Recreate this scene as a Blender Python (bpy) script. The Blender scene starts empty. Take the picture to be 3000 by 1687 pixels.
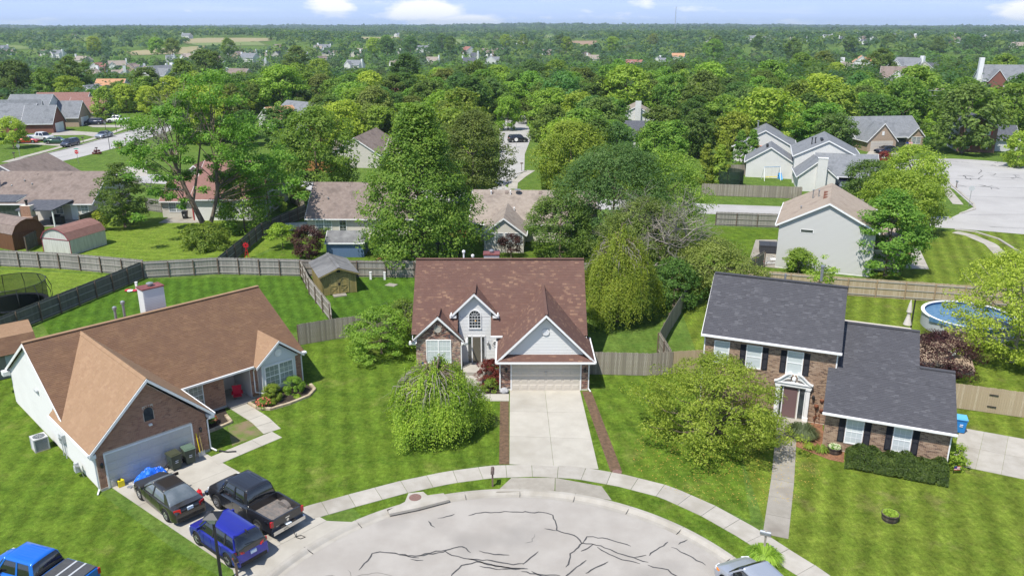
import bpy, math, random
import numpy as np
from mathutils import Vector, Matrix
R = math.radians
rnd = random.Random(7)
C = bpy.context.scene.collection
scene = bpy.context.scene

# ---------------------------------------------------------------- camera, light, sky
CAM = Vector((0, 0, 24.8))
cd = bpy.data.cameras.new('camera'); cam = bpy.data.objects.new('camera', cd); C.objects.link(cam)
cam.location = CAM; cam.rotation_euler = (R(90 - 18.15), 0, 0)
cd.sensor_width = 36; cd.lens = 28.08; cd.clip_end = 40000; cd.clip_start = 0.5
scene.camera = cam
SUN_DIR = Vector((-.35, -.45, 1)).normalized()
sd = bpy.data.lights.new('sun', 'SUN'); sd.energy = 4.3; sd.angle = R(0.53); sd.color = (1, .955, .88)
sun = bpy.data.objects.new('sun', sd); C.objects.link(sun)
sun.rotation_euler = SUN_DIR.to_track_quat('Z', 'Y').to_euler(); sun.location = (-30, -20, 80)
world = bpy.data.worlds.new('World'); scene.world = world; world.use_nodes = True
scene.view_settings.view_transform = 'Standard'; scene.view_settings.look = 'None'
scene.view_settings.exposure = 0.5; scene.view_settings.gamma = 1; scene.view_settings.use_curve_mapping = False
scene.cycles.max_bounces = 6; scene.cycles.diffuse_bounces = 3; scene.cycles.transmission_bounces = 4
scene.cycles.transparent_max_bounces = 6; scene.cycles.caustics_reflective = False; scene.cycles.caustics_refractive = False
scene.cycles.volume_bounces = 0; scene.cycles.use_denoising = True

def sky_nodes():
    nt = world.node_tree; N = nt.nodes; Lk = nt.links; N.clear()
    out = N.new('ShaderNodeOutputWorld'); bg = N.new('ShaderNodeBackground'); bg.inputs['Strength'].default_value = .12
    sky = N.new('ShaderNodeTexSky'); sky.sky_type = 'NISHITA'; sky.sun_disc = False
    el = math.asin(SUN_DIR.z); sky.sun_elevation = el; sky.sun_rotation = math.atan2(SUN_DIR.x, SUN_DIR.y)
    sky.air_density = 1.0; sky.dust_density = 0.3; sky.ozone_density = 4.0; sky.altitude = 200
    tc = N.new('ShaderNodeTexCoord'); sep = N.new('ShaderNodeSeparateXYZ'); Lk.new(tc.outputs['Generated'], sep.inputs[0])
    # the band of air above the horizon is paler violet blue
    tint = N.new('ShaderNodeMix'); tint.data_type = 'RGBA'; tint.blend_type = 'MULTIPLY'; tint.inputs[0].default_value = 1
    tint.inputs[7].default_value = SKYTINT
    Lk.new(sky.outputs[0], tint.inputs[6])
    hz = N.new('ShaderNodeMix'); hz.data_type = 'RGBA'; hz.inputs[7].default_value = HORIZON; Lk.new(tint.outputs[2], hz.inputs[6])
    h1_ = N.new('ShaderNodeMath'); h1_.operation = 'MAXIMUM'; h1_.inputs[1].default_value = 0; Lk.new(sep.outputs[2], h1_.inputs[0])
    h2_ = N.new('ShaderNodeMath'); h2_.operation = 'MULTIPLY'; h2_.inputs[1].default_value = -5; Lk.new(h1_.outputs[0], h2_.inputs[0])
    h3_ = N.new('ShaderNodeMath'); h3_.operation = 'EXPONENT'; Lk.new(h2_.outputs[0], h3_.inputs[0]); Lk.new(h3_.outputs[0], hz.inputs[0]); tint = hz
    # clouds: noise in direction space, stretched sideways, more of it near the horizon
    az = N.new('ShaderNodeMath'); az.operation = 'ARCTAN2'; Lk.new(sep.outputs[0], az.inputs[0]); Lk.new(sep.outputs[1], az.inputs[1])
    comb = N.new('ShaderNodeCombineXYZ'); Lk.new(az.outputs[0], comb.inputs[0])
    ez = N.new('ShaderNodeMath'); ez.operation = 'MULTIPLY'; ez.inputs[1].default_value = 3.2; Lk.new(sep.outputs[2], ez.inputs[0]); Lk.new(ez.outputs[0], comb.inputs[1])
    noi = N.new('ShaderNodeTexNoise'); noi.inputs['Scale'].default_value = 26; noi.inputs['Detail'].default_value = 7; noi.inputs['Roughness'].default_value = .55
    Lk.new(comb.outputs[0], noi.inputs['Vector'])
    acc = None
    def m(op, a, b=None, c=None, clamp=False):
        n = N.new('ShaderNodeMath'); n.operation = op; n.use_clamp = clamp
        for i, x in enumerate((a, b, c)):
            if x is None: continue
            if isinstance(x, (int, float)): n.inputs[i].default_value = x
            else: Lk.new(x, n.inputs[i])
        return n.outputs[0]
    # each bank of cloud: azimuth, elevation, half width, half height (radians), weight
    banks = [(-.105, .016, .055, .016, 1.25), (-.065, .004, .085, .012, 1.0), (-.21, .024, .03, .017, 1.15), (-.365, .016, .012, .0055, .62), (.155, .028, .022, .010, .8),
             (.565, .012, .05, .017, 1.35), (.60, .03, .05, .02, 1.2), (-.52, .003, .10, .008, .55), (-.42, .034, .05, .008, .45), (.10, .010, .16, .012, .45), (.22, .018, .09, .007, .5), (.35, .004, .2, .007, .5), (.42, .03, .06, .008, .35),
             (1.2, .12, .3, .07, 1.1), (-1.3, .15, .35, .06, 1.0), (2.4, .1, .4, .07, 1.1), (-2.5, .2, .4, .09, 1.0)]
    for (a, e, wa, we, k) in banks:
        dx = m('DIVIDE', m('SUBTRACT', az.outputs[0], a), wa); dy = m('DIVIDE', m('SUBTRACT', sep.outputs[2], e), we)
        r2 = m('ADD', m('MULTIPLY', dx, dx), m('MULTIPLY', dy, dy))
        g = m('MULTIPLY', m('POWER', 2.718, m('MULTIPLY', r2, -1)), k)
        acc = g if acc is None else m('MAXIMUM', acc, g)
    base = m('MULTIPLY', m('SUBTRACT', m('ADD', acc, m('MULTIPLY', m('SUBTRACT', noi.outputs[0], .5), 1.5)), .38), 2.2, clamp=True)
    mask = m('MULTIPLY', base, m('MULTIPLY', m('ADD', acc, .10), 2.2, clamp=True), clamp=True)
    # light streaks of thin cloud
    noi2 = N.new('ShaderNodeTexNoise'); noi2.inputs['Scale'].default_value = 7; noi2.inputs['Detail'].default_value = 4
    cb2 = N.new('ShaderNodeCombineXYZ'); Lk.new(az.outputs[0], cb2.inputs[0]); Lk.new(m('MULTIPLY', sep.outputs[2], 14), cb2.inputs[1]); Lk.new(cb2.outputs[0], noi2.inputs['Vector'])
    thin = m('MULTIPLY', m('SUBTRACT', noi2.outputs[0], .45, clamp=True), 1.6, clamp=True)
    low = m('POWER', 2.718, m('MULTIPLY', m('MAXIMUM', sep.outputs[2], 0), -60))   # paler towards the horizon
    thin = m('MAXIMUM', thin, m('MULTIPLY', low, .35))
    mask = m('MAXIMUM', mask, m('MULTIPLY', thin, .55))
    mx = N.new('ShaderNodeMix'); mx.data_type = 'RGBA'; Lk.new(mask, mx.inputs[0]); Lk.new(tint.outputs[2], mx.inputs[6]); mx.inputs[7].default_value = CLOUD
    Lk.new(mx.outputs[2], bg.inputs['Color']); Lk.new(bg.outputs[0], out.inputs[0])
SKYTINT = (1.0, .98, 1.0, 1)
HORIZON = (3.2, 4.35, 7.2, 1)
CLOUD = (7.2, 7.2, 7.4, 1)
sky_nodes()

# ---------------------------------------------------------------- materials
MAT = {}
def mat(name, col, rough=.8, col2=None, scale=3, bump=0, bscale=None, var=0, metal=0, spec=.3, col3=None, coat=0, stretch=None, trans=0, island=None, tint=None):
    """col..col2 mixed by noise; island: list of colours picked per piece; var: brightness spread per piece"""
    if name in MAT: return MAT[name]
    m = bpy.data.materials.new(name); m.use_nodes = True; nt = m.node_tree; N = nt.nodes; Lk = nt.links
    b = N['Principled BSDF']; b.inputs['Roughness'].default_value = rough; b.inputs['Metallic'].default_value = metal
    b.inputs['Specular IOR Level'].default_value = spec
    if coat: b.inputs['Coat Weight'].default_value = coat; b.inputs['Coat Roughness'].default_value = .05
    tc = N.new('ShaderNodeTexCoord'); vec = tc.outputs['Object']
    if stretch:
        mp = N.new('ShaderNodeMapping'); mp.inputs['Scale'].default_value = stretch; Lk.new(vec, mp.inputs[0]); vec = mp.outputs[0]
    def c4(c): return (*c, 1) if len(c) == 3 else c
    rgb = N.new('ShaderNodeRGB'); rgb.outputs[0].default_value = c4(col); cur = rgb.outputs[0]
    rn = None
    if island or var:
        ge = N.new('ShaderNodeNewGeometry'); oi = N.new('ShaderNodeObjectInfo')
        ad = N.new('ShaderNodeMath'); ad.operation = 'ADD'; Lk.new(ge.outputs['Random Per Island'], ad.inputs[0]); Lk.new(oi.outputs['Random'], ad.inputs[1])
        fr = N.new('ShaderNodeMath'); fr.operation = 'FRACT'; Lk.new(ad.outputs[0], fr.inputs[0]); rn = fr.outputs[0]
    if island:
        cr = N.new('ShaderNodeValToRGB'); cr.color_ramp.interpolation = 'CONSTANT'; el = cr.color_ramp.elements
        n = len(island); el[0].position = 0; el[0].color = c4(island[0]); el[1].position = 1 / n; el[1].color = c4(island[min(1, n - 1)])
        for i in range(2, n): e = el.new(i / n); e.color = c4(island[i])
        Lk.new(rn, cr.inputs[0]); cur = cr.outputs[0]
    def mixn(a, colb, fac, mode='MIX'):
        mx = N.new('ShaderNodeMix'); mx.data_type = 'RGBA'; mx.blend_type = mode
        if isinstance(fac, (int, float)): mx.inputs[0].default_value = fac
        else: Lk.new(fac, mx.inputs[0])
        Lk.new(a, mx.inputs[6])
        if isinstance(colb, tuple): mx.inputs[7].default_value = c4(colb)
        else: Lk.new(colb, mx.inputs[7])
        return mx.outputs[2]
    def noise(sc, det=5, rg=.6, off=0):
        n = N.new('ShaderNodeTexNoise'); n.inputs['Scale'].default_value = sc; n.inputs['Detail'].default_value = det; n.inputs['Roughness'].default_value = rg
        Lk.new(vec, n.inputs['Vector']); return n.outputs[0]
    def ramp(x, a, b_):
        r = N.new('ShaderNodeMapRange'); r.inputs[1].default_value = a; r.inputs[2].default_value = b_; Lk.new(x, r.inputs[0]); return r.outputs[0]
    if col2: cur = mixn(cur, col2, ramp(noise(scale), .38, .62))
    if col3: cur = mixn(cur, col3, ramp(noise(scale * .27, 3), .52, .7))
    if var and not island:
        hv = N.new('ShaderNodeHueSaturation'); Lk.new(cur, hv.inputs['Color']); r = N.new('ShaderNodeMapRange'); r.inputs[3].default_value = 1 - var; r.inputs[4].default_value = 1 + var
        Lk.new(rn, r.inputs[0]); Lk.new(r.outputs[0], hv.inputs['Value']); cur = hv.outputs[0]
    Lk.new(cur, b.inputs['Base Color'])
    if bump:
        bp = N.new('ShaderNodeBump'); bp.inputs['Strength'].default_value = bump; bp.inputs['Distance'].default_value = .03
        Lk.new(noise(bscale or scale * 8, 6, .7), bp.inputs['Height']); Lk.new(bp.outputs[0], b.inputs['Normal'])
    if trans: b.inputs['Alpha'].default_value = 1 - trans
    MAT[name] = m; return m

def grass_mat(name, c1, c2, c3, ang=0, stripe=.16, width=.55, dry=None, dots=0):
    """mown grass: blade-sized speckle, soft patches, mower passes at an angle"""
    m = bpy.data.materials.new(name); m.use_nodes = True; nt = m.node_tree; N = nt.nodes; Lk = nt.links
    b = N['Principled BSDF']; b.inputs['Roughness'].default_value = .9; b.inputs['Specular IOR Level'].default_value = .04
    tc = N.new('ShaderNodeTexCoord'); vec = tc.outputs['Object']
    def noise(sc, det=4, rg=.6, v=None):
        n = N.new('ShaderNodeTexNoise'); n.inputs['Scale'].default_value = sc; n.inputs['Detail'].default_value = det; n.inputs['Roughness'].default_value = rg
        Lk.new(v or vec, n.inputs['Vector']); return n.outputs[0]
    def rng(x, a, b_, c=0, d=1):
        r = N.new('ShaderNodeMapRange'); r.inputs[1].default_value = a; r.inputs[2].default_value = b_; r.inputs[3].default_value = c; r.inputs[4].default_value = d
        Lk.new(x, r.inputs[0]); return r.outputs[0]
    def mix(a, c, f, mode='MIX'):
        mx = N.new('ShaderNodeMix'); mx.data_type = 'RGBA'; mx.blend_type = mode
        for i, x in ((6, a), (7, c)):
            if isinstance(x, tuple): mx.inputs[i].default_value = (*x, 1)
            else: Lk.new(x, mx.inputs[i])
        if isinstance(f, (int, float)): mx.inputs[0].default_value = f
        else: Lk.new(f, mx.inputs[0])
        return mx.outputs[2]
    cur = mix(c1, c2, rng(noise(.55, 5, .65), .38, .62))
    cur = mix(cur, c3, rng(noise(2.3, 5, .7), .50, .72, 0, .75))
    if dry: cur = mix(cur, dry, rng(noise(.33, 6, .7), .56, .70, 0, .85))
    mp = N.new('ShaderNodeMapping'); mp.inputs['Rotation'].default_value = (0, 0, -R(ang)); Lk.new(vec, mp.inputs[0])
    wv = N.new('ShaderNodeTexWave'); wv.inputs['Scale'].default_value = .314 / width; wv.bands_direction = 'X'; wv.inputs['Distortion'].default_value = 1.6; wv.inputs['Detail'].default_value = 1; wv.inputs['Detail Scale'].default_value = .25
    Lk.new(mp.outputs[0], wv.inputs['Vector'])
    mp2 = N.new('ShaderNodeMapping'); mp2.inputs['Rotation'].default_value = (0, 0, -R(ang)); mp2.inputs['Scale'].default_value = (6, .7, 1); Lk.new(vec, mp2.inputs[0])
    st = noise(1.2, 3, .6, mp2.outputs[0])
    pm = rng(noise(.16, 2), .42, .6)
    hv = N.new('ShaderNodeHueSaturation'); Lk.new(cur, hv.inputs['Color'])
    v1 = rng(wv.outputs[0], 0, 1, 1 - stripe, 1 + stripe); 
    f1 = rng(noise(3.4, 8, .82), .38, .62, .66, 1.34); f2 = rng(noise(30, 3, .75), .34, .66, .60, 1.40); f3 = rng(st, .3, .7, 1 - stripe * .8, 1 + stripe * .8)
    def mul(a, c):
        n = N.new('ShaderNodeMath'); n.operation = 'MULTIPLY'; Lk.new(a, n.inputs[0]); Lk.new(c, n.inputs[1]); return n.outputs[0]
    Lk.new(mul(mul(v1, f1), mul(f2, mul(f3, rng(noise(.8, 3, .6), .35, .65, .86, 1.14)))), hv.inputs['Value']); cur = hv.outputs[0]
    Lk.new(cur, b.inputs['Base Color'])
    bp = N.new('ShaderNodeBump'); bp.inputs['Strength'].default_value = .55; bp.inputs['Distance'].default_value = .05
    Lk.new(noise(26, 6, .8), bp.inputs['Height']); Lk.new(bp.outputs[0], b.inputs['Normal'])
    MAT[name] = m; return m

def leaf_mat(name, cols, isl=.55, k=.5):
    m = bpy.data.materials.new(name); m.use_nodes = True; nt = m.node_tree; N = nt.nodes; Lk = nt.links; N.clear()
    out = N.new('ShaderNodeOutputMaterial'); d = N.new('ShaderNodeBsdfPrincipled'); t = N.new('ShaderNodeBsdfTranslucent'); ms = N.new('ShaderNodeMixShader')
    d.inputs['Roughness'].default_value = .55; d.inputs['Specular IOR Level'].default_value = .25
    ge = N.new('ShaderNodeNewGeometry'); cr = N.new('ShaderNodeValToRGB'); el = cr.color_ramp.elements
    el[0].color = (*cols[0], 1); el[1].color = (*cols[-1], 1)
    for i in range(1, len(cols) - 1): e = el.new(i / (len(cols) - 1)); e.color = (*cols[i], 1)
    tc = N.new('ShaderNodeTexCoord'); no = N.new('ShaderNodeTexNoise'); no.inputs['Scale'].default_value = k; no.inputs['Detail'].default_value = 3
    Lk.new(tc.outputs['Object'], no.inputs['Vector'])
    oi = N.new('ShaderNodeObjectInfo')
    def m2(op, a, c):
        n = N.new('ShaderNodeMath'); n.operation = op
        for i, x in enumerate((a, c)):
            if isinstance(x, (int, float)): n.inputs[i].default_value = x
            else: Lk.new(x, n.inputs[i])
        return n.outputs[0]
    f = m2('ADD', m2('MULTIPLY', ge.outputs['Random Per Island'], isl), m2('MULTIPLY', m2('SUBTRACT', no.outputs[0], .25), 1.5 - isl))
    Lk.new(f, cr.inputs[0])
    hs = N.new('ShaderNodeHueSaturation'); Lk.new(cr.outputs[0], hs.inputs['Color'])
    Lk.new(m2('ADD', m2('MULTIPLY', oi.outputs['Random'], .40), .80), hs.inputs['Value'])
    Lk.new(m2('ADD', m2('MULTIPLY', m2('FRACT', m2('MULTIPLY', oi.outputs['Random'], 7.3), 0), .045), .478), hs.inputs['Hue'])
    Lk.new(hs.outputs[0], d.inputs['Base Color']); 
    tt = N.new('ShaderNodeMix'); tt.data_type = 'RGBA'; tt.blend_type = 'MULTIPLY'; tt.inputs[0].default_value = 1; tt.inputs[7].default_value = (1.25, 1.3, .55, 1)
    Lk.new(hs.outputs[0], tt.inputs[6]); Lk.new(tt.outputs[2], t.inputs[0])
    ms.inputs[0].default_value = .44; Lk.new(d.outputs[0], ms.inputs[1]); Lk.new(t.outputs[0], ms.inputs[2]); Lk.new(ms.outputs[0], out.inputs[0])
    MAT[name] = m; return m

# ---------------------------------------------------------------- mesh helpers
def linked(name, me, parent=None):
    o = bpy.data.objects.new(name, me); C.objects.link(o)
    if parent is not None: o.parent = parent
    return o
ONE_EACH = {'rake_board', 'gutter', 'ridge_cap', 'soffit', 'foundation', 'gable_wall', 'meeting_rail', 'brick_front', 'leaf', 'handles', 'wall_panel', 'cover', 'brace'}
class MB:
    def __init__(s): s.v = []; s.f = []; s.m = []
    def mark(s): s.m.append((len(s.v), len(s.f))); return len(s.v)
    def poly(s, pts):
        n = len(s.v); s.v += [tuple(p) for p in pts]; s.f.append(tuple(range(n, n + len(pts)))); return s
    def extr(s, pts, vec):
        n = s.mark(); k = len(pts); vec = Vector(vec); s.v += [tuple(p) for p in pts] + [tuple(Vector(p) + vec) for p in pts]
        s.f.append(tuple(range(n + k - 1, n - 1, -1))); s.f.append(tuple(range(n + k, n + 2 * k)))
        for i in range(k): j = (i + 1) % k; s.f.append((n + i, n + j, n + k + j, n + k + i))
        return s
    def box(s, x0, y0, z0, x1, y1, z1):
        return s.extr([(x0, y0, z0), (x1, y0, z0), (x1, y1, z0), (x0, y1, z0)], (0, 0, z1 - z0))
    def prism(s, poly, z0, z1): return s.extr([(p[0], p[1], z0) for p in poly], (0, 0, z1 - z0))
    def bar(s, a, b, w, t=None, up=(0, 0, 1)):
        a, b = Vector(a), Vector(b); d = b - a; t = t or w
        if d.length < 1e-6: return s
        side = d.cross(Vector(up))
        if side.length < 1e-4: side = d.cross(Vector((0, 1, 0)))
        side.normalize(); n = side.cross(d).normalized(); side *= w / 2; n *= t / 2
        return s.extr([a - side - n, a + side - n, a + side + n, a - side + n], d)
    def tube(s, pts, r, n=6, cap=True):
        pts = [Vector(p) for p in pts]; rr = r if isinstance(r, (list, tuple)) else [r] * len(pts); base = s.mark()
        for i, p in enumerate(pts):
            d = (pts[min(i + 1, len(pts) - 1)] - pts[max(i - 1, 0)])
            if d.length < 1e-7: d = Vector((0, 0, 1))
            d.normalize(); a = d.cross(Vector((0, 0, 1)))
            if a.length < 1e-3: a = d.cross(Vector((1, 0, 0)))
            a.normalize(); b = d.cross(a)
            for k in range(n): an = 2 * math.pi * k / n; s.v.append(tuple(p + (a * math.cos(an) + b * math.sin(an)) * rr[i]))
        for i in range(len(pts) - 1):
            for k in range(n): q = base + i * n; s.f.append((q + k, q + (k + 1) % n, q + n + (k + 1) % n, q + n + k))
        if cap: s.f.append(tuple(range(base, base + n))); s.f.append(tuple(range(base + (len(pts) - 1) * n, base + len(pts) * n)))
        return s
    def lathe(s, prof, n=16, c=(0, 0, 0), axis='z', cap=True):
        base = s.mark()
        for (r, z) in prof:
            for k in range(n):
                a = 2 * math.pi * k / n; x, y = r * math.cos(a), r * math.sin(a)
                s.v.append((c[0] + x, c[1] + y, c[2] + z) if axis == 'z' else ((c[0] + z, c[1] + x, c[2] + y) if axis == 'x' else (c[0] + x, c[1] + z, c[2] + y)))
        for i in range(len(prof) - 1):
            for k in range(n): q = base + i * n; s.f.append((q + k, q + (k + 1) % n, q + n + (k + 1) % n, q + n + k))
        if cap: s.f.append(tuple(range(base, base + n))); s.f.append(tuple(range(base + (len(prof) - 1) * n, base + len(prof) * n)))
        return s
    def build(s, name, m, parent=None, smooth=False, kind=None, label=None):
        if name in ONE_EACH and len(s.m) > 1:
            e = s.m + [(len(s.v), len(s.f))]
            for (a, b), (c, d) in zip(e, e[1:]):
                q = MB(); q.v = s.v[a:c]; q.f = [tuple(i - a for i in f) for f in s.f[b:d]]; o = q.build(name, m, parent, smooth)
            return o
        me = bpy.data.meshes.new(name); me.from_pydata(s.v, [], s.f)
        if m is not None: me.materials.append(MAT[m] if isinstance(m, str) else m)
        if smooth: me.polygons.foreach_set('use_smooth', [True] * len(me.polygons))
        me.update(); o = linked(name, me, parent)
        if kind: o['kind'] = kind
        if label: o['label'] = label
        return o
def npmesh(name, V, F, m, parent=None, kind=None, smooth=False):
    """V (n,3) float, F (k,4) or (k,3) int"""
    me = bpy.data.meshes.new(name); k = F.shape[1]
    me.vertices.add(len(V)); me.vertices.foreach_set('co', np.asarray(V, np.float32).ravel())
    me.loops.add(F.size); me.loops.foreach_set('vertex_index', F.ravel().astype(np.int32))
    me.polygons.add(len(F)); me.polygons.foreach_set('loop_start', np.arange(0, F.size, k, dtype=np.int32))
    me.polygons.foreach_set('use_smooth', np.full(len(F), smooth))
    me.update(calc_edges=True); me.materials.append(MAT[m] if isinstance(m, str) else m)
    if name is None: return me
    o = linked(name, me, parent)
    if kind: o['kind'] = kind
    return o
def thing(name, label, cat, loc=(0, 0, 0), rot=0, group=None):
    o = bpy.data.objects.new(name, None); C.objects.link(o); o.empty_display_size = .3
    o.location = (loc[0], loc[1], loc[2] if len(loc) > 2 else 0); o.rotation_euler = (0, 0, R(rot)); o['label'] = label; o['category'] = cat
    if group: o['group'] = group
    return o
def tag(o, label, cat, group=None):
    o['label'] = label; o['category'] = cat
    if group: o['group'] = group
    return o
def struct(o): o['kind'] = 'structure'; return o
KIDS = {}
def copy_tree(o, label=None, loc=None, rot=None, scale=None, group=None, parent=None):
    c = o.copy(); C.objects.link(c); c.parent = parent
    for ch in o.children: copy_tree(ch, parent=c)
    if label: c['label'] = label
    if loc is not None: c.location = (loc[0], loc[1], loc[2] if len(loc) > 2 else 0)
    if rot is not None: c.rotation_euler = (0, 0, R(rot))
    if scale is not None: c.scale = scale if isinstance(scale, tuple) else (scale,) * 3
    if group: c['group'] = group
    return c

UNIT = [(-.5, -.5, 0), (.5, -.5, 0), (.5, .5, 0), (-.5, .5, 0), (-.5, -.5, 1), (.5, -.5, 1), (.5, .5, 1), (-.5, .5, 1)]
WEDGE = [(-.5, -.5, 0), (.5, -.5, 0), (.5, .5, 0), (-.5, .5, 0), (-.5, -.5, 1), (.5, -.5, 1), (.5, .5, .15), (-.5, .5, .15)]
UF = [(4, 5, 6, 7), (0, 1, 5, 4), (1, 2, 6, 5), (2, 3, 7, 6), (3, 0, 4, 7)]
def put_pieces(name, parent, m, items, shape=UNIT, singles=300, ref=None):
    """items: (centre, U, V, N, su, sv, th) in the parent's space; the `singles` nearest the camera become parts, the rest one joined part"""
    if not items: return
    M = MAT[m] if isinstance(m, str) else m
    pw = parent_matrix(parent)
    loc = np.array([tuple(pw @ i[0]) for i in items]); d = np.linalg.norm(loc - np.array(CAM), axis=1)
    order = np.argsort(d)
    me = bpy.data.meshes.new(name); me.from_pydata(shape, [], UF + [(3, 2, 1, 0)]); me.materials.append(M)
    for k in order[:singles]:
        c, U, V, N, su, sv, th = items[k]
        o = bpy.data.objects.new(name, me); C.objects.link(o); o.parent = parent
        mt = Matrix(((U.x * su, V.x * sv, N.x * th, c.x), (U.y * su, V.y * sv, N.y * th, c.y), (U.z * su, V.z * sv, N.z * th, c.z), (0, 0, 0, 1)))
        o.matrix_local = mt
    rest = order[singles:]
    if len(rest):
        S = np.array(shape); n = len(rest); F0 = np.array(UF)
        Cc = np.array([tuple(items[k][0]) for k in rest]); A = np.array([[tuple(items[k][1] * items[k][4]), tuple(items[k][2] * items[k][5]), tuple(items[k][3] * items[k][6])] for k in rest])
        V = (np.einsum('vj,njk->nvk', S, A) + Cc[:, None, :]).reshape(-1, 3)
        F = (F0[None] + (np.arange(n) * 8)[:, None, None]).reshape(-1, 4)
        npmesh(plural(name), V, F, M, parent, 'stuff')
def plural(n): return {'brick': 'bricks', 'shingle': 'shingles', 'picket': 'pickets', 'paver': 'pavers', 'siding_board': 'siding_boards', 'stone': 'stones'}.get(n, n + 's')
def parent_matrix(p):
    m = Matrix.Identity(4)
    while p is not None:
        m = Matrix.LocRotScale(p.location, p.rotation_euler, p.scale) @ m; p = p.parent
    return m
def rows(poly, v0, v1):
    """u interval of a polygon that is inside at both heights"""
    def cut(v):
        xs = []
        n = len(poly)
        for i in range(n):
            a, b = poly[i], poly[(i + 1) % n]
            if (a[1] - v) * (b[1] - v) <= 0 and abs(a[1] - b[1]) > 1e-9:
                t = (v - a[1]) / (b[1] - a[1]); xs.append(a[0] + t * (b[0] - a[0]))
        return (min(xs), max(xs)) if len(xs) >= 2 else None
    a, b = cut(v0 + 1e-4), cut(v1 - 1e-4)
    if not a or not b: return None
    lo, hi = max(a[0], b[0]), min(a[1], b[1])
    return (lo, hi) if hi > lo else None
def clad(name, parent, m, O, U, V, poly, pw, ph, th=.01, gu=.01, gv=.01, stagger=.5, wedge=False, holes=(), singles=300, jit=0, thj=0, rngap=0):
    O, U, V = Vector(O), Vector(U).normalized(), Vector(V).normalized(); N = U.cross(V)
    vmin, vmax = min(p[1] for p in poly), max(p[1] for p in poly); items = []; r = random.Random(len(name) * 31 + len(poly))
    j = 0; v = vmin
    while v < vmax - .02:
        v1 = min(v + ph, vmax); iv = rows(poly, v, v1)
        if iv:
            segs = [iv]
            for h in holes:
                if min(v1, h[3]) - max(v, h[1]) > .35 * (v1 - v):
                    ns = []
                    for s in segs:
                        if h[0] >= s[1] or h[2] <= s[0]: ns.append(s)
                        else:
                            if h[0] > s[0]: ns.append((s[0], h[0]))
                            if h[2] < s[1]: ns.append((h[2], s[1]))
                    segs = ns
            for s in segs:
                u = s[0] - r.random() * pw if stagger == 'r' else math.floor(s[0] / pw) * pw + (stagger * pw * (j % 2)) - pw
                while u < s[1]:
                    a, b = max(u, s[0]), min(u + pw, s[1])
                    if b - a > .03:
                        vv1 = v1 + (r.uniform(-jit, jit) if jit else 0)
                        c = O + U * ((a + b) / 2) + V * ((v + vv1) / 2)
                        items.append((c, U, V, N, b - a - gu, vv1 - v - gv, th * (1 + r.uniform(-thj, thj))))
                    u += pw
        v += ph; j += 1
    put_pieces(name, parent, m, items, WEDGE if wedge else UNIT, singles)
    return items

# ---------------------------------------------------------------- colours of the place
grass_mat('lawn_green', (.066, .118, .013), (.097, .157, .017), (.13, .182, .026), 12, .07, 1.2, dry=(.12, .13, .035))
grass_mat('lawn_front', (.066, .118, .013), (.102, .162, .018), (.138, .19, .028), 13, .13, 1.3, dry=(.15, .17, .04))
grass_mat('lawn_back', (.048, .103, .012), (.072, .14, .015), (.086, .160, .019), 20, .13, 1.1)
grass_mat('lawn_lime', (.11, .175, .02), (.145, .205, .028), (.175, .215, .045), 78, .05, 1.2)
grass_mat('lawn_right', (.09, .135, .016), (.128, .172, .023), (.162, .19, .034), -23, .18, 1.5, dry=(.16, .155, .05))
grass_mat('lawn_far', (.072, .13, .022), (.105, .165, .03), (.13, .175, .04), 10, .04, 1.2)
CONC = mat('concrete', (.35, .325, .28), .9, (.40, .375, .33), 1.3, .25, 30, col3=(.30, .275, .23), var=.07)
mat('concrete_light', (.38, .355, .305), .9, (.43, .405, .35), .8, .2, 30, col3=(.33, .305, .255), var=.05)
mat('concrete_old', (.285, .262, .22), .92, (.33, .305, .26), 1.5, .3, 30, col3=(.235, .21, .175), var=.12)
mat('asphalt', (.33, .305, .272), .95, (.375, .35, .315), .5, .5, 45, col3=(.235, .22, .20))
mat('asphalt_far', (.36, .35, .335), .95, (.39, .38, .365), .3, .2, 20, col3=(.32, .31, .30))
mat('crack_seal', (.055, .055, .057), .8, (.085, .085, .085), 6)
mat('soil', (.10, .065, .04), 1, (.16, .10, .06), 4, .6, 30)
mat('mulch_dark', (.032, .024, .019), 1, (.06, .045, .035), 9, .9, 40)
mat('mulch_red', (.19, .085, .045), 1, (.30, .16, .09), 9, .9, 35, col3=(.12, .055, .035))

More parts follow.
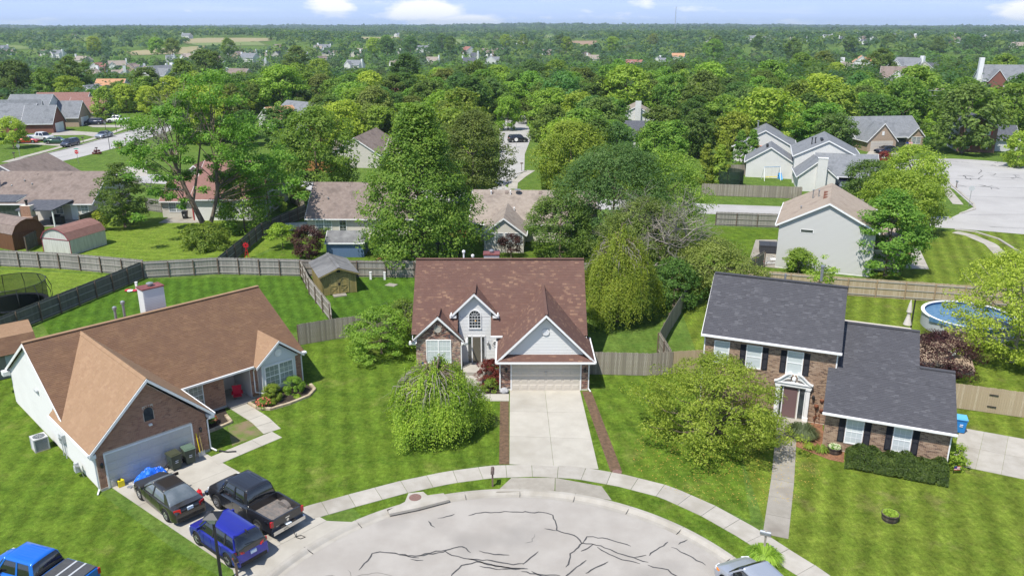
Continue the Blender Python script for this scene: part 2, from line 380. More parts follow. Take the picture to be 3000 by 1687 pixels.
CX, CY, RP = 0.0, 26.4, 12.2         # centre and radius of the cul-de-sac paving
def sm(a, b, x): t = min(1, max(0, (x - a) / (b - a))); return t * t * (3 - 2 * t)
def terrain(x, y):
    r = math.hypot(x, y)
    if r < 300: return 0.0
    az = x / max(abs(y), 1)
    side = 1 - .8 * sm(.12, .5, az)
    z = -15 * sm(330, 760, r) * side + 19 * sm(850, 1700, r) * side
    z += 6 * math.sin(x * .0021 + 1.3) * math.sin(y * .0017 + .4) * sm(500, 1500, r) + 3 * math.sin(x * .006 + y * .003) * sm(500, 1200, r)
    z += (5 + 4 * math.sin(x * .0009 + .7)) * sm(2200, 4200, r)
    z += 3 * sm(-.25, -.5, az) * 0
    return z
def make_terrain():
    radii = [RP + .62] + list(np.geomspace(16, 330, 26)) + list(np.geomspace(345, 2500, 60)) + list(np.geomspace(2600, 14000, 26)); na = 480
    V = []; F = []
    for i, r in enumerate(radii):
        for k in range(na):
            a = 2 * math.pi * k / na; x, y = CX + r * math.cos(a), CY + r * math.sin(a); z = terrain(x, y)
            if y < CY and abs(x) < 4.4 + max(0, 14 - r) * .5: z = -.35
            V.append((x, y, z))
    for i in range(len(radii) - 1):
        for k in range(na): F.append((i * na + k, (i + 1) * na + k, (i + 1) * na + (k + 1) % na, i * na + (k + 1) % na))
    o = npmesh('ground', np.array(V), np.array(F), 'lawn_far', None, 'structure', True)
make_terrain()
def sheet(name, pts, m, z=.004, parent=None):
    o = MB().poly([(p[0], p[1], z) for p in pts]).build(name, m, parent)
    if parent is None: o['kind'] = 'structure'
    return o
# lawns of single plots, each with its own mowing
sheet('lawn', [(-14.6, 61.8), (-17, 60.7), (-16, 55), (-18, 47), (-18.6, 42.3), (-11.6, 37.0), (-9.5, 38.0), (-6, 40), (-2, 41.9), (1.5, 41.95), (6, 41), (9.5, 39), (12.6, 36.2), (14.8, 48), (14.8, 55), (5, 54.8), (-5, 62), (-9.6, 63.6)], 'lawn_front')
sheet('lawn', [(-16, 66.2), (-22, 79.5), (-38, 78.6), (-41.5, 66), (-33, 55), (-22, 60)], 'lawn_back', .008)
sheet('lawn', [(-9.7, 63.7), (-16, 66), (-22, 79.2), (-7, 79), (-7, 63)], 'lawn_back', .008)
sheet('lawn', [(-42.5, 106), (-57, 106), (-59, 83.4), (-41, 80.3), (-31, 80.3), (-26, 100), (-33, 106)], 'lawn_lime', .008)
sheet('lawn', [(-62, 83), (-41.5, 80), (-38.2, 78.6), (-42, 66.2), (-50, 60), (-70, 62)], 'lawn_lime', .012)
sheet('lawn', [(13.2, 35.2), (12.9, 33), (20, 12), (60, 12), (60, 44), (34, 48), (30, 49.5), (15, 55), (14.5, 49)], 'lawn_right')
sheet('lawn', [(-46, 50), (-38, 62), (-33, 55), (-23.3, 39.1), (-16.6, 33.6), (-12.2, 30.6), (-30, 12), (-60, 12)], 'lawn_front', .006)
sheet('lawn', [(30, 50), (60, 44), (80, 60), (70, 66), (42.5, 71), (32.5, 73.4), (22, 75), (15.5, 68.5), (14.5, 56), (20, 55)], 'lawn_right', .008)
sheet('lawn', [(36, 80), (42, 71.5), (75, 64), (90, 84), (66, 98), (42, 100)], 'lawn_right', .008)
sheet('lawn', [(19, 76), (30, 82), (36, 99), (27, 101), (12, 99)], 'lawn_green', .008)
sheet('lawn', [(-31, 80.3), (-22, 79.6), (-7, 79.2), (8, 79), (8, 96), (-26, 96)], 'lawn_green', .006)
# streets
st = struct(MB().lathe([(.1, -.12), (RP + .02, -.10), (RP + .02, -.14)], 96, (CX, CY, 0)).build('cul_de_sac', 'asphalt'))
sheet('road', [(-4.6, 20), (4.6, 20), (4.6, -70), (-4.6, -70)], 'asphalt', -.106)
sheet('road', [(-96, 120), (-95.4, 154), (-94.9, 175), (-95.0, 200), (-96, 240), (-87, 240), (-84.3, 185), (-84.6, 173), (-86, 158), (-88.6, 144), (-90, 120)], 'asphalt_far', .02)
sheet('road', [(-160, 138), (-95, 136), (-90, 138), (-70, 141), (-50, 137), (-34, 132.8), (-5.3, 122.9), (29.1, 115.0), (38.7, 113.4), (60.1, 106.6), (78, 99), (120, 84), (118, 77), (76, 92), (59.8, 99), (36.5, 107.6), (27.6, 108.5), (-6, 115), (-32.2, 123.8), (-50, 129), (-68, 133), (-90, 130), (-160, 128)], 'asphalt_far', .024)
sheet('road', [(-8, 122), (-3.2, 127), (-2.6, 137), (-2.4, 157), (-3, 190), (-4, 260), (3.4, 260), (4.6, 190), (2.6, 163), (2.2, 143), (-1.2, 129), (2, 120)], 'asphalt_far', .028)
c2 = [(84 + 14.2 * math.cos(R(a)), 142 + 15.2 * math.sin(R(a))) for a in range(-65, 222, 12)]
sheet('cul_de_sac', c2 + [(70.5, 126), (66.5, 113), (60, 106.5), (58, 104), (70, 97), (84, 94), (80, 108), (79.5, 120), (84, 126)], 'asphalt_far', .032)

# concrete kerb with its gutter round the cul-de-sac
kb = MB(); prof = [(RP, -.095), (RP + .28, -.115), (RP + .38, -.02), (RP + .47, .035), (RP + .66, .04), (RP + .70, -.02)]
n = 130; a0, a1 = -70, 250
for i in range(n + 1):
    a = R(a0 + (a1 - a0) * i / n)
    for (r, z) in prof: kb.v.append((CX + r * math.cos(a), CY + r * math.sin(a), z))
for i in range(n):
    for k in range(len(prof) - 1): q = i * len(prof) + k; kb.f.append((q, q + 1, q + len(prof) + 1, q + len(prof)))
kerb = struct(kb.build('kerb', 'concrete'))
jt = MB()
for a in range(-66, 246, 14): 
    ca, sa = math.cos(R(a)), math.sin(R(a)); jt.bar((CX + RP * ca, CY + RP * sa, -.078), (CX + (RP + .68) * ca, CY + (RP + .68) * sa, .03), .014, .05)
jt.build('joint', 'crack_seal', kerb)
def path_band(name, pts, w, m, z0=-.05, z1=.03, parent=None, step=1.5, jw=.012):
    """slabs laid one after another along a line; each slab is its own part"""
    base = thing(name, '', '') if parent is None else parent
    if parent is None:
        for k in ('label', 'category'): del base[k]
        base['kind'] = 'structure'
    P = [Vector((p[0], p[1], 0)) for p in pts]; d = [0]
    for i in range(1, len(P)): d.append(d[-1] + (P[i] - P[i - 1]).length)
    def at(s):
        for i in range(1, len(P)):
            if s <= d[i] + 1e-6: t = (s - d[i - 1]) / (d[i] - d[i - 1]); return P[i - 1].lerp(P[i], t)
        return P[-1]
    def tan(s): v = at(min(s + .5, d[-1])) - at(max(s - .5, 0)); v.normalize(); return v
    k = max(1, round(d[-1] / step)); L = d[-1] / k
    for i in range(k):
        sa, sb = i * L + jw, (i + 1) * L - jw; q = []
        for s in (sa, (sa + sb) / 2, sb): t = tan(s); nn = Vector((-t.y, t.x, 0)) * w / 2; q.append((at(s) - nn, at(s) + nn))
        poly = [q[0][0], q[1][0], q[2][0], q[2][1], q[1][1], q[0][1]]
        MB().prism([(p.x, p.y) for p in poly], z0, z1 + rnd.uniform(-.004, .004)).build('slab', m, base)
    return base
def arc(r, a, b, n=24, cx=CX, cy=CY): return [(cx + r * math.cos(R(a + (b - a) * i / n)), cy + r * math.sin(R(a + (b - a) * i / n))) for i in range(n + 1)]
sheet('verge', [q for q in arc(12.95, 128, 17, 60)] + [q for q in arc(14.7, 17, 128, 60)], 'lawn_front', .005)
path_band('sidewalk', [(-13.4, 34.3), (-11.0, 36.9), (-9.0, 38.0), (-6.1, 39.5), (-3.6, 40.5), (-1.2, 41.1), (1.4, 41.25), (3.8, 41.0), (6.2, 40.2), (8.6, 39.0), (10.6, 37.1), (12.2, 35.1), (13.4, 33.2), (14.3, 31.9), (15.4, 29.6), (16.0, 27), (15.8, 22)], 1.35, 'concrete', parent=None)
path_band('garden_path', [(13.48, 34.88), (15.56, 40.2), (18.08, 47.12)], 1.25, 'concrete_old', step=1.9)
# driveways as slabs
def slabs(name, quads, m, z=.028):
    base = bpy.data.objects.new(name, None); C.objects.link(base); base['kind'] = 'structure'
    for q in quads:
        c = Vector((sum(p[0] for p in q) / len(q), sum(p[1] for p in q) / len(q)))
        s = []
        for p in q: v = Vector(p) - c; s.append(c + v * (1 - .014 / max(v.length, .1) * 1.0))
        MB().prism([tuple(p) for p in s], -.06, z + rnd.uniform(-.003, .003)).build('slab', m, base)
    return base
def grid(P00, P10, P11, P01, nu, nv):
    A = [Vector(p) for p in (P00, P10, P11, P01)]
    def at(u, v): return A[0].lerp(A[1], u).lerp(A[3].lerp(A[2], u), v)
    return [[tuple(at(i / nu, j / nv)), tuple(at((i + 1) / nu, j / nv)), tuple(at((i + 1) / nu, (j + 1) / nv)), tuple(at(i / nu, (j + 1) / nv))] for i in range(nu) for j in range(nv)]
slabs('driveway', grid((-.16, 41.95), (5.1, 41.4), (4.87, 52.2), (-.16, 52.2), 2, 3), 'concrete_light')
slabs('driveway_apron', [[(-0.08, 40.36), (0.01, 51.71), (0.01, 51.71), (0.01, 51.71)]][:0] + [[(-.9, 38.95), (2.4, 39.1), (2.5, 40.45), (-.05, 40.45)], [(2.42, 39.1), (5.5, 38.15), (5.1, 39.55), (2.5, 40.45)]], 'concrete_old', .02)
O1 = Vector((-23.02, 39.02)); U1 = Vector((math.cos(R(45.45)), math.sin(R(45.45)))); W1 = Vector((-U1.y, U1.x))
def h1(u, w): return tuple(O1 + U1 * u + W1 * w)
slabs('driveway', grid(h1(1.9, -11.6), h1(7.3, -11.4), h1(6.0, -.02), h1(.55, -.02), 2, 4) + [[h1(1.9, -11.6)] + arc(12.88, 163, 131, 10) + [h1(7.3, -11.4)]], 'concrete_light')
path_band('garden_path', [h1(5.9, -1.35), h1(8.2, -1.2), h1(10.3, -1.1)], 1.15, 'concrete_light', step=1.3)
path_band('garden_path', [h1(10.3, -.5), h1(10.55, 1.6), h1(10.5, 4.5)], 1.15, 'concrete_light', step=1.2)
slabs('driveway', grid((26.12, 41.97), (29.64, 40.2), (32.82, 44.79), (29.15, 46.52), 3, 2), 'concrete')
slabs('driveway', grid((53.8, 124.6), (55.77, 121.2), (51.78, 109.1), (46.86, 105.6), 2, 3), 'concrete', .05)
slabs('garden_path', grid((42.31, 82.34), (44.76, 82.07), (48.21, 91.64), (47.6, 91.64), 1, 4), 'concrete', .03)
path_band('sidewalk', [(55.48, 86.91), (57.24, 92.3), (57.1, 96.86), (56.06, 98.34)], 1.4, 'concrete', step=2)
path_band('sidewalk', [(65.3, 114.9), (68.76, 124.6), (71.81, 133.4)], 1.4, 'concrete', step=2)
path_band('sidewalk', [(0.09, 126.5), (0.21, 131.6), (1.71, 137.8), (3.46, 143.8)], 1.5, 'concrete', step=2)
path_band('sidewalk', [(-97.07, 152.9), (-97.26, 160.3), (-97.25, 174.2), (-96.92, 182.6), (-97.14, 193), (-99.05, 208.2)], 1.5, 'concrete', step=2.4, parent=None)
slabs('driveway', grid((-110.8, 193), (-100.9, 195.5), (-96.7, 188.2), (-112.7, 201.9), 1, 2), 'concrete', .03)
sheet('driveway', [(-112.4, 201.9), (-101.3, 197.5), (-98.09, 191.1), (-102.2, 193), (-109.8, 191.8), (-112.6, 198)], 'concrete', .034)
sheet('driveway', [(-110.1, 180.4), (-99.44, 178.3), (-97.54, 174.2), (-109.1, 178.3)], 'concrete', .034)
sheet('driveway', [(-112.5, 213.2), (-100.4, 213.2), (-97.81, 207.4), (-107.9, 208.2)], 'concrete', .034)
sheet('driveway', [(-71.39, 142.6), (-70.94, 155.3), (-63.43, 138), (-65.84, 136.7)], 'concrete', .034)
sheet('driveway', [(70.19, 159.4), (72.07, 155.7), (75.58, 158.4), (80.35, 159.4), (80.61, 168.2), (75.11, 168.2)], 'concrete', .034)
# kerb of the far streets
for pts in ([(-96.05, 152.9), (-94.36, 169.3), (-94.54, 183.2), (-94.84, 201.9)], [(56.67, 99.49), (58.65, 98.34), (59.5, 94.71), (58.36, 88.13)], [(72.76, 131.8), (67.54, 114.9), (65.87, 111.5), (62.31, 108.7)], [(-1.39, 126.2), (-1.53, 129.3), (0.33, 139.1), (2.6, 142.8)]):
    k = MB()
    for a, b in zip(pts, pts[1:]): k.bar((a[0], a[1], .06), (b[0], b[1], .06), .3, .14)
    struct(k.build('kerb', 'concrete'))
# brick pavers beside the central driveway: set one by one
mat('paver_red', (.2, .1, .08), .9, island=[(.30, .19, .165), (.36, .245, .215), (.23, .135, .115), (.41, .31, .275), (.33, .22, .195)], col2=(.28, .18, .155), scale=8, bump=.3, bscale=40)
for (P0, P1, nU, side) in (((-.83, 50.35), (-.77, 41.95), .6, 1), ((5.0, 51.95), (5.78, 41.1), .68, 1)):
    b = bpy.data.objects.new('paver_strip', None); C.objects.link(b); b['kind'] = 'structure'
    V = Vector((P1[0] - P0[0], P1[1] - P0[1], 0)); Ln = V.length; V.normalize(); U = V.cross(Vector((0, 0, 1))) * -1
    MB().prism([(P0[0], P0[1]), (P1[0], P1[1]), (P1[0] + U.x * nU, P1[1] + U.y * nU), (P0[0] + U.x * nU, P0[1] + U.y * nU)], -.06, .012).build('bedding', 'soil', b)
    clad('paver', b, 'paver_red', (P0[0], P0[1], .010), U, V, [(0, 0), (nU, 0), (nU, Ln), (0, Ln)], .2, .1, .024, .008, .008, singles=300, thj=.15)
# bitumen crack seal: thin raised beads on the paving
def crack(pts, w=.07, z=-.095):
    out = []
    P = [Vector((p[0], p[1], 0)) for p in pts]; mb = MB(); L = []; last = None
    for a, b in zip(P, P[1:]):
        k = max(2, int((b - a).length / .22))
        for i in range(k):
            q = a.lerp(b, i / k); q += Vector((rnd.uniform(-.05, .05), rnd.uniform(-.05, .05), 0)); out.append(q)
    out.append(P[-1])
    n0 = len(mb.v)
    for i, q in enumerate(out):
        t = out[min(i + 1, len(out) - 1)] - out[max(i - 1, 0)]; t.normalize(); nn = Vector((-t.y, t.x, 0)) * w / 2 * rnd.uniform(.75, 1.15) * (.35 if i in (0, len(out) - 1) else 1)
        mb.v += [(q.x - nn.x, q.y - nn.y, z), (q.x + nn.x, q.y + nn.y, z)]
    for i in range(len(out) - 1): mb.f.append((2 * i, 2 * i + 1, 2 * i + 3, 2 * i + 2))
    return mb
seal = []
for ln in ([(-2.3, 36.9), (-1.88, 37.12), (0.08, 37.24), (1.89, 37.12), (2.19, 36.88), (2.35, 35.57), (3.15, 35.13), (3.55, 34.52), (4.48, 34.22), (5.29, 33.63), (6.67, 32.95)],
           [(-7.41, 32.39), (-7.07, 33.06), (-6.95, 33.63), (-6.61, 33.77), (-5.34, 33.51), (-4.59, 33.29)], [(-5.63, 33.54), (-4.75, 33.42), (-3.85, 33.8), (-3.35, 33.92), (-2.49, 34.22), (-2.06, 33.69)], [(-3.35, 33.89), (-2.96, 33.51), (-2.36, 33.26), (-1, 33.06), (0, 32.78), (0.57, 32.86)],
           [(-2.15, 33.23), (-1.13, 32.78), (-0.14, 32.56), (0.78, 32.45)], [(-2.94, 31.85), (-2.47, 32.67), (-1.71, 33), (-0.56, 32.61), (0.36, 32.5)], [(0.54, 32.78), (0.94, 33.29), (1.31, 33.8)], [(3.55, 34.52), (3.89, 35.01), (4.92, 34.82), (5.99, 34.22)],
           [(2.65, 32.56), (2.9, 33.63), (3.22, 33.98), (3.63, 34.52)], [(3.42, 33.77), (4.13, 34.4)], [(4.33, 34.16), (4.64, 33.69), (5.45, 33.17), (6.25, 32.83)], [(5.96, 33.29), (6.65, 33.51)], [(2.5, 31.8), (2.95, 32.34), (3.65, 33.11)], [(3.49, 32.07), (4.02, 32.5), (4.71, 33)], [(0.49, 32.28), (1.12, 32.07), (2.3, 31.96)],
           [(0.92, 32.28), (1.32, 31.96), (1.8, 31.77)], [(-4.44, 36.41), (-4.28, 36.02), (-4.03, 35.8)], [(-3.95, 36.61), (-3.5, 36.81), (-3.09, 37.01)], [(-1.67, 33.8), (-1.15, 33.63), (-0.14, 33.51)], [(8.04, 34.16), (8.77, 33.46), (9.43, 32.72)], [(8.37, 34.34), (8.96, 34.76)], [(6.76, 33.51), (7.94, 34.58)], [(6.64, 32.72), (7.49, 32.34), (8.01, 31.78)], [(1.68, 35.74), (2.31, 35.51)], [(-4.61, 33.42), (-3.69, 33.69), (-3.27, 33.86)], [(-0.56, 32.39), (0.43, 32.45)], [(-1.55, 32.67), (-0.56, 32.39)], [(-4.97, 33.17), (-4.36, 33.1)]):
    seal.append(crack(ln, .078))
for k in range(12):
    a, r = rnd.uniform(.2, 3.0), RP * math.sqrt(rnd.uniform(.03, .8)); x, y = CX + r * math.cos(a), CY + r * math.sin(a); pts = [(x, y)]; dx, dy = rnd.uniform(-1, 1), rnd.uniform(-1, 1)
    for i in range(rnd.randint(2, 5)): x += dx + rnd.uniform(-.5, .5); y += dy * .6 + rnd.uniform(-.5, .5); pts.append((x, y))
    if all((p[0] - CX) ** 2 + (p[1] - CY) ** 2 < (RP - .4) ** 2 for p in pts): seal.append(crack(pts, .02))
allm = MB()
for s in seal:
    n0 = len(allm.v); allm.v += s.v; allm.f += [tuple(i + n0 for i in f) for f in s.f]
o = allm.build('crack_seal', 'crack_seal'); o['kind'] = 'structure'
allm = MB()
for k in range(34):
    x, y = rnd.uniform(72, 94), rnd.uniform(128, 155); pts = [(x, y)]
    for i in range(rnd.randint(2, 5)): x += rnd.uniform(-1.5, 1.5); y += rnd.uniform(-1.8, 1.8); pts.append((x, y))
    s = crack(pts, .13, .04); n0 = len(allm.v); allm.v += s.v; allm.f += [tuple(i + n0 for i in f) for f in s.f]
for pts in ([(68, 121), (79, 119)], [(63, 108), (82, 108.5)], [(70, 129), (83, 127)], [(72, 136), (92, 133)], [(62, 101), (66, 100.2), (68, 97)], [(-93, 150), (-88, 165)]):
    s = crack(pts, .08, .04); n0 = len(allm.v); allm.v += s.v; allm.f += [tuple(i + n0 for i in f) for f in s.f]
o = allm.build('crack_seal', 'crack_seal'); o['kind'] = 'structure'

# ---------------------------------------------------------------- house kit
def sh(name, cols, base): mat(name, cols[0], .95, island=cols, col2=base, scale=1.1, bump=.25, bscale=60, spec=.1)
sh('shingle_maroon', [(0.146, 0.083, 0.066), (0.160, 0.091, 0.071), (0.135, 0.078, 0.063), (0.147, 0.087, 0.068), (0.153, 0.088, 0.070), (0.139, 0.083, 0.066), (0.243, 0.148, 0.102), (0.166, 0.100, 0.078)], (0.133, 0.076, 0.062))
sh('shingle_brown', [(0.168, 0.100, 0.062), (0.190, 0.114, 0.070), (0.153, 0.091, 0.056), (0.179, 0.109, 0.066), (0.171, 0.102, 0.063)], (0.145, 0.086, 0.056))
sh('shingle_tan', [(0.302, 0.194, 0.120), (0.324, 0.212, 0.131), (0.284, 0.180, 0.112), (0.313, 0.203, 0.126)], (0.288, 0.185, 0.113))
sh('shingle_slate', [(0.076, 0.076, 0.085), (0.088, 0.088, 0.097), (0.068, 0.068, 0.076), (0.082, 0.082, 0.091), (0.107, 0.107, 0.117), (0.080, 0.080, 0.088)], (0.075, 0.075, 0.084))
mat('roof_felt', (.1, .08, .07), .95); mat('roof_felt_dark', (.05, .052, .06), .95)
mat('brick_red', (.3, .17, .12), .9, island=[(.37, .195, .13), (.44, .24, .16), (.30, .15, .105), (.40, .225, .155), (.22, .12, .09), (.47, .28, .19)], col2=(.40, .225, .15), scale=2, bump=.4, bscale=50, spec=.15)
mat('brick_mixed', (.3, .2, .15), .9, island=[(.27, .13, .095), (.36, .235, .17), (.12, .075, .065), (.42, .31, .235), (.2, .10, .08), (.085, .07, .075), (.31, .17, .12)], bump=.4, bscale=50, spec=.15)
mat('brick_tan', (.35, .24, .17), .9, island=[(.33, .225, .155), (.38, .27, .19), (.28, .185, .125), (.17, .115, .085), (.35, .24, .17), (.41, .295, .21)], bump=.4, bscale=50, spec=.15)
mat('mortar', (.62, .56, .48), .95); mat('mortar_pale', (.55, .50, .43), .95)
mat('siding_white', (.66, .66, .645), .55, col2=(.62, .62, .605), scale=.6, spec=.3)
mat('siding_bluish', (.60, .63, .66), .55, col2=(.57, .6, .63), scale=.6)
mat('trim_white', (.80, .80, .80), .5, col2=(.74, .74, .73), scale=1.5)
mat('trim_soffit', (.48, .48, .48), .6)
mat('garage_door_beige', (.56, .51, .44), .5, col2=(.54, .49, .425), scale=.8)
mat('garage_door_grey', (.56, .53, .50), .5, col2=(.53, .50, .47), scale=.8)
mat('pane_blind', (.50, .55, .56), .12, col2=(.58, .62, .62), scale=2.5, spec=.8, stretch=(.3, .3, 9))
mat('pane_dark', (.03, .035, .04), .06, col2=(.06, .07, .075), scale=2, spec=1)
mat('pane_mid', (.17, .20, .22), .08, col2=(.33, .36, .37), scale=1.6, spec=1)
mat('shutter_black', (.016, .017, .026), .5); mat('door_taupe', (.16, .135, .105), .45); mat('door_plum', (.16, .10, .10), .5)
mat('black_metal', (.02, .02, .022), .4, spec=.5); mat('grey_metal', (.42, .43, .44), .35, metal=.6, col2=(.35, .36, .37), scale=3); mat('rust_cap', (.19, .06, .055), .5, col2=(.28, .10, .085), scale=2.5, metal=.2)
mat('foundation', (.46, .44, .41), .9, bump=.2, bscale=25, col2=(.40, .38, .35), scale=2)
mat('light_warm', (.8, .45, .12), .3); mat('grey_plastic', (.45, .47, .48), .5)

def roof(parent, O, U, V, poly, m, felt='roof_felt', singles=100, th=.09, shingles=True, ex=.142, tab=.31, sth=.010):
    O, U, V = Vector(O), Vector(U).normalized(), Vector(V).normalized(); N = U.cross(V)
    mb = MB(); mb.extr([O + U * p[0] + V * p[1] - N * th for p in poly], N * (th - .002))
    r = mb.build('roof', felt if shingles else m, parent)
    if shingles: clad('shingle', r, m, O, U, V, poly, tab, ex, sth, .004, .002, 'r', True, singles=singles, thj=.35)
    return r
def bars(mb, O, U, Z, N, rects, t0, t1):
    for (a, b, c, d) in rects:
        mb.extr([O + U * a + Z * b + N * t0, O + U * c + Z * b + N * t0, O + U * c + Z * d + N * t0, O + U * a + Z * d + N * t0], N * (t1 - t0))
def window(parent, O, U, w, h, pane='pane_blind', frame='trim_white', twin=False, grid_=(3, 2), fw=.07, mid=True, name='window'):
    """double-hung window; O is its lower corner on the wall, U runs along the wall, the outside is U x up"""
    O, U = Vector(O), Vector(U).normalized(); Z = Vector((0, 0, 1)); N = U.cross(Z); mb = MB()
    R_ = [(-fw, -fw, 0, h + fw), (w, -fw, w + fw, h + fw), (0, -fw, w, 0), (0, h, w, h + fw)]
    halves = [(0, w)] if not twin else [(0, w / 2 - .04), (w / 2 + .04, w)]
    if twin: R_.append((w / 2 - .05, 0, w / 2 + .05, h))
    bars(mb, O, U, Z, N, R_, -.02, .045)
    f = mb.build(name, frame, parent)
    mb = MB()
    for a, b in halves:
        if mid: bars(mb, O, U, Z, N, [(a, h * .5 - .025, b, h * .5 + .025)], .0, .033)
    if mid: mb.build('meeting_rail', frame, f)
    mb = MB()
    for a, b in halves:
        mb.extr([O + U * a + N * .006, O + U * b + N * .006, O + U * b + Z * h + N * .006, O + U * a + Z * h + N * .006], N * .008)
    mb.build('pane', pane, f)
    if grid_:
        mb = MB()
        for a, b in halves:
            for i in range(1, grid_[0]): x = a + (b - a) * i / grid_[0]; bars(mb, O, U, Z, N, [(x - .009, 0, x + .009, h)], .014, .022)
            for lo in (0, h / 2) if mid else (0,):
                hh = h / 2 if mid else h
                for j in range(1, grid_[1]): z = lo + hh * j / grid_[1]; bars(mb, O, U, Z, N, [(a, z - .009, b, z + .009)], .014, .0215)
        mb.build('muntin', frame, f)
    return f
def shutter(parent, O, U, w, h):
    O, U = Vector(O), Vector(U).normalized(); Z = Vector((0, 0, 1)); N = U.cross(Z); mb = MB()
    bars(mb, O, U, Z, N, [(0, 0, .05, h), (w - .05, 0, w, h), (.05, 0, w - .05, .06), (.05, h - .06, w - .05, h), (.05, h * .48, w - .05, h * .52)], 0, .05)
    s = mb.build('shutter', 'shutter_black', parent); mb = MB(); k = int(h / .055)
    for i in range(k): z = .06 + (h - .12) * i / k; mb.extr([O + U * .05 + Z * z + N * .012, O + U * (w - .05) + Z * z + N * .012, O + U * (w - .05) + Z * (z + .04) + N * .02, O + U * .05 + Z * (z + .04) + N * .02], N * .015 - Z * .012)
    mb.build('louvre', 'shutter_black', s)
def garage_door(parent, O, U, w, h, m, rowsn=4, cols=8):
    O, U = Vector(O), Vector(U).normalized(); Z = Vector((0, 0, 1)); N = U.cross(Z); mb = MB()
    bars(mb, O, U, Z, N, [(0, i * h / rowsn + .006, w, (i + 1) * h / rowsn - .006) for i in range(rowsn)], -.03, .02)
    d = mb.build('garage_door', m, parent)
    for i in range(rowsn):
        for j in range(cols):
            mb = MB(); a, b = (j + .12) * w / cols, (j + .88) * w / cols; z0, z1 = (i + .2) * h / rowsn, (i + .8) * h / rowsn; g = .035
            p = [(a, z0), (b, z0), (b, z1), (a, z1)]; q = [(a + g, z0 + g), (b - g, z0 + g), (b - g, z1 - g), (a + g, z1 - g)]
            P = [O + U * x + Z * z + N * .021 for x, z in p]; Q = [O + U * x + Z * z + N * .038 for x, z in q]
            for k in range(4): mb.poly([P[k], P[(k + 1) % 4], Q[(k + 1) % 4], Q[k]])
            mb.poly(Q); mb.build('panel', m, d)
    mb = MB(); bars(mb, O, U, Z, N, [(-.09, 0, 0, h + .09), (w, 0, w + .09, h + .09), (0, h, w, h + .09)], -.01, .04); mb.build('door_frame', 'trim_white', parent)
    return d
def lamp(parent, O, N, m='black_metal', bulb=None):
    O, N = Vector(O), Vector(N); mb = MB(); c = O + N * .14
    mb.box(c.x - .035, c.y - .035, c.z - .02, c.x + .035, c.y + .035, c.z + .04); mb.bar(O, O + N * .12 + Vector((0, 0, .03)), .03)
    mb.lathe([(.09, .16), (.10, .20), (.02, .30)], 8, c); mb.lathe([(.07, -.02), (.09, .16)], 6, c)
    l = mb.build('wall_lamp', m, parent)
    if bulb: MB().lathe([(.05, 0), (.08, .14)], 6, (c.x, c.y, c.z - .015 + .02)).build('lamp_glass', bulb, l)
def downspout(parent, pts, m='trim_white'):
    mb = MB()
    for a, b in zip(pts, pts[1:]): mb.bar(a, b, .075, .06)
    mb.build('downspout', m, parent)
def rake(mb, a, b, w=.16, t=.045, N=(0, -1, 0)):
    """board hung under a sloping edge from a to b, facing N"""
    a, b, N = Vector(a), Vector(b), Vector(N); mb.extr([a, b, b - Vector((0, 0, w)), a - Vector((0, 0, w))], N * t)
X, Y, Zu = Vector((1, 0, 0)), Vector((0, 1, 0)), Vector((0, 0, 1))

# ---------------------------------------------------------------- central house (front faces the street)
H = thing('house', 'white house with maroon roof, arched dormer window and beige garage door facing the turning circle', 'house', (0, 52, 0))
def yy(y): return y - 52
wb = MB()
wb.box(-7.18, yy(55.42), 0, -3.86, yy(64.4), 2.62); wb.box(-3.86, yy(56.52), 0, -.82, yy(64.4), 2.62); wb.box(-.8, yy(52.12), 0, 5.4, yy(64.4), 2.5)
wb.build('wall', 'mortar', H)
# gables behind the cladding
sg = MB(); sg.extr([(-4.02, yy(56.53), .3), (-.82, yy(56.53), .3), (-.82, yy(56.53), 2.55), (-1.56, yy(56.53), 2.6), (-1.56, yy(56.53), 4.45), (-2.8, yy(56.53), 5.75), (-4.02, yy(56.53), 4.45)], (0, .15, 0))
sg.extr([(-4.02, yy(56.5), 2.3), (-4.02, yy(58), 2.3), (-4.02, yy(58), 4.42), (-4.02, yy(56.5), 4.42)], (.08, 0, 0)); sg.extr([(-1.56, yy(56.5), 2.3), (-1.56, yy(58), 2.3), (-1.56, yy(58), 4.42), (-1.56, yy(56.5), 4.42)], (-.08, 0, 0))
sg.extr([(-.72, yy(52.13), 2.5), (5.4, yy(52.13), 2.5), (2.37, yy(52.13), 5.45)], (0, .15, 0))
sg.extr([(5.39, yy(55.1), 2.4), (5.39, yy(64.9), 2.4), (5.39, yy(60), 7.2)], (-.1, 0, 0)); sg.extr([(-7.18, yy(55.1), 2.4), (-7.18, yy(64.9), 2.4), (-7.18, yy(60), 7.2)], (.1, 0, 0))
gw = sg.build('gable_wall', 'siding_white', H)
bg = MB().extr([(-7.18, yy(55.43), 2.55), (-3.86, yy(55.43), 2.55), (-5.52, yy(55.43), 4.2)], (0, .2, 0)).build('bay_gable', 'mortar', H)
clad('brick', bg, 'brick_mixed', (-7.18, yy(55.43), .12), X, Zu, [(0, 0), (3.32, 0), (3.32, 2.45), (1.66, 4.1), (0, 2.45)], .205, .067, .012, .011, .011, holes=[(.78, .62, 2.62, 2.44), (1.36, 3.0, 1.98, 3.6)], singles=150)
clad('brick', bg, 'brick_mixed', (-3.86, yy(55.43), .12), Y, Zu, [(0, 0), (1.09, 0), (1.09, 2.4), (0, 2.4)], .205, .067, .012, .011, .011, singles=0)
fb = MB().box(-.8, yy(52.1), .12, -.02, yy(52.119), 2.42); fb.box(4.92, yy(52.1), .12, 5.4, yy(52.119), 2.42); fb.box(4.86, yy(52.11), 0, 5.42, yy(52.5), .14); fb.box(-.82, yy(52.09), 0, -.02, yy(52.5), .14)
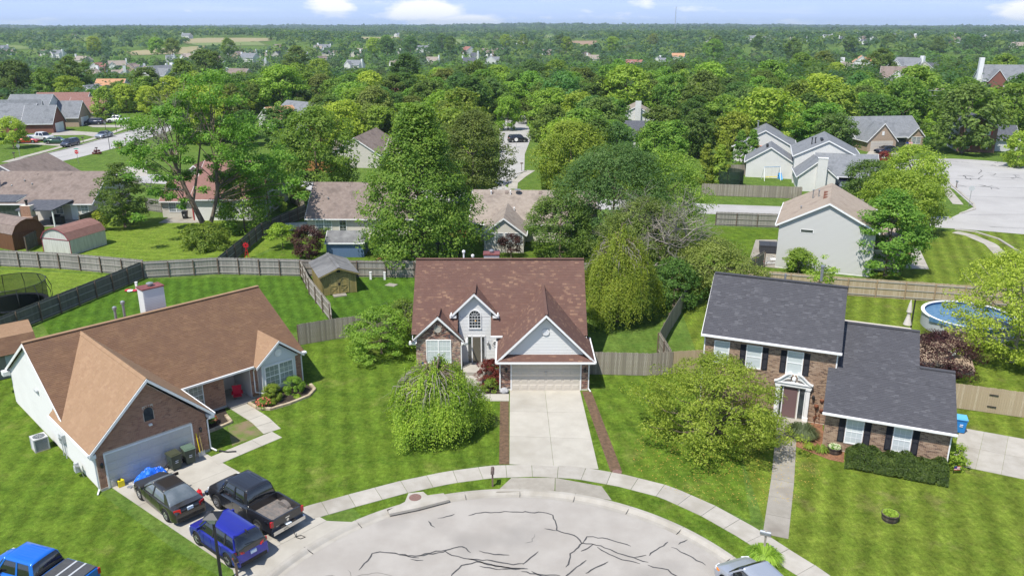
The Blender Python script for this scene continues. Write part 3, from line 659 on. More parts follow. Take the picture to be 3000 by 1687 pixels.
fb = fb.build('garage_pier', 'mortar', H)
clad('brick', fb, 'brick_mixed', (-.8, yy(52.1), .15), X, Zu, [(0, 0), (.74, 0), (.74, 2.15), (0, 2.15)], .205, .067, .012, .011, .011, singles=75)
clad('brick', fb, 'brick_mixed', (4.88, yy(52.1), .15), X, Zu, [(0, 0), (.53, 0), (.53, 2.15), (0, 2.15)], .205, .067, .012, .011, .011, singles=75)
sdg = clad('siding_board', gw, 'siding_white', (-4.02, yy(56.52), .32), X, Zu, [(0, 0), (3.2, 0), (3.2, 2.25), (2.46, 2.25), (2.46, 4.1), (1.22, 5.4), (0, 4.1)], 3.66, .115, .022, .004, 0, 'r', True, holes=[(.62, 0, 2.0, 2.12), (.84, 2.76, 1.64, 3.95), (2.52, 1.3, 2.98, 1.76)], singles=110)
clad('siding_board', gw, 'siding_white', (-.72, yy(52.12), 2.56), X, Zu, [(0, 0), (6.12, 0), (3.09, 2.86)], 3.66, .115, .022, .004, 0, 'r', True, holes=[(2.84, 1.68, 3.34, 2.18)], singles=60)
clad('siding_board', gw, 'siding_white', (-.8, yy(56.5), .2), -Y, Zu, [(0, 0), (4.3, 0), (4.3, 2.3), (0, 2.3)], 3.66, .115, .022, .004, 0, 'r', True, singles=30)
# roofs
S2 = math.sqrt(.5)
def rp(x0, y0, x1, y1, sg_=40): # piece of the main front slope between two world y values
    O = (x0, yy(y0), 2.6 + (y0 - 55.1)); L = (y1 - y0) * math.sqrt(2)
    return roof(H, O, X, (0, 1, 1), [(0, 0), (x1 - x0, 0), (x1 - x0, L), (0, L)], 'shingle_maroon', singles=sg_)
rp(-7.5, 56.5, 5.62, 60.0, 60); rp(-7.5, 55.47, -4.06, 56.5, 30); rp(-1.58, 55.4, 5.62, 56.5, 30)
roof(H, (5.62, yy(64.9), 2.6), -X, (0, -1, 1), [(0, 0), (13.12, 0), (13.12, 6.93), (0, 6.93)], 'shingle_maroon', shingles=False)
def gable_roof(parent, xc, half, yf, ze, za, yb_of, m, sing, fine=True, eavex=None):
    """two slopes of a small gable that runs back from yf into a bigger roof; yb_of(z) is where that roof has height z"""
    s = math.hypot(half, za - ze); L0 = yb_of(ze) - yf; L1 = yb_of(za) - yf
    roof(parent, (xc - half, yy(yf + L0), ze), -Y, (half, 0, za - ze), [(0, 0), (L0, 0), (L0, s), (L0 - L1, s)], m, singles=sing)
    roof(parent, (xc + half, yy(yf), ze), Y, (-half, 0, za - ze), [(0, 0), (L0, 0), (L1, s), (0, s)], m, singles=sing)
    mb = MB(); mb.bar((xc, yy(yf - .02), za + .03), (xc, yy(yb_of(za)), za + .03), .22, .05); mb.build('ridge_cap', m, parent)
mainz = lambda z: 55.1 + (z - 2.6)
gable_roof(H, -2.82, 1.70, 56.2, 4.28, 5.95, mainz, 'shingle_maroon', 25)
gable_roof(H, -5.48, 2.03, 55.2, 2.55, 4.5, mainz, 'shingle_maroon', 25)
gable_roof(H, 2.37, 3.45, 51.72, 2.45, 5.9, lambda z: max(56.0, 55.1 + (z - 2.6)) , 'shingle_maroon', 25)
pr = roof(H, (-1.0, yy(51.5), 2.47), X, (0, .62, .33), [(0, 0), (6.74, 0), (6.1, .7), (.64, .7)], 'shingle_maroon', singles=15)
tr = MB()
for (xc, hf, yf, ze, za) in ((-2.82, 1.70, 56.2, 4.28, 5.95), (-5.48, 2.03, 55.2, 2.55, 4.5), (2.37, 3.45, 51.72, 2.45, 5.9)):
    for s in (-1, 1): rake(tr, (xc + s * hf, yy(yf), ze - .02), (xc, yy(yf), za - .02), .19, .05)
    if xc != 2.37:
        for s in (-1, 1): tr.box(xc + s * hf - .16 - (.0 if s < 0 else .18), yy(yf) + .01, ze - .30, xc + s * hf + .16 + (.18 if s < 0 else .0), yy(yf) + .36, ze - .12)
tr.build('rake_board', 'trim_white', H)
so = MB()
for (xc, hf, yf, yw, ze, za) in ((-2.82, 1.70, 56.2, 56.5, 4.28, 5.95), (-5.48, 2.03, 55.2, 55.42, 2.55, 4.5), (2.37, 3.45, 51.72, 52.1, 2.45, 5.9)):
    for s in (-1, 1): so.extr([(xc + s * hf, yy(yf) + .02, ze - .12), (xc, yy(yf) + .02, za - .12), (xc, yy(yw), za - .12), (xc + s * hf, yy(yw), ze - .12)], (0, 0, -.02))
so.build('soffit', 'trim_soffit', H)
gt = MB(); gt.box(-1.1, yy(51.4), 2.33, 5.84, yy(51.5), 2.45); gt.box(-1.6, yy(55.28), 2.78, -.7, yy(55.4), 2.9); gt.box(5.82, yy(51.5), 2.33, 5.92, yy(56.2), 2.45); gt.box(-1.19, yy(51.5), 2.33, -1.09, yy(56), 2.45); gt.box(-3.46, yy(55), 2.42, -3.36, yy(56), 2.53)
gt.box(-4.62, yy(56.05), 4.15, -4.52, yy(56.7), 4.27); gt.box(-1.12, yy(56.05), 4.15, -1.02, yy(56.7), 4.27); gt.build('gutter', 'trim_white', H)
rr = MB(); rake(rr, (5.52, yy(55.1), 2.47), (5.52, yy(60), 7.37), .16, .03, (1, 0, 0)); rake(rr, (-7.40, yy(55.1), 2.47), (-7.40, yy(60), 7.37), .16, .03, (-1, 0, 0)); rr.build('rake_board', 'trim_white', H)
MB().bar((-7.5, yy(60), 7.53), (5.62, yy(60), 7.53), .28, .06).build('ridge_cap', 'shingle_maroon', H)
garage_door(H, (-.02, yy(52.1), .03), X, 4.87, 2.2, 'garage_door_beige')
hd = MB().bar((2.4, yy(52.0), 1.34), (2.4, yy(52.0), 1.5), .1, .05).build('door_handle', 'grey_metal', H)
window(H, (-6.36, yy(55.41), .76), X, 1.74, 1.74, 'pane_blind', twin=True, grid_=(3, 2))
# arched dormer window
aw = MB(); cx, cz, r0 = -2.8, 4.08, .42; n = 14
for i in range(n):
    a, b = math.pi * i / n, math.pi * (i + 1) / n
    aw.extr([(cx + r * math.cos(t), yy(56.44), cz + r * math.sin(t)) for r, t in ((r0, a), (r0 + .07, a), (r0 + .07, b), (r0, b))], (0, .07, 0))
aw.box(cx - r0 - .07, yy(56.44), 3.1, cx - r0, yy(56.51), cz); aw.box(cx + r0, yy(56.44), 3.1, cx + r0 + .07, yy(56.51), cz); aw.box(cx - r0 - .07, yy(56.43), 3.03, cx + r0 + .07, yy(56.51), 3.1)
aw = aw.build('arched_window', 'trim_white', H)
MB().extr([(cx - r0, yy(56.49), 3.1), (cx + r0, yy(56.49), 3.1)] + [(cx + r0 * math.cos(math.pi * i / n), yy(56.49), cz + r0 * math.sin(math.pi * i / n)) for i in range(n + 1)], (0, .02, 0)).build('pane', 'pane_dark', aw)
mu = MB()
for i in range(1, 4): x = cx - r0 + 2 * r0 * i / 4; mu.box(x - .012, yy(56.475), 3.1, x + .012, yy(56.488), cz)
for i in range(1, 5): z = 3.1 + .245 * i; mu.box(cx - r0, yy(56.472), z - .012, cx + r0, yy(56.486), z + .012)
for a in (36, 72, 108, 144): mu.bar((cx + .16 * math.cos(R(a)), yy(56.48), cz + .16 * math.sin(R(a))), (cx + r0 * math.cos(R(a)), yy(56.48), cz + r0 * math.sin(R(a))), .022, .014)
for i in range(10): a, b = math.pi * i / 10, math.pi * (i + 1) / 10; mu.bar((cx + .16 * math.cos(a), yy(56.48), cz + .16 * math.sin(a)), (cx + .16 * math.cos(b), yy(56.48), cz + .16 * math.sin(b)), .022, .014)
mu.build('muntin', 'trim_white', aw)
MB().lathe([(.03, 0), (.06, .05), (.03, .1)], 8, (cx + .05, yy(56.485), 3.62)).build('hanging_light', 'light_warm', aw)
for (x, y, z, rr_, nm) in ((-5.51, 55.41, 3.42, .28, 'round_vent'), (2.36, 52.09, 4.48, .25, 'round_vent')):
    v = MB().lathe([(rr_, 0), (rr_, -.05), (rr_ - .05, -.06), (rr_ - .05, -.03)], 24, (x, yy(y), z), 'y').build(nm, 'trim_white' if x > 0 else 'concrete', H)
    if x > 0:
        for k in range(-3, 4): hw = math.sqrt(max(.01, (rr_ - .05) ** 2 - (k * .055) ** 2)); MB().bar((x - hw, yy(y) - .04, z + k * .055), (x + hw, yy(y) - .04, z + k * .055), .02, .012).build('slat', 'trim_white', v)
    else:
        for k in range(20): a = 2 * math.pi * k / 20; MB().bar((x + .29 * math.cos(a), yy(y) - .02, z + .29 * math.sin(a)), (x + .41 * math.cos(a), yy(y) - .02, z + .41 * math.sin(a)), .075, .04).build('brick', 'brick_mixed', v)
dr = MB(); bars(dr, Vector((-3.4, yy(56.5), .3)), X, Zu, -Y, [(0, 0, .06, 2.15), (.32, 0, .40, 2.15), (1.02, 0, 1.1, 2.15), (1.32, 0, 1.38, 2.15), (0, 2.1, 1.38, 2.18)], -.02, .05); dr = dr.build('door_surround', 'trim_white', H)
MB().box(-3.34, yy(56.49), .3, -3.08, yy(56.51), 2.4).build('sidelight', 'pane_dark', dr); MB().box(-2.3, yy(56.49), .3, -2.08, yy(56.51), 2.4).build('sidelight', 'pane_dark', dr)
d = MB().box(-3.0, yy(56.46), .3, -2.38, yy(56.5), 2.4).build('front_door', 'door_taupe', H); MB().box(-2.92, yy(56.445), .45, -2.46, yy(56.459), 2.3).build('screen', mat('screen', (.12, .11, .085), .4), d); MB().box(-2.43, yy(56.41), 1.25, -2.4, yy(56.46), 1.45).build('handle', 'grey_metal', d)
oc = MB()
for i in range(8):
    a, b = R(22.5 + 45 * i), R(67.5 + 45 * i); oc.extr([(-1.27 + r * math.cos(t), yy(56.44), 1.85 + r * math.sin(t)) for r, t in ((.17, a), (.23, a), (.23, b), (.17, b))], (0, .06, 0))
oc = oc.build('octagon_window', 'trim_white', H); MB().extr([(-1.27 + .17 * math.cos(R(22.5 + 45 * i)), yy(56.47), 1.85 + .17 * math.sin(R(22.5 + 45 * i))) for i in range(8)], (0, .02, 0)).build('pane', 'pane_dark', oc)
MB().box(-1.28, yy(56.455), 1.69, -1.26, yy(56.468), 2.01).box(-1.43, yy(56.455), 1.84, -1.11, yy(56.468), 1.86).build('muntin', 'trim_white', oc)
lamp(H, (-1.82, yy(56.5), 1.78), (0, -1, 0), 'grey_metal', 'light_warm'); lamp(H, (-.4, yy(52.09), 1.5), (0, -1, 0), 'black_metal', 'light_warm'); lamp(H, (5.17, yy(52.09), 1.5), (0, -1, 0), 'black_metal', 'light_warm')
downspout(H, [(-.9, yy(51.6), 2.35), (-.86, yy(52.0), 2.1), (-.86, yy(52.0), .15), (-.7, yy(51.8), .08)]); downspout(H, [(5.7, yy(51.7), 2.35), (5.46, yy(52.1), 2.0), (5.46, yy(52.1), .15), (5.6, yy(51.8), .05)]); downspout(H, [(-3.6, yy(55.1), 2.4), (-3.8, yy(55.36), 2.1), (-3.8, yy(55.36), .1)])
ch = MB().box(-2.28, yy(62.0), 0, -1.04, yy(62.8), 7.25).build('chimney', 'siding_white', H); MB().box(-2.33, yy(61.93), 7.25, -.99, yy(62.87), 7.36).build('chimney_cap', 'rust_cap', ch); MB().lathe([(.1, 0), (.1, .12), (.2, .12), (.2, .2), (.1, .26)], 14, (-1.66, yy(62.4), 7.36)).build('flue', 'grey_metal', ch)
for x, z in ((-3.95, 7.2), (-3.22, 6.85)): MB().lathe([(.07, 0), (.07, z - 5.5), (.13, z - 5.5), (.13, z - 5.36), (.05, z - 5.3)], 10, (x, yy(63), 5.5 - .8 + .8)).build('vent_pipe', 'trim_white', H)
st = MB().box(-3.7, yy(54.6), 0, -2.0, yy(56.5), .28).build('porch_step', 'concrete', H)
struct(MB().prism([(-3.7, 52.6), (-2.2, 52.6), (-2.2, 54.6), (-3.7, 54.6)], -.05, .035).build('porch_path', 'concrete')); path_band('garden_path', [(-.2, 50.93), (-2.3, 50.93), (-3.1, 52.7)], 1.1, 'concrete_light', step=1.3)
sheet('mulch_bed', [(-2.2, 51.5), (-.1, 51.5), (-.85, 52.1), (-.85, 56), (-2.0, 56), (-2.2, 54)], 'mulch_dark', .02)

# ---------------------------------------------------------------- left house, turned 45 degrees
H1 = thing('house', 'brown roofed house with red brick garage gable, cars and blue tarpaulin before it', 'house', (O1.x, O1.y, 0), 45.45)
w = MB(); w.box(0, .02, 0, 6.33, 6, 2.55); w.box(0, 4.9, 0, 9.9, 15.8, 2.6); w.box(11.75, 4.72, 0, 15.7, 15.8, 2.6); w.box(9.9, 7.2, 0, 11.75, 15.8, 2.6); w = w.build('wall', 'mortar', H1)
g = MB(); g.extr([(0, .02, 2.5), (6.33, .02, 2.5), (3.18, .02, 5.6)], (0, .15, 0)); g = g.build('garage_gable', 'mortar', H1)
clad('brick', g, 'brick_red', (0, .01, .15), X, Zu, [(0, 0), (6.33, 0), (6.33, 2.4), (3.17, 5.45), (0, 2.4)], .205, .067, .012, .011, .011, holes=[(.42, 0, 5.45, 2.12), (2.82, 3.15, 3.42, 4.1)], singles=260)
clad('brick', w, 'brick_red', (6.33, 0, .15), Y, Zu, [(0, 0), (4.8, 0), (4.8, 2.35), (0, 2.35)], .205, .067, .012, .011, .011, singles=0)
clad('brick', w, 'brick_red', (6.4, 4.89, .15), X, Zu, [(0, 0), (3.5, 0), (3.5, 2.4), (0, 2.4)], .205, .067, .012, .011, .011, holes=[(.1, .5, 2.05, 2.2)], singles=30)
clad('brick', w, 'brick_red', (11.75, 4.71, .15), X, Zu, [(0, 0), (3.95, 0), (3.95, 2.4), (0, 2.4)], .205, .067, .012, .011, .011, holes=[(.5, 0, 3.3, 2.4)], singles=10)
clad('brick', w, 'brick_red', (15.7, 4.72, .15), Y, Zu, [(0, 0), (5, 0), (5, 2.35), (0, 2.35)], .205, .067, .012, .011, .011, singles=0)
sw = MB(); sw.extr([(-.02, .15, .12), (-.02, 15.8, .12), (-.02, 15.8, 2.6), (-.02, 10.2, 5.9), (-.02, 4.7, 2.65), (-.02, .15, 2.5)], (.03, 0, 0)); sw.extr([(15.69, 4.8, 2.55), (15.69, 15.8, 2.55), (15.69, 10.2, 5.9)], (.02, 0, 0)); sw = sw.build('side_wall', 'siding_white', H1)
clad('siding_board', sw, 'siding_white', (-.02, 15.8, .15), -Y, Zu, [(0, 0), (15.65, 0), (15.65, 2.3), (11.1, 2.45), (5.6, 5.7), (0, 2.45)], 3.66, .115, .02, .004, 0, 'r', True, singles=110)
# porch side wall, bay
MB().box(11.72, 4.75, .1, 11.78, 7.2, 2.6).build('porch_wall', 'siding_white', H1)
bay = MB().box(12.35, 4.2, .45, 15.0, 4.72, 2.5).extr([(12.1, 4.2, 2.45), (15.3, 4.2, 2.45), (13.7, 4.2, 3.75)], (0, .3, 0)).build('bay', 'siding_bluish', H1)
clad('siding_board', bay, 'siding_bluish', (12.1, 4.19, 2.5), X, Zu, [(0, 0), (3.2, 0), (1.6, 1.28)], 3.66, .115, .02, .004, 0, 'r', True, singles=12)
window(H1, (12.62, 4.2, .75), X, 2.1, 1.5, 'pane_mid', twin=True)
window(H1, (6.5, 4.86, .75), X, 1.85, 1.5, 'pane_mid', twin=True)
rv = MB().lathe([(.27, 0), (.27, -.05), (.2, -.06), (.2, -.03)], 20, (13.7, 4.18, 3.1), 'y').build('round_vent', 'trim_white', H1)
MB().box(10.0, 7.15, .1, 10.9, 7.2, 2.2).build('front_door', 'pane_dark', H1); MB().box(9.9, 4.3, 0, 11.75, 7.2, .12).build('porch_floor', 'concrete', H1)
MB().box(9.9, 4.9, 2.45, 11.75, 7.2, 2.52).build('porch_ceiling', 'trim_white', H1)
sl = (6.1 - 2.6) / (10.2 - 4.3); Ls = math.hypot(3.5, 5.9)
roof(H1, (-.2, 4.3, 2.6), X, (0, 5.9, 3.5), [(0, 0), (16.0, 0), (16.0, Ls), (0, Ls)], 'shingle_brown', singles=150)
roof(H1, (15.8, 16.1, 2.6), -X, (0, -5.9, 3.5), [(0, 0), (16.0, 0), (16.0, Ls), (0, Ls)], 'shingle_brown', shingles=False)
sg1 = math.hypot(3.56, 3.4)
roof(H1, (-.38, 6.4, 2.6), -Y, (3.56, 0, 3.4), [(0, 0), (6.75, 0), (6.75, sg1), (-3.75, sg1), (-2, 2.2), (0, .3)], 'shingle_tan', singles=75)
roof(H1, (6.74, -.35, 2.6), Y, (-3.56, 0, 3.4), [(0, 0), (4.65, 0), (10.5, sg1), (0, sg1)], 'shingle_tan', singles=30)
for k in range(30): o = MB().extr([(3.18 - .16, -.35 + k * .35, 5.9), (3.18, -.35 + k * .35, 6.03), (3.18 + .16, -.35 + k * .35, 5.9), (3.18 + .16, -.35 + k * .35, 5.88), (3.18, -.35 + k * .35, 6.0), (3.18 - .16, -.35 + k * .35, 5.88)], (0, .36, .012)).build('ridge_tile', 'shingle_tan', H1)
sb = math.hypot(1.85, 1.5)
roof(H1, (11.85, 4.4, 2.58), -Y, (1.85, 0, 1.5), [(0, 0), (.5, 0), (.5, sb), (-2.6, sb)], 'shingle_tan', singles=20)
roof(H1, (15.55, 3.9, 2.58), Y, (-1.85, 0, 1.5), [(0, 0), (.5, 0), (3.1, sb), (0, sb)], 'shingle_tan', singles=20)
MB().bar((-.2, 10.2, 6.13), (15.8, 10.2, 6.13), .28, .07).build('ridge_cap', 'shingle_tan', H1)
t = MB(); rake(t, (-.38, -.35, 2.58), (3.18, -.35, 5.98), .2, .05); rake(t, (6.74, -.35, 2.58), (3.18, -.35, 5.98), .2, .05); rake(t, (11.85, 3.9, 2.56), (13.7, 3.9, 4.06), .17, .05); rake(t, (15.55, 3.9, 2.56), (13.7, 3.9, 4.06), .17, .05)
rake(t, (-.2, 4.3, 2.56), (-.2, 10.2, 6.06), .2, .04, (-1, 0, 0)); rake(t, (-.2, 16.1, 2.56), (-.2, 10.2, 6.06), .2, .04, (-1, 0, 0)); rake(t, (15.7, 4.3, 2.48), (15.7, 10.2, 5.98), .15, .04, (1, 0, 0))
t.box(-.4, -.36, 2.28, -.05, .3, 2.5); t.box(6.4, -.36, 2.28, 6.75, .3, 2.5); t.box(-.5, 15.6, 2.2, -.05, 16.1, 2.5)
t.build('rake_board', 'trim_white', H1)
s = MB(); s.extr([(-.36, -.3, 2.45), (3.18, -.3, 5.84), (3.18, .02, 5.84), (-.36, .02, 2.45)], (0, 0, -.02)); s.extr([(6.72, -.3, 2.45), (3.18, -.3, 5.84), (3.18, .02, 5.84), (6.72, .02, 2.45)], (0, 0, -.02)); s.build('soffit', 'trim_soffit', H1)
gtt = MB(); gtt.box(6.75, 4.18, 2.47, 11.85, 4.3, 2.6); gtt.box(-.48, -.35, 2.47, -.38, 6.4, 2.58); gtt.box(6.74, -.35, 2.47, 6.84, 4.6, 2.58); gtt.box(15.5, 4.0, 2.46, 15.86, 4.3, 2.58); gtt.build('gutter', 'trim_white', H1)
garage_door(H1, (.48, .0, .04), X, 4.9, 2.08, 'garage_door_grey')
# arched gable vent
av = MB().extr([(2.86, -.012, 3.3), (3.38, -.012, 3.3)] + [(3.12 + .26 * math.cos(math.pi * i / 8), -.012, 3.85 + .26 * math.sin(math.pi * i / 8)) for i in range(9)], (0, .03, 0)).build('arched_vent', 'pane_dark', H1)
for i in range(9): a = math.pi * (i + .5) / 9; MB().bar((3.12 + .28 * math.cos(a), -.02, 3.85 + .28 * math.sin(a)), (3.12 + .38 * math.cos(a), -.02, 3.85 + .38 * math.sin(a)), .07, .05).build('brick', 'brick_red', av)
MB().box(3.02, -.16, 3.0, 3.2, 0, 3.1).build('flood_light', 'trim_white', H1)
lamp(H1, (.22, 0, 1.5), (0, -1, 0)); lamp(H1, (5.9, 0, 1.55), (0, -1, 0))
downspout(H1, [(-.4, -.2, 2.45), (-.08, .05, 2.1), (-.08, .05, .15), (-.3, -.3, .06)]); downspout(H1, [(6.78, -.2, 2.45), (6.42, .0, 2.1), (6.42, .0, .2), (6.6, -.4, .08)]); downspout(H1, [(11.9, 4.2, 2.45), (11.95, 4.6, 2.1), (11.95, 4.6, .5), (12.4, 4.2, .4)]); downspout(H1, [(15.8, 4.2, 2.45), (15.75, 4.7, 2.1), (15.75, 4.7, .1)])
MB().tube([(6.7, -.5, .07), (7.0, -1.0, .05), (7.4, -1.3, .05)], .06, 8).build('drain_hose', 'black_metal', H1)
MB().box(.0, -.02, 0, .42, .1, .16).box(5.5, -.02, 0, 6.36, .1, .16).box(6.34, 0, 0, 6.38, 4.8, .14).box(6.4, 4.84, 0, 9.9, 4.88, .14).box(11.75, 4.66, 0, 15.72, 4.7, .14).build('foundation', 'foundation', H1)
p = cc = MB().box(8.4, 13.0, 0, 9.9, 14.0, 6.85); cc = cc.build('chimney', 'siding_white', H1)
clad('siding_board', cc, 'siding_white', (8.4, 12.99, 5.0), X, Zu, [(0, 0), (1.5, 0), (1.5, 1.85), (0, 1.85)], 3.66, .115, .022, 0, 0, 0, True)
MB().box(8.33, 12.93, 6.85, 9.97, 14.07, 6.93).build('chimney_cap', 'rust_cap', cc); MB().lathe([(.12, 0), (.12, .14), (.25, .14), (.25, .22), (.1, .28)], 14, (9.15, 13.5, 6.93)).build('flue', 'grey_metal', cc)
for (u, ww, z) in ((6.1, 12.2, 6.45), (6.75, 12.4, 6.65)): MB().lathe([(.09, 0), (.09, 1.55), (.15, 1.55), (.15, 1.72), (.05, 1.78)], 10, (u, ww, z - 1.78)).build('vent_pipe', 'grey_metal', H1)
for (u, ww) in ((-.1, 9.2), (-.1, 3.4)): MB().box(u - .08, ww, 2.0 if ww < 5 else 3.0, u + .04, ww + .5, 2.12 if ww < 5 else 3.15).build('side_vent', 'grey_plastic', H1)

# ---------------------------------------------------------------- right house: two storeys and a low wing, slate roofs
O3 = Vector((18.93, 43.61))
H3 = thing('house', 'tan brick two storey house with slate grey roofs and black shutters', 'house', (O3.x, O3.y, 0), -22.8)
w = MB(); w.box(.12, .38, 0, 6.95, 9.2, 2.45); w.box(-8.0, 3.62, 0, .42, 11.6, 5.2); w.box(.4, 4, 0, 5.1, 13, 4.2); w = w.build('wall', 'mortar_pale', H3)
clad('brick', w, 'brick_tan', (.12, .37, .1), X, Zu, [(0, 0), (6.83, 0), (6.83, 2.3), (0, 2.3)], .205, .067, .012, .011, .011, holes=[(1.23, .55, 2.12, 2.1), (3.85, .55, 4.74, 2.1)], singles=150)
clad('brick', w, 'brick_tan', (-8.0, 3.61, .1), X, Zu, [(0, 0), (8.42, 0), (8.42, 5.1), (0, 5.1)], .205, .067, .012, .011, .011, holes=[(.75, 3.15, 1.6, 4.7), (2.85, 3.15, 3.7, 4.7), (5.42, 3.15, 6.27, 4.7), (4.9, 0, 6.9, 2.7)], singles=150)
clad('brick', w, 'brick_tan', (.12, 3.62, .1), -Y, Zu, [(0, 0), (3.24, 0), (3.24, 2.3), (0, 2.3)], .205, .067, .012, .011, .011, singles=0)
sl3 = 1.9 / 4.6
def r3(u0, u1, w0, w1, sgl):
    q = math.hypot(1, sl3); return roof(H3, (u0, w0, 2.6 + sl3 * w0), X, (0, 1, sl3), [(0, 0), (u1 - u0, 0), (u1 - u0, (w1 - w0) * q), (0, (w1 - w0) * q)], 'shingle_slate', 'roof_felt_dark', singles=sgl, tab=.28)
r3(-.1, 7.14, 0, 3.3, 130); r3(-.1, .56, 3.3, 4.1, 5); r3(.5, 7.14, 3.3, 4.65, 25); r3(.5, 5.16, 4.65, 7.75, 40)
zr = 2.6 + sl3 * 4.65; roof(H3, (7.14, 9.3, 2.6), -X, (0, -4.65, zr - 2.6), [(0, 0), (2.0, 0), (2.0, 5.02), (0, 5.02)], 'shingle_slate', shingles=False)
zr2 = 2.6 + sl3 * 7.75; roof(H3, (5.16, 13.3, zr2 - 2.3), -X, (0, -5.55, 2.3), [(0, 0), (4.6, 0), (4.6, 6.0), (0, 6.0)], 'shingle_slate', shingles=False)
s3 = math.hypot(4.3, 3.02)
roof(H3, (-8.15, 3.28, 5.28), X, (0, 4.3, 3.02), [(0, 0), (8.72, 0), (8.62, s3), (-.08, s3)], 'shingle_slate', 'roof_felt_dark', singles=100, tab=.28)
roof(H3, (.5, 11.9, 5.28), -X, (0, -4.3, 3.02), [(0, 0), (8.7, 0), (8.7, s3), (0, s3)], 'shingle_slate', shingles=False)
MB().extr([(.44, 3.6, 5.1), (.44, 11.6, 5.1), (.44, 7.58, 8.1)], (-.06, 0, 0)).extr([(-8.0, 3.6, 5.1), (-8.0, 11.6, 5.1), (-8.0, 7.58, 8.1)], (.06, 0, 0)).extr([(5.1, 1.5, 2.4), (5.1, 13, 2.4), (5.1, 7.7, 5.6)], (-.08, 0, 0)).extr([(6.96, .4, 2.4), (6.96, 9.1, 2.4), (6.96, 4.65, 4.35)], (-.06, 0, 0)).build('gable_wall', 'siding_bluish', H3)
MB().bar((-8.2, 7.58, 8.33), (.5, 7.58, 8.33), .28, .07).bar((.5, 7.75, zr2 + .03), (5.16, 7.75, zr2 + .03), .28, .07).bar((5.16, 4.65, zr + .03), (7.14, 4.65, zr + .03), .28, .07).build('ridge_cap', 'shingle_slate', H3)
MB().box(-8.17, 3.16, 5.15, .6, 3.28, 5.28).box(-.12, -.12, 2.48, 7.16, 0, 2.6).build('gutter', 'trim_white', H3)
t = MB(); rake(t, (7.04, 0, 2.48), (7.04, 4.65, zr - .12), .15, .04, (1, 0, 0)); rake(t, (.46, 3.28, 5.17), (.42, 7.58, 8.18), .15, .04, (1, 0, 0)); rake(t, (-8.15, 3.28, 5.25), (-8.2, 7.58, 8.27), .17, .04, (-1, 0, 0)); rake(t, (5.08, 4.65, zr - .1), (5.08, 7.75, zr2 - .12), .15, .04, (1, 0, 0)); t.build('rake_board', 'trim_white', H3)
window(H3, (1.35, .37, .7), X, .88, 1.5, 'pane_blind'); window(H3, (3.97, .37, .7), X, .88, 1.5, 'pane_blind')
for a in (1.35, 3.97): shutter(H3, (a - .46, .36, .68), X, .36, 1.56); shutter(H3, (a + .98, .36, .68), X, .36, 1.56)
for a in (-7.25, -5.15, -2.58):
    window(H3, (a, 3.61, 3.27), X, .88, 1.5, 'pane_blind', grid_=None); MB().box(a - .12, 3.55, 3.12, a + 1.0, 3.6, 3.2).build('window_sill', 'brick_tan', H3)
    if a > -7: shutter(H3, (a - .46, 3.6, 3.25), X, .36, 1.56); shutter(H3, (a + .98, 3.6, 3.25), X, .36, 1.56)
# white door surround with broken swan-neck pediment
ds = MB(); u0, u1 = -3.0, -1.1
for u in (u0, u1): ds.box(u - .12, 3.45, .1, u + .12, 3.61, 2.3); ds.box(u - .16, 3.4, 2.3, u + .16, 3.61, 2.42); ds.box(u - .16, 3.42, .1, u + .16, 3.61, .35)
ds.box(u0 - .2, 3.4, 2.42, u1 + .2, 3.61, 2.62); ds.box(u0 - .26, 3.34, 2.62, u1 + .26, 3.61, 2.69)
um = (u0 + u1) / 2
for sgn in (-1, 1):
    pts = [(um + sgn * (1.2 - .98 * t), 2.69 + .62 * (3 * t * t - 2 * t ** 3)) for t in [i / 10 for i in range(11)]]
    for (a, b), (c, d_) in zip(pts, pts[1:]): ds.extr([(a, 3.4, b), (c, 3.4, d_), (c, 3.4, max(2.69, d_ - .22 - .2 * (1 - abs(c - um)))), (a, 3.4, max(2.69, b - .22 - .2 * (1 - abs(a - um))))], (0, .2, 0)); ds.bar((a, 3.42, b + .02), (c, 3.42, d_ + .02), .24, .06)
    ds.lathe([(.13, -.02), (.13, .2)], 12, (um + sgn * .27, 3.38, 3.24), 'y')
ds.lathe([(.1, 0), (.06, .1), (.14, .2), (.12, .34), (.03, .42), (.04, .5), (.01, .58)], 12, (um, 3.5, 2.7)); ds = ds.build('door_surround', 'trim_white', H3)
MB().box(-2.6, 3.57, .15, -1.75, 3.6, 2.3).build('front_door', 'door_plum', H3); dd = MB().box(-1.68, 3.56, .1, -1.62, 3.61, 2.36).box(-2.88, 3.56, .1, -2.82, 3.61, 2.36).box(-2.68, 3.56, .1, -2.62, 3.61, 2.36).box(-1.3, 3.56, .1, -1.24, 3.61, 2.36).box(-2.8, 3.56, 2.3, -1.3, 3.61, 2.42).build('door_frame', 'trim_white', H3)
MB().box(-1.61, 3.58, .2, -1.31, 3.6, 2.3).build('sidelight', 'pane_dark', dd); MB().box(-2.81, 3.58, .2, -2.69, 3.6, 2.3).build('sidelight', 'pane_dark', dd)
MB().box(-3.3, 2.9, 0, -.9, 3.6, .1).build('door_step', 'concrete', H3); lamp(H3, (-.75, 3.6, 1.75), (0, -1, 0))
downspout(H3, [(-8.05, 3.3, 5.2), (-7.95, 3.58, 4.9), (-7.95, 3.58, .1)]); downspout(H3, [(7.1, 0, 2.5), (6.92, .34, 2.2), (6.92, .34, .1)]); downspout(H3, [(.5, 3.3, 5.2), (.36, 3.58, 5.0), (.36, 3.58, 4.1)])
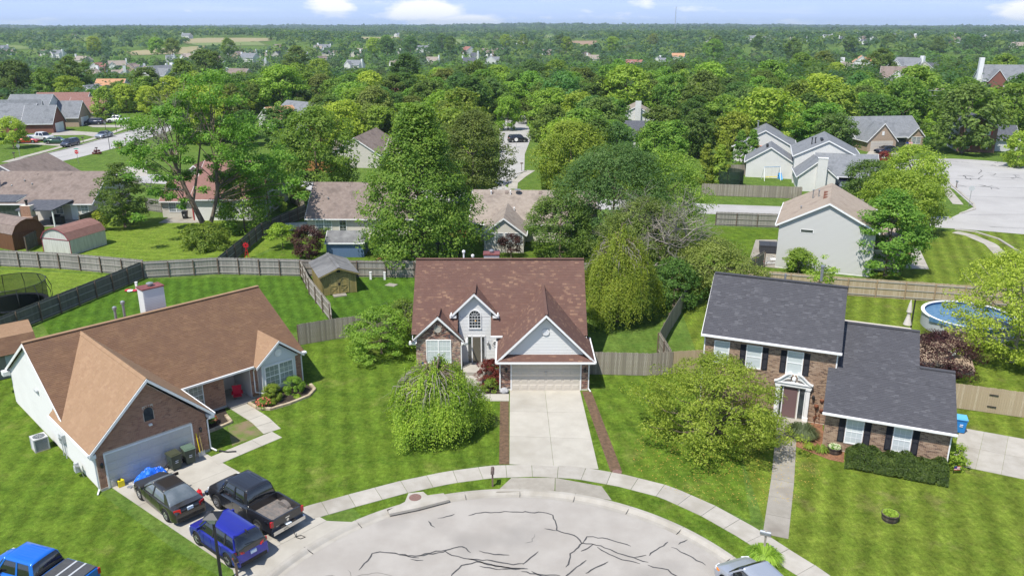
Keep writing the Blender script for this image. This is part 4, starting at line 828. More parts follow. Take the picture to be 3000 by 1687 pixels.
bs = MB(); bs.extr([(-3.0, 12.6, 4.9), (.5, 12.6, 4.9), (-1.25, 11.5, 6.3)], (0, .1, 0)); MB().extr([(-4.2, 15.5, 3.2), (.2, 15.5, 3.2), (-2.0, 15.5, 5.7)], (0, -5, 0)).build('rear_roof', 'shingle_slate', H3)
MB().lathe([(.1, 0), (.1, 1.0), (.16, 1.0), (.16, 1.12)], 10, (-1.25, 9.8, 7.9)).build('vent_pipe', 'grey_metal', H3); MB().lathe([(.07, 0), (.07, .4)], 10, (-3.6, 9.2, 7.9)).build('vent_pipe', 'grey_metal', H3)

# ---------------------------------------------------------------- houses of the second and third rows
def rmat(n, c, c2, c3=None): mat(n, c, .95, col2=c2, scale=2.5, bump=.35, bscale=14, col3=c3, spec=.1, stretch=(1, 1, 1))
rmat('roof_brown_old', (.19, .15, .13), (.235, .19, .165), (.15, .12, .105)); rmat('roof_grey', (.17, .18, .19), (.21, .22, .235), (.14, .15, .16)); rmat('roof_maroon', (.21, .115, .098), (.245, .14, .118))
rmat('roof_tan_old', (.31, .255, .205), (.35, .29, .235), (.26, .21, .17)); rmat('roof_orange', (.42, .23, .13), (.47, .27, .16)); rmat('roof_dark', (.08, .085, .10), (.11, .115, .13)); rmat('roof_red', (.27, .12, .10), (.31, .15, .12))
rmat('roof_taupe', (.26, .22, .185), (.31, .265, .225), (.21, .175, .15))
def sidem(n, c, c2, p=.12):
    m = mat(n, c, .6, col2=c2, scale=.7); nt = m.node_tree; N = nt.nodes; Lk = nt.links; b = N['Principled BSDF']
    tc = N.new('ShaderNodeTexCoord'); w = N.new('ShaderNodeTexWave'); w.bands_direction = 'Z'; w.wave_profile = 'SAW'; w.inputs['Scale'].default_value = .314 / p
    Lk.new(tc.outputs['Object'], w.inputs['Vector']); bp = N.new('ShaderNodeBump'); bp.inputs['Strength'].default_value = .8; bp.inputs['Distance'].default_value = .02; bp.invert = True
    Lk.new(w.outputs[0], bp.inputs['Height']); Lk.new(bp.outputs[0], b.inputs['Normal'])
sidem('lap_beige', (.55, .52, .455), (.51, .48, .42)); sidem('lap_white', (.64, .635, .61), (.60, .595, .57)); sidem('lap_greygreen', (.40, .43, .39), (.37, .40, .36)); sidem('lap_grey', (.52, .53, .52), (.48, .49, .48))
mat('far_brick_red', (.25, .11, .08), .9, col2=(.20, .085, .065), scale=4); mat('far_brick_tan', (.42, .32, .24), .9, col2=(.36, .27, .2), scale=4); mat('far_brick_brown', (.25, .15, .11), .9, col2=(.2, .12, .09), scale=4)
mat('shutter_red', (.35, .06, .06), .5); mat('shutter_teal', (.05, .12, .15), .5)

def block(p, u0, u1, w0, w1, eave, ridge, axis, wall, rf, ov=.35, gov=.2, gable=None, base=0, trim='trim_white', th=.14):
    """walls, two roof slopes and rake boards of one gabled volume; axis: the way its ridge runs"""
    gable = gable or wall; mb = MB(); mb.box(u0, w0, base, u1, w1, eave - .05); g = MB(); r1 = MB(); t = MB()
    if axis == 'u':
        m = (w0 + w1) / 2; s = (ridge - eave) / (m - w0)
        for u, d in ((u0, 1), (u1, -1)): g.extr([(u, w0, eave - .06), (u, w1, eave - .06), (u, m, ridge - .1)], (d * .1, 0, 0))
        a, b = u0 - gov, u1 + gov
        for q, sg_ in ((w0 - ov, 1), (w1 + ov, -1)):
            zb = eave - s * ov; o = MB().extr([(a, q, zb), (b, q, zb), (b, m, ridge), (a, m, ridge)], (0, 0, -th)); o.build('roof', rf, p)
            for u, sd in ((a, -1), (b, 1)): rake(t, (u, q, zb - .02), (u, m, ridge - .02), .2, .04, (sd, 0, 0))
            t.box(a, q - (.08 if sg_ > 0 else 0), zb - .13, b, q + (0 if sg_ > 0 else .08), zb + .005)
    else:
        m = (u0 + u1) / 2; s = (ridge - eave) / (m - u0)
        for w, d in ((w0, 1), (w1, -1)): g.extr([(u0, w, eave - .06), (u1, w, eave - .06), (m, w, ridge - .1)], (0, d * .1, 0))
        a, b = w0 - gov, w1 + gov
        for q, sg_ in ((u0 - ov, 1), (u1 + ov, -1)):
            zb = eave - s * ov; MB().extr([(q, a, zb), (q, b, zb), (m, b, ridge), (m, a, ridge)], (0, 0, -th)).build('roof', rf, p)
            for w, sd in ((a, -1), (b, 1)): rake(t, (q, w, zb - .02), (m, w, ridge - .02), .2, .04, (0, sd, 0))
            t.box(q - (.08 if sg_ > 0 else 0), a, zb - .13, q + (0 if sg_ > 0 else .08), b, zb + .005)
    mb.build('wall', wall, p); g.build('gable_wall', gable, p); t.build('trim', trim, p)
def pipe(p, u, w, z0, h=.5, r=.06, m='grey_metal'): MB().lathe([(r, 0), (r, h), (r * 1.7, h), (r * 1.7, h + .1), (r * .6, h + .16)], 8, (u, w, z0)).build('vent_pipe', m, p)
def rvent(p, u, w, z0, s=1): MB().extr([(u - .2 * s, w - .18, z0), (u + .2 * s, w - .18, z0), (u + .2 * s, w + .1, z0 + .2), (u - .2 * s, w + .1, z0 + .2)], (0, .05, .12)).build('roof_vent', 'roof_brown_old', p)

A = thing('house', 'long beige house with weathered brown roof and dark patio covers', 'house', (-56.2, 105.0, 0), 0)
block(A, -26, 0, 0, 11, 2.45, 5.65, 'u', 'lap_beige', 'roof_brown_old', gable='lap_greygreen'); block(A, -23.5, -13, 11, 23, 2.45, 5.6, 'w', 'lap_beige', 'roof_brown_old')
MB().extr([(-30, 2.9, 3.9), (-8.1, 2.9, 3.9), (-10.0, -.2, 2.55), (-30, -.2, 2.55)], (0, 0, -.12)).build('patio_cover', 'roof_dark', A); MB().extr([(-7.6, .1, 2.75), (-2.4, .1, 2.75), (-3.0, -4.2, 2.3), (-7.8, -4.2, 2.3)], (0, 0, -.14)).build('patio_cover', 'roof_dark', A)
for u in (-7.4, -3.1): MB().box(u - .07, -4.1, 0, u + .07, -3.95, 2.2).build('post', 'trim_white', A)
MB().extr([(-9.9, -.2, 2.5), (-8.0, 2.9, 3.85), (-8.0, 2.9, 2.6)], (-.1, 0, 0)).build('gable_wall', 'lap_greygreen', A)
for u in (-4.9, -1.5): window(A, (u, 0, .9), X, .9, 1.2, 'pane_mid', grid_=(2, 2))
MB().box(-2.9, -.03, 0, -2.0, 0, 2.1).build('door', 'trim_white', A); MB().box(-14, -.02, 0, -8, .0, 2.4).build('porch_opening_shade', 'pane_dark', A)  # last box: dark sheet on the wall, painted for the shade inside the porch
for (u, w, z, h) in ((-14.7, 3.3, 3.9, .9), (-10.6, 3.6, 4.2, .5), (-12.0, 2.8, 3.8, .3), (-9.3, 3.0, 4.0, .3)): pipe(A, u, w, z, h)
MB().lathe([(.2, 0), (.2, 1.9), (.3, 1.9), (.3, 2.1), (.1, 2.2)], 12, (-13.6, 2.7, 3.6)).build('flue', 'grey_metal', A)
for u in (-19, -9.6, -5): rvent(A, u, 4.9, 5.15)
MB().box(-12, -3.8, -.05, -2, 0, .06).build('patio_slab', 'concrete_old', A)
fp = thing('outdoor_fireplace', 'red brick outdoor fireplace with a black flue beside the dark patio cover', 'fireplace', (-62.4, 100.9, 0), 0)
fb = MB().box(-.8, -.6, 0, .8, .6, 1.5).box(-.65, -.5, 1.5, .65, .5, 2.9).build('body', 'mortar', fp)
for (a, b, h0, h1_) in ((-.8, 1.6, .05, 1.5), (-.65, 1.3, 1.5, 2.9)): clad('brick', fp, 'brick_red', (a, -.6 if h0 < 1 else -.5, h0), X, Zu, [(0, 0), (b, 0), (b, h1_ - h0), (0, h1_ - h0)], .21, .075, .012, .012, .012, singles=140)
clad('brick', fp, 'brick_red', (.8, -.6, .05), Y, Zu, [(0, 0), (1.2, 0), (1.2, 1.45), (0, 1.45)], .21, .075, .012, .012, .012, singles=0)
MB().lathe([(.14, 0), (.14, .5), (.2, .5), (.2, .7)], 10, (0, 0, 2.9)).build('flue', 'black_metal', fp)

Bh = thing('house', 'beige house with faded red shingle roof behind the tall sparse tree', 'house', (-47.6, 106.6, 0), 0)
block(Bh, 0, 4.9, 0, 9, 2.45, 5.0, 'u', 'lap_beige', 'roof_maroon'); block(Bh, 4.9, 14.0, -1.9, 11.6, 3.1, 7.0, 'u', 'lap_white', 'roof_maroon', gable='lap_greygreen'); block(Bh, -2, 6.5, 7, 16, 2.5, 6, 'w', 'lap_white', 'roof_maroon')
window(Bh, (1.0, 0, .8), X, 1.9, 1.25, 'pane_mid', twin=True); MB().box(4.1, -.06, 0, 4.3, 0, 2.3).box(4.9, -1.96, 0, 5.05, -1.9, 2.3).build('trim_red', 'shutter_red', Bh)
MB().box(4.35, -.04, 0, 4.85, 0, 2.1).build('door', 'trim_white', Bh); MB().box(14.0, 3, 3.6, 14.03, 3.8, 4.6).build('window', 'pane_dark', Bh); MB().box(.8, -3.4, -.04, 6.2, -.1, .05).build('patio_slab', 'concrete_old', Bh)
D_ = MB().lathe([(.02, 0), (.3, .05), (.4, .12), (.38, .12), (.0, .04)], 16, (-.3, .6, 3.0)).build('dish_antenna', 'grey_metal', Bh)

Ch = thing('house', 'pale beige house with grey brown roof, its left half beside the big green maple', 'house', (-25.3, 96.3, 0), -1)
block(Ch, 0, 13, 0, 10, 2.5, 5.85, 'u', 'lap_beige', 'roof_brown_old'); window(Ch, (1.1, 0, .85), X, 1.9, 1.35, 'pane_mid', twin=True); window(Ch, (4.0, 0, .5), X, .8, 1.75, 'pane_dark', grid_=(2, 2)); MB().box(5.4, -2.2, -.02, 8, 0, .1).build('patio_slab', 'concrete', Ch)
pipe(Ch, 2.2, 2.4, 4.0, .3); rvent(Ch, 4.4, 4.4, 5.3, 1.2)
Dh = thing('house', 'beige house with gabled sunroom and weathered grey brown roof above the central maroon roof', 'house', (-5.0, 93.9, 0), -3)
block(Dh, 0, 15, 0, 10, 2.45, 5.35, 'u', 'lap_beige', 'roof_taupe'); block(Dh, 2.05, 6.6, -5.0, 3.5, 2.45, 4.15, 'w', 'lap_beige', 'roof_taupe')
window(Dh, (.95, 0, .85), X, .75, 1.35, 'pane_dark', grid_=None)
for i in range(4): window(Dh, (2.25 + i * 1.12, -5.0, 1.0), X, .86, 1.3, 'pane_mid', grid_=(2, 1), mid=False)
for (u, w, z) in ((2.2, 4.2, 4.75), (4.6, 4.2, 4.75), (5.2, 1.6, 3.25)): pipe(Dh, u, w, z, .5, .06, 'trim_white')
for u in (2.3, 4.1, 8.3, 10.3): rvent(Dh, u, 4.5, 5.0)
MB().lathe([(.02, 0), (.32, .05), (.42, .14), (.4, .14), (.0, .05)], 16, (5.5, 4.3, 5.4)).tube([(5.5, 4.3, 4.7), (5.5, 4.3, 5.4)], .03).build('dish_antenna', 'grey_metal', Dh)
pot = tag(MB().lathe([(.16, 0), (.2, .15), (.24, .42), (.2, .42)], 12, (-1.7, 88.1, 0)).build('flower_pot', mat('pot_blue', (.03, .05, .16), .25)), 'dark blue glazed pot against the sunroom wall', 'flower pot')

Eh = thing('house', 'white sided gable house with brown roof and orange fence behind the green maple', 'house', (-33.2, 147.0, 0), -6)
block(Eh, 0, 9.0, 0, 15, 2.6, 5.55, 'w', 'lap_beige', 'roof_brown_old'); block(Eh, 9, 12, 4, 14, 2.5, 4.6, 'u', 'lap_beige', 'roof_brown_old'); block(Eh, -1.4, 0, 6, 9, 2.4, 4.2, 'u', 'lap_grey', 'roof_brown_old'); MB().box(1.1, 4.5, 0, 2.0, 5.2, 4.4).build('chimney', 'trim_white', Eh)
Fh = thing('house', 'large pale gable house with tan roof and small slot vent', 'house', (28.4, 82.72, 0), -21.8)
block(Fh, 0, 9.45, 0, 11.5, 5.0, 7.5, 'w', 'lap_white', 'roof_tan_old', ov=.35, gov=.25); block(Fh, 9.4, 12.3, 3.0, 9.5, 2.5, 4.0, 'u', 'lap_white', 'roof_tan_old')
clad('siding_board', Fh, mat('siding_grey', (.53, .525, .505), .55, col2=(.50, .495, .475), scale=.6), (0, -.002, .25), X, Zu, [(0, 0), (9.45, 0), (9.45, 4.75), (4.72, 7.0), (0, 4.75)], 3.66, .125, .022, .004, 0, 'r', True, holes=[(2.2, 3.9, 3.4, 4.2)], singles=200)
MB().box(2.15, -.04, 4.1, 3.5, 0, 4.15).box(2.15, -.04, 4.45, 3.5, 0, 4.5).box(2.15, -.04, 4.1, 2.22, 0, 4.5).box(3.43, -.04, 4.1, 3.5, 0, 4.5).build('vent_frame', 'trim_white', Fh); MB().box(2.2, -.01, 4.13, 3.45, 0.01, 4.47).build('slot_vent', 'pane_dark', Fh)
for (u, w, z, h) in ((2.9, 6.6, 6.4, 1.0), (3.5, 6.2, 6.7, .8), (1.9, 3.0, 5.9, .3)): pipe(Fh, u, w, z, h)
for w in (3.6, 5.1, 6.6): MB().box(4.0, w, 7.05, 4.4, w + .4, 7.38).build('roof_vent', mat('vent_rust', (.2, .09, .06), .7), Fh)
MB().box(-1.0, 1.5, 2.35, 0, 9, 5.1).build('overhang', 'lap_white', Fh) if False else None

Gh = thing('house', 'white gabled house with broad chimney and open garage holding two dark cars', 'house', (45.1, 124.9, 0), -14)
block(Gh, 0, 5.5, 0, 9, 2.6, 4.9, 'w', 'lap_white', 'roof_grey'); block(Gh, 3, 12.2, 1.8, 11.6, 2.5, 5.2, 'u', 'lap_white', 'roof_grey')
MB().box(2.6, -.7, 0, 4.0, .1, 5.3).build('chimney', 'lap_white', Gh); MB().box(2.55, -.75, 5.3, 4.05, .15, 5.4).build('chimney_cap', 'trim_white', Gh)
MB().box(6.3, 1.76, 0, 11.3, 1.795, 2.2).build('garage_opening_shade', mat('garage_shade', (.015, .014, .014), .9), Gh); MB().box(8.9, 1.5, 1.2, 11.2, 1.7, 2.15).build('raised_door', 'lap_white', Gh)  # near-black panel on the wall, its colour standing for the unlit garage inside
Hh = thing('house', 'two storey white house with grey roof and black vents behind the open garage', 'house', (46.6, 131.8, 0), -17)
block(Hh, 0, 10, 0, 12, 4.7, 7.2, 'w', 'lap_white', 'roof_grey'); block(Hh, -7.6, 0.1, 3.5, 11, 2.9, 5.3, 'w', 'lap_white', 'roof_grey'); block(Hh, 10, 12.6, 5, 10, 2.5, 4.0, 'u', 'lap_white', 'roof_grey')
for w in (2.2, 3.2, 4.2): MB().box(3.9, w, 6.75, 4.3, w + .4, 7.05).build('roof_vent', 'black_metal', Hh)
for u, w in ((-4.6, 5.2), (-4.6, 6.2), (-4.6, 7.2)): MB().box(u, w, 5.0, u + .4, w + .4, 5.3).build('roof_vent', 'black_metal', Hh)
pipe(Hh, 2.6, 3.4, 5.9, 1.1, .08, 'black_metal'); pipe(Hh, 3.1, 3.0, 6.2, .9, .08, 'black_metal')
H5 = thing('house', 'white gabled house farthest behind the swing set yard', 'house', (42.0, 152, 0), -17); block(H5, 0, 11, 0, 12, 3.4, 6.4, 'w', 'lap_white', 'roof_grey'); pipe(H5, 4, 9, 5.6, 1.4, .15)

def ranch(label, O, ang, rf, brick, gable, door='garage_door_beige', shut=None, mirror=1, twin_=True, base=0):
    h = thing('house', label, 'house', (O[0], O[1], base), ang)
    block(h, 0, 15.6, 4.7, 15.6, 2.5, 6.1, 'u', brick, rf, gable='lap_greygreen'); block(h, 0, 6.3, 0, 9, 2.45, 5.8, 'w', brick, rf, gable=gable); block(h, 12, 15.5, 4.3, 8, 2.45, 4.2, 'w', gable, rf)
    MB().box(.65, -.04, 0, 5.6, 0, 2.15).build('garage_door', door, h)
    for i in range(1, 4): MB().box(.65, -.055, i * .54 - .01, 5.6, -.04, i * .54 + .01).build('door_rail', 'trim_soffit', h)
    window(h, (12.7, 4.3, .8), X, 2.0, 1.4, 'pane_mid', twin=True); window(h, (6.7, 4.7, .8), X, 1.0, 1.35, 'pane_mid')
    MB().box(9.2, 4.66, 0, 11.6, 4.69, 2.35).build('porch_opening_shade', 'pane_dark', h); MB().box(2.9, -.04, 3.3, 3.4, 0, 4.1).build('gable_vent', 'trim_white', h)  # first box: flat dark sheet stands in for the shaded porch recess
    if shut: MB().box(7.9, 4.62, .75, 8.25, 4.69, 2.2).build('shutter', shut, h)
    return h
ranch('tan brick ranch house with grey roof, a navy saloon parked at its garage', (73.6, 166.3), 8, 'roof_grey', 'far_brick_tan', 'far_brick_tan', shut='shutter_teal')
K = thing('house', 'red brick two storey house with red shutters beyond the right turning circle', 'house', (92.3, 166.6, 0), -16)
block(K, 0, 7, 0, 9, 5.2, 7.3, 'w', 'lap_grey', 'roof_dark'); MB().box(0, -.06, 0, 7.0, -.01, 5.1).extr([(0, -.05, 5.1), (7, -.05, 5.1), (3.5, -.05, 7.1)], (0, .04, 0)).build('brick_front', 'far_brick_brown', K)
block(K, 6, 12, 3, 11, 2.6, 5.0, 'u', 'lap_grey', 'roof_dark')
for z in (.8, 3.6):
    for u in (1.2, 4.6): window(K, (u, -.06, z), X, 1.1, 1.4, 'pane_blind'); MB().box(u - .45, -.09, z, u - .1, -.06, z + 1.4).build('shutter', 'shutter_red', K); MB().box(u + 1.2, -.09, z, u + 1.55, -.06, z + 1.4).build('shutter', 'shutter_red', K)

# cluster along the left street
L1 = thing('house', 'grey roofed house with red brick garage gable beside the white and green cars', 'house', (-118.5, 195.8, 0), 6)
block(L1, 0, 7.0, 0, 7.2, 2.6, 6.4, 'u', 'far_brick_red', 'roof_grey', gable='far_brick_red'); block(L1, -12, 1, 2, 12, 2.6, 6.6, 'u', 'far_brick_red', 'roof_grey'); block(L1, -8, 2, 9, 20, 4.6, 8.2, 'u', 'lap_white', 'roof_grey')
block(L1, -9.5, 2, 6.4, 9, 4.3, 7.4, 'u', 'lap_white', 'roof_grey'); MB().box(7.0, 1.4, 0, 7.06, 6, 2.2).build('garage_door', 'trim_white', L1); MB().box(-12.5, 11, 0, -11.2, 12, 7.6).build('chimney', 'trim_white', L1); window(L1, (-1.9, 2, .9), X, .9, 1.6, 'pane_mid')
block(L1, -14, -4, 0.3, 6, 5.0, 7.9, 'w', 'lap_white', 'roof_grey') if False else None
um = thing('patio_umbrella', 'closed red patio umbrella against the red brick wall', 'umbrella', (-118.6, 196.4, 0)); MB().tube([(0, 0, 0), (0, 0, 2.4)], .03).build('pole', 'black_metal', um); MB().lathe([(.06, 2.6), (.2, 1.9), (.28, .9), (.22, .85)], 10).build('canopy', mat('umbrella_red', (.5, .03, .05), .7), um)
L2 = thing('house', 'tan brick house with dark grey roof and white garage door, second on the left street', 'house', (-119.5, 208.6, 0), 6); block(L2, 0, 7.6, 0, 8.0, 2.6, 6.3, 'u', 'far_brick_tan', 'roof_grey', gable='far_brick_tan'); block(L2, -12, 0, 0, 14, 2.6, 6.5, 'u', 'far_brick_tan', 'roof_grey'); MB().box(7.6, 1.5, 0, 7.66, 6.5, 2.2).build('garage_door', 'trim_white', L2)
L3 = thing('house', 'house with brown maroon roof and pale garage, third on the left street', 'house', (-121, 221, 0), 4); block(L3, 0, 9.6, 0, 9, 2.6, 6.2, 'u', 'lap_beige', 'roof_maroon'); block(L3, -12, 2, 6, 16, 2.6, 7, 'u', 'lap_beige', 'roof_maroon'); MB().box(9.6, 2, 0, 9.66, 6.5, 2.2).build('garage_door', 'trim_white', L3)
L4 = thing('house', 'white gable house with orange and grey roof behind the maroon roofed house', 'house', (-150, 279, 0), 0); block(L4, 0, 9, 0, 10, 2.8, 5.6, 'w', 'lap_white', 'roof_grey'); block(L4, 3, 13, 8, 18, 3.2, 7, 'u', 'lap_white', 'roof_orange')
L0 = thing('house', 'brown roofed house cut by the left edge of the picture, behind the small street tree', 'house', (-127, 178, 0), 6); block(L0, 0, 9, 0, 10, 2.6, 5.8, 'u', 'far_brick_brown', 'roof_brown_old')
M1 = thing('house', 'white house with reddish brown roof among the trees left of the maple top', 'house', (-39.5, 247, 0), -24); block(M1, 0, 10, 0, 9, 4.6, 7.2, 'u', 'lap_white', 'roof_red'); block(M1, 2, 10, -3, 0, 2.5, 3.6, 'u', 'lap_white', 'roof_orange'); [window(M1, (u, 0, 3.2), X, .9, 1.2, 'pane_dark', grid_=None) for u in (3, 5.5, 8)]
M2 = thing('house', 'house with taupe roof and tall white chimney above the dark oak on the right', 'house', (26, 200, 0), -8); block(M2, 0, 9, 0, 12, 3.9, 6.2, 'w', 'lap_white', 'roof_taupe'); MB().box(4.2, -.8, 0, 5.6, 0, 7.4).build('chimney', 'lap_white', M2)
M3 = thing('house', 'low house with dark slate roof half hidden between oaks', 'house', (23, 170, 0), -8); block(M3, 0, 8, 0, 11, 2.6, 5.4, 'u', 'lap_white', 'roof_dark')
M4 = thing('house', 'white house with grey roof behind the crown of the tall sparse tree', 'house', (-63, 215, 0), -40); block(M4, 0, 12, 0, 9, 3.0, 6, 'u', 'lap_white', 'roof_grey'); block(M4, 2, 9, -6, 2, 2.6, 5.2, 'w', 'lap_white', 'roof_orange')
M5 = thing('house', 'large house with taupe roofs and white gables at the right edge', 'house', (119, 232, 0), -30); block(M5, 0, 18, 0, 12, 3.4, 7.6, 'u', 'lap_beige', 'roof_taupe'); block(M5, 2, 10, -6, 4, 3, 6.4, 'w', 'lap_white', 'roof_taupe'); block(M5, 13, 21, -3, 8, 2.6, 5, 'w', 'lap_white', 'roof_taupe'); MB().box(17, 4, 0, 18.4, 5.2, 9).build('chimney', 'trim_white', M5)
M6 = thing('house', 'two storey house with red brick gables and white chimney, right edge', 'house', (150, 262, 3), -12); block(M6, 0, 14, 0, 10, 5.6, 10, 'u', 'lap_white', 'roof_grey'); block(M6, 1, 6, -2, 4, 5.6, 8.8, 'w', 'far_brick_red', 'roof_grey'); block(M6, 9, 13, -2, 4, 4, 6.5, 'w', 'far_brick_red', 'roof_grey'); MB().box(-1.3, 2, 0, 0, 3.4, 12.2).build('chimney', 'trim_white', M6)

# ---------------------------------------------------------------- sheds
mat('plank_yellow', (.36, .29, .10), .8, island=[(.36, .29, .105), (.31, .25, .09), (.40, .32, .13), (.27, .215, .08)], col2=(.22, .19, .08), scale=1.4, stretch=(3, 3, .6)); mat('roof_worn', (.14, .14, .14), .95, col2=(.22, .22, .215), scale=.9, col3=(.10, .10, .10), bump=.3)
s = thing('shed', 'small yellow plank shed with grey gable roof and crossed double doors', 'shed', (-18.3, 73.05, 0), 23)
Wd, Dp = 3.35, 5.3
b = MB().box(0, 0, 0, Wd, Dp, 2.1).extr([(0, 0, 2.05), (Wd, 0, 2.05), (Wd / 2, 0, 2.72)], (0, .1, 0)).build('wall', 'plank_yellow', s)
clad('plank', s, 'plank_yellow', (0, 0, .05), X, Zu, [(0, 0), (Wd, 0), (Wd, 2.0), (0, 2.0)], .2, 3, .025, .012, 0, 0, thj=.3); clad('plank', s, 'plank_yellow', (0, Dp, .05), -Y, Zu, [(0, 0), (Dp, 0), (Dp, 2.0), (0, 2.0)], .2, 3, .025, .012, 0, 0, thj=.3)
for a in (0, 1):
    q = -.3 if a == 0 else Wd + .3; roof(s, (q, Dp + .15, 1.98) if a == 0 else (q, -.3, 1.98), -Y if a == 0 else Y, ((Wd / 2 + .3) * (1 if a == 0 else -1), 0, .78), [(0, 0), (Dp + .45, 0), (Dp + .45, 2.12), (0, 2.12)], 'roof_worn', singles=60, ex=.16, tab=.33, sth=.012)
MB().bar((Wd / 2, -.3, 2.77), (Wd / 2, Dp + .15, 2.77), .3, .05).build('ridge_cap', 'roof_worn', s)
for (a, c) in (((-.3, -.3, 1.95), (Wd / 2, -.3, 2.72)), ((Wd + .3, -.3, 1.95), (Wd / 2, -.3, 2.72))): t = MB(); rake(t, a, c, .12, .03); t.build('rake_board', 'plank_yellow', s)
for k in (0, 1):
    x0 = .72 + k * .96; d = MB().box(x0, -.05, .12, x0 + .92, -.02, 1.75).build('door', 'plank_yellow', s); z = MB()
    z.bar((x0 + .05, -.065, .2), (x0 + .87, -.065, .85), .09, .03, (0, -1, 0)).bar((x0 + .87, -.062, .2), (x0 + .05, -.062, .85), .09, .03, (0, -1, 0)); z.box(x0, -.08, .12, x0 + .1, -.05, 1.75).box(x0 + .82, -.08, .12, x0 + .92, -.05, 1.75).box(x0 + .1, -.08, .86, x0 + .82, -.05, .97).box(x0 + .1, -.08, .12, x0 + .82, -.05, .22)
    for i in range(7): a, c = math.pi * i / 7, math.pi * (i + 1) / 7; z.bar((x0 + .46 + .36 * math.cos(a), -.065, 1.3 + .36 * math.sin(a)), (x0 + .46 + .36 * math.cos(c), -.065, 1.3 + .36 * math.sin(c)), .08, .03, (0, -1, 0))
    z.build('brace', 'plank_yellow', d); MB().box(x0 + (.85 if k == 0 else .0), -.1, .95, x0 + (.92 if k == 0 else .07), -.08, 1.2).build('latch', 'black_metal', d)
MB().box(1.5, -.04, 2.2, 1.85, 0, 2.42).build('vent', 'black_metal', s); MB().box(.95, -.85, 0, 2.2, -.1, .1).build('step', 'concrete_old', s)
for x in (.0, Wd - .09): MB().box(x, -.05, 0, x + .09, 0, 2.0).build('corner_board', 'plank_yellow', s)
def barn(label, O, ang, W_, D_, hw, h, wallm, roofm, trimm):
    s = thing('shed', label, 'shed', (O[0], O[1], 0), ang); pr = [(0, hw), (W_ * .14, hw + (h - hw) * .62), (W_ * .32, hw + (h - hw) * .9), (W_ * .5, h), (W_ * .68, hw + (h - hw) * .9), (W_ * .86, hw + (h - hw) * .62), (W_, hw)]
    MB().extr([(0, 0, 0), (W_, 0, 0)] + [(x, 0, z) for x, z in reversed(pr)], (0, D_, 0)).build('wall', wallm, s)
    for (a, b_) in zip(pr, pr[1:]): d = Vector((b_[0] - a[0], 0, b_[1] - a[1])); n = Vector((-d.z, 0, d.x)).normalized() * .05; MB().extr([(a[0], -.12, a[1] + .005), (b_[0], -.12, b_[1] + .005), (b_[0], D_ + .12, b_[1] + .005), (a[0], D_ + .12, a[1] + .005)], n).build('roof', roofm, s)
    t = MB(); t.bar((0, -.02, hw), (W_, -.02, hw), .08, .04, (0, -1, 0)).bar((.04, -.02, 0), (.04, -.02, hw), .08, .04, (0, -1, 0)).bar((W_ - .04, -.02, 0), (W_ - .04, -.02, hw), .08, .04, (0, -1, 0))
    for (a, b_) in zip(pr, pr[1:]): t.bar((a[0], -.13, a[1]), (b_[0], -.13, b_[1]), .09, .04, (0, -1, 0))
    t.build('trim', trimm, s); return s
mat('shed_white', (.55, .55, .51), .85, col2=(.45, .45, .41), scale=1.5, stretch=(4, 4, .5)); mat('shed_brown', (.16, .075, .035), .8, col2=(.12, .055, .028), scale=2, stretch=(5, 5, .5)); mat('trim_maroon', (.25, .05, .07), .6); mat('shed_blue', (.10, .16, .27), .7, col2=(.085, .14, .24), scale=3, stretch=(8, 8, .5)); mat('shed_grey', (.24, .235, .21), .8, col2=(.20, .195, .175), scale=2)
barn('white barn shed with maroon trim and gambrel roof on the long lawn', (-53.9, 88.7), -18, 4.1, 5.2, 1.75, 3.0, 'shed_white', 'roof_maroon', 'trim_maroon')
barn('dark brown barn shed with grey gambrel roof behind the left fence', (-57.7, 89.4), 62, 3.9, 7, 1.9, 3.4, 'shed_brown', 'roof_brown_old', 'shed_brown')
bl = thing('shed', 'blue shed with pale grey roof behind the back fence', 'shed', (-20.88, 86.76), 0); block(bl, 0, 4.2, 0, 3.0, 1.8, 2.75, 'u', 'shed_blue', 'roof_worn', ov=.15, gov=.1)
sb_ = thing('shed', 'grey shed with tan shingled roof beside the trampoline, cut by the left edge', 'shed', (-37.4, 54.2, 0), 40)
MB().box(-4, 0, 0, 2.0, 4.2, 2.0).build('wall', 'shed_grey', sb_); MB().box(.1, -.04, .1, 1.0, 0, 1.95).build('door', mat('door_pale', (.42, .47, .5), .6), sb_); MB().bar((-1.9, -.05, .1), (-1.0, -.05, .8), .1, .04, (0, -1, 0)).bar((-1.0, -.05, .1), (-1.9, -.05, .8), .1, .04, (0, -1, 0)).build('brace', 'shed_grey', sb_)
roof(sb_, (-4.2, -.35, 1.9), X, (0, 1.0, 1.05), [(0, 0), (6.5, 0), (6.5, 1.45), (0, 1.45)], 'shingle_brown', singles=90); roof(sb_, (-4.2, .65, 2.95), X, (0, 1.5, .55), [(0, 0), (6.5, 0), (6.5, 1.6), (0, 1.6)], 'shingle_tan', singles=60); roof(sb_, (2.3, 4.5, 1.9), -X, (0, -1, 1.05), [(0, 0), (6.5, 0), (6.5, 1.45), (0, 1.45)], 'shingle_tan', shingles=False); roof(sb_, (2.3, 3.6, 2.95), -X, (0, -1.5, .55), [(0, 0), (6.5, 0), (6.5, 1.6), (0, 1.6)], 'shingle_tan', shingles=False)
MB().extr([(2.0, -.0, 1.95), (2.0, 4.2, 1.95), (2.0, 3.4, 2.85), (2.0, 2.1, 3.35), (2.0, .75, 2.9)], (-.1, 0, 0)).build('gable', 'shed_grey', sb_)
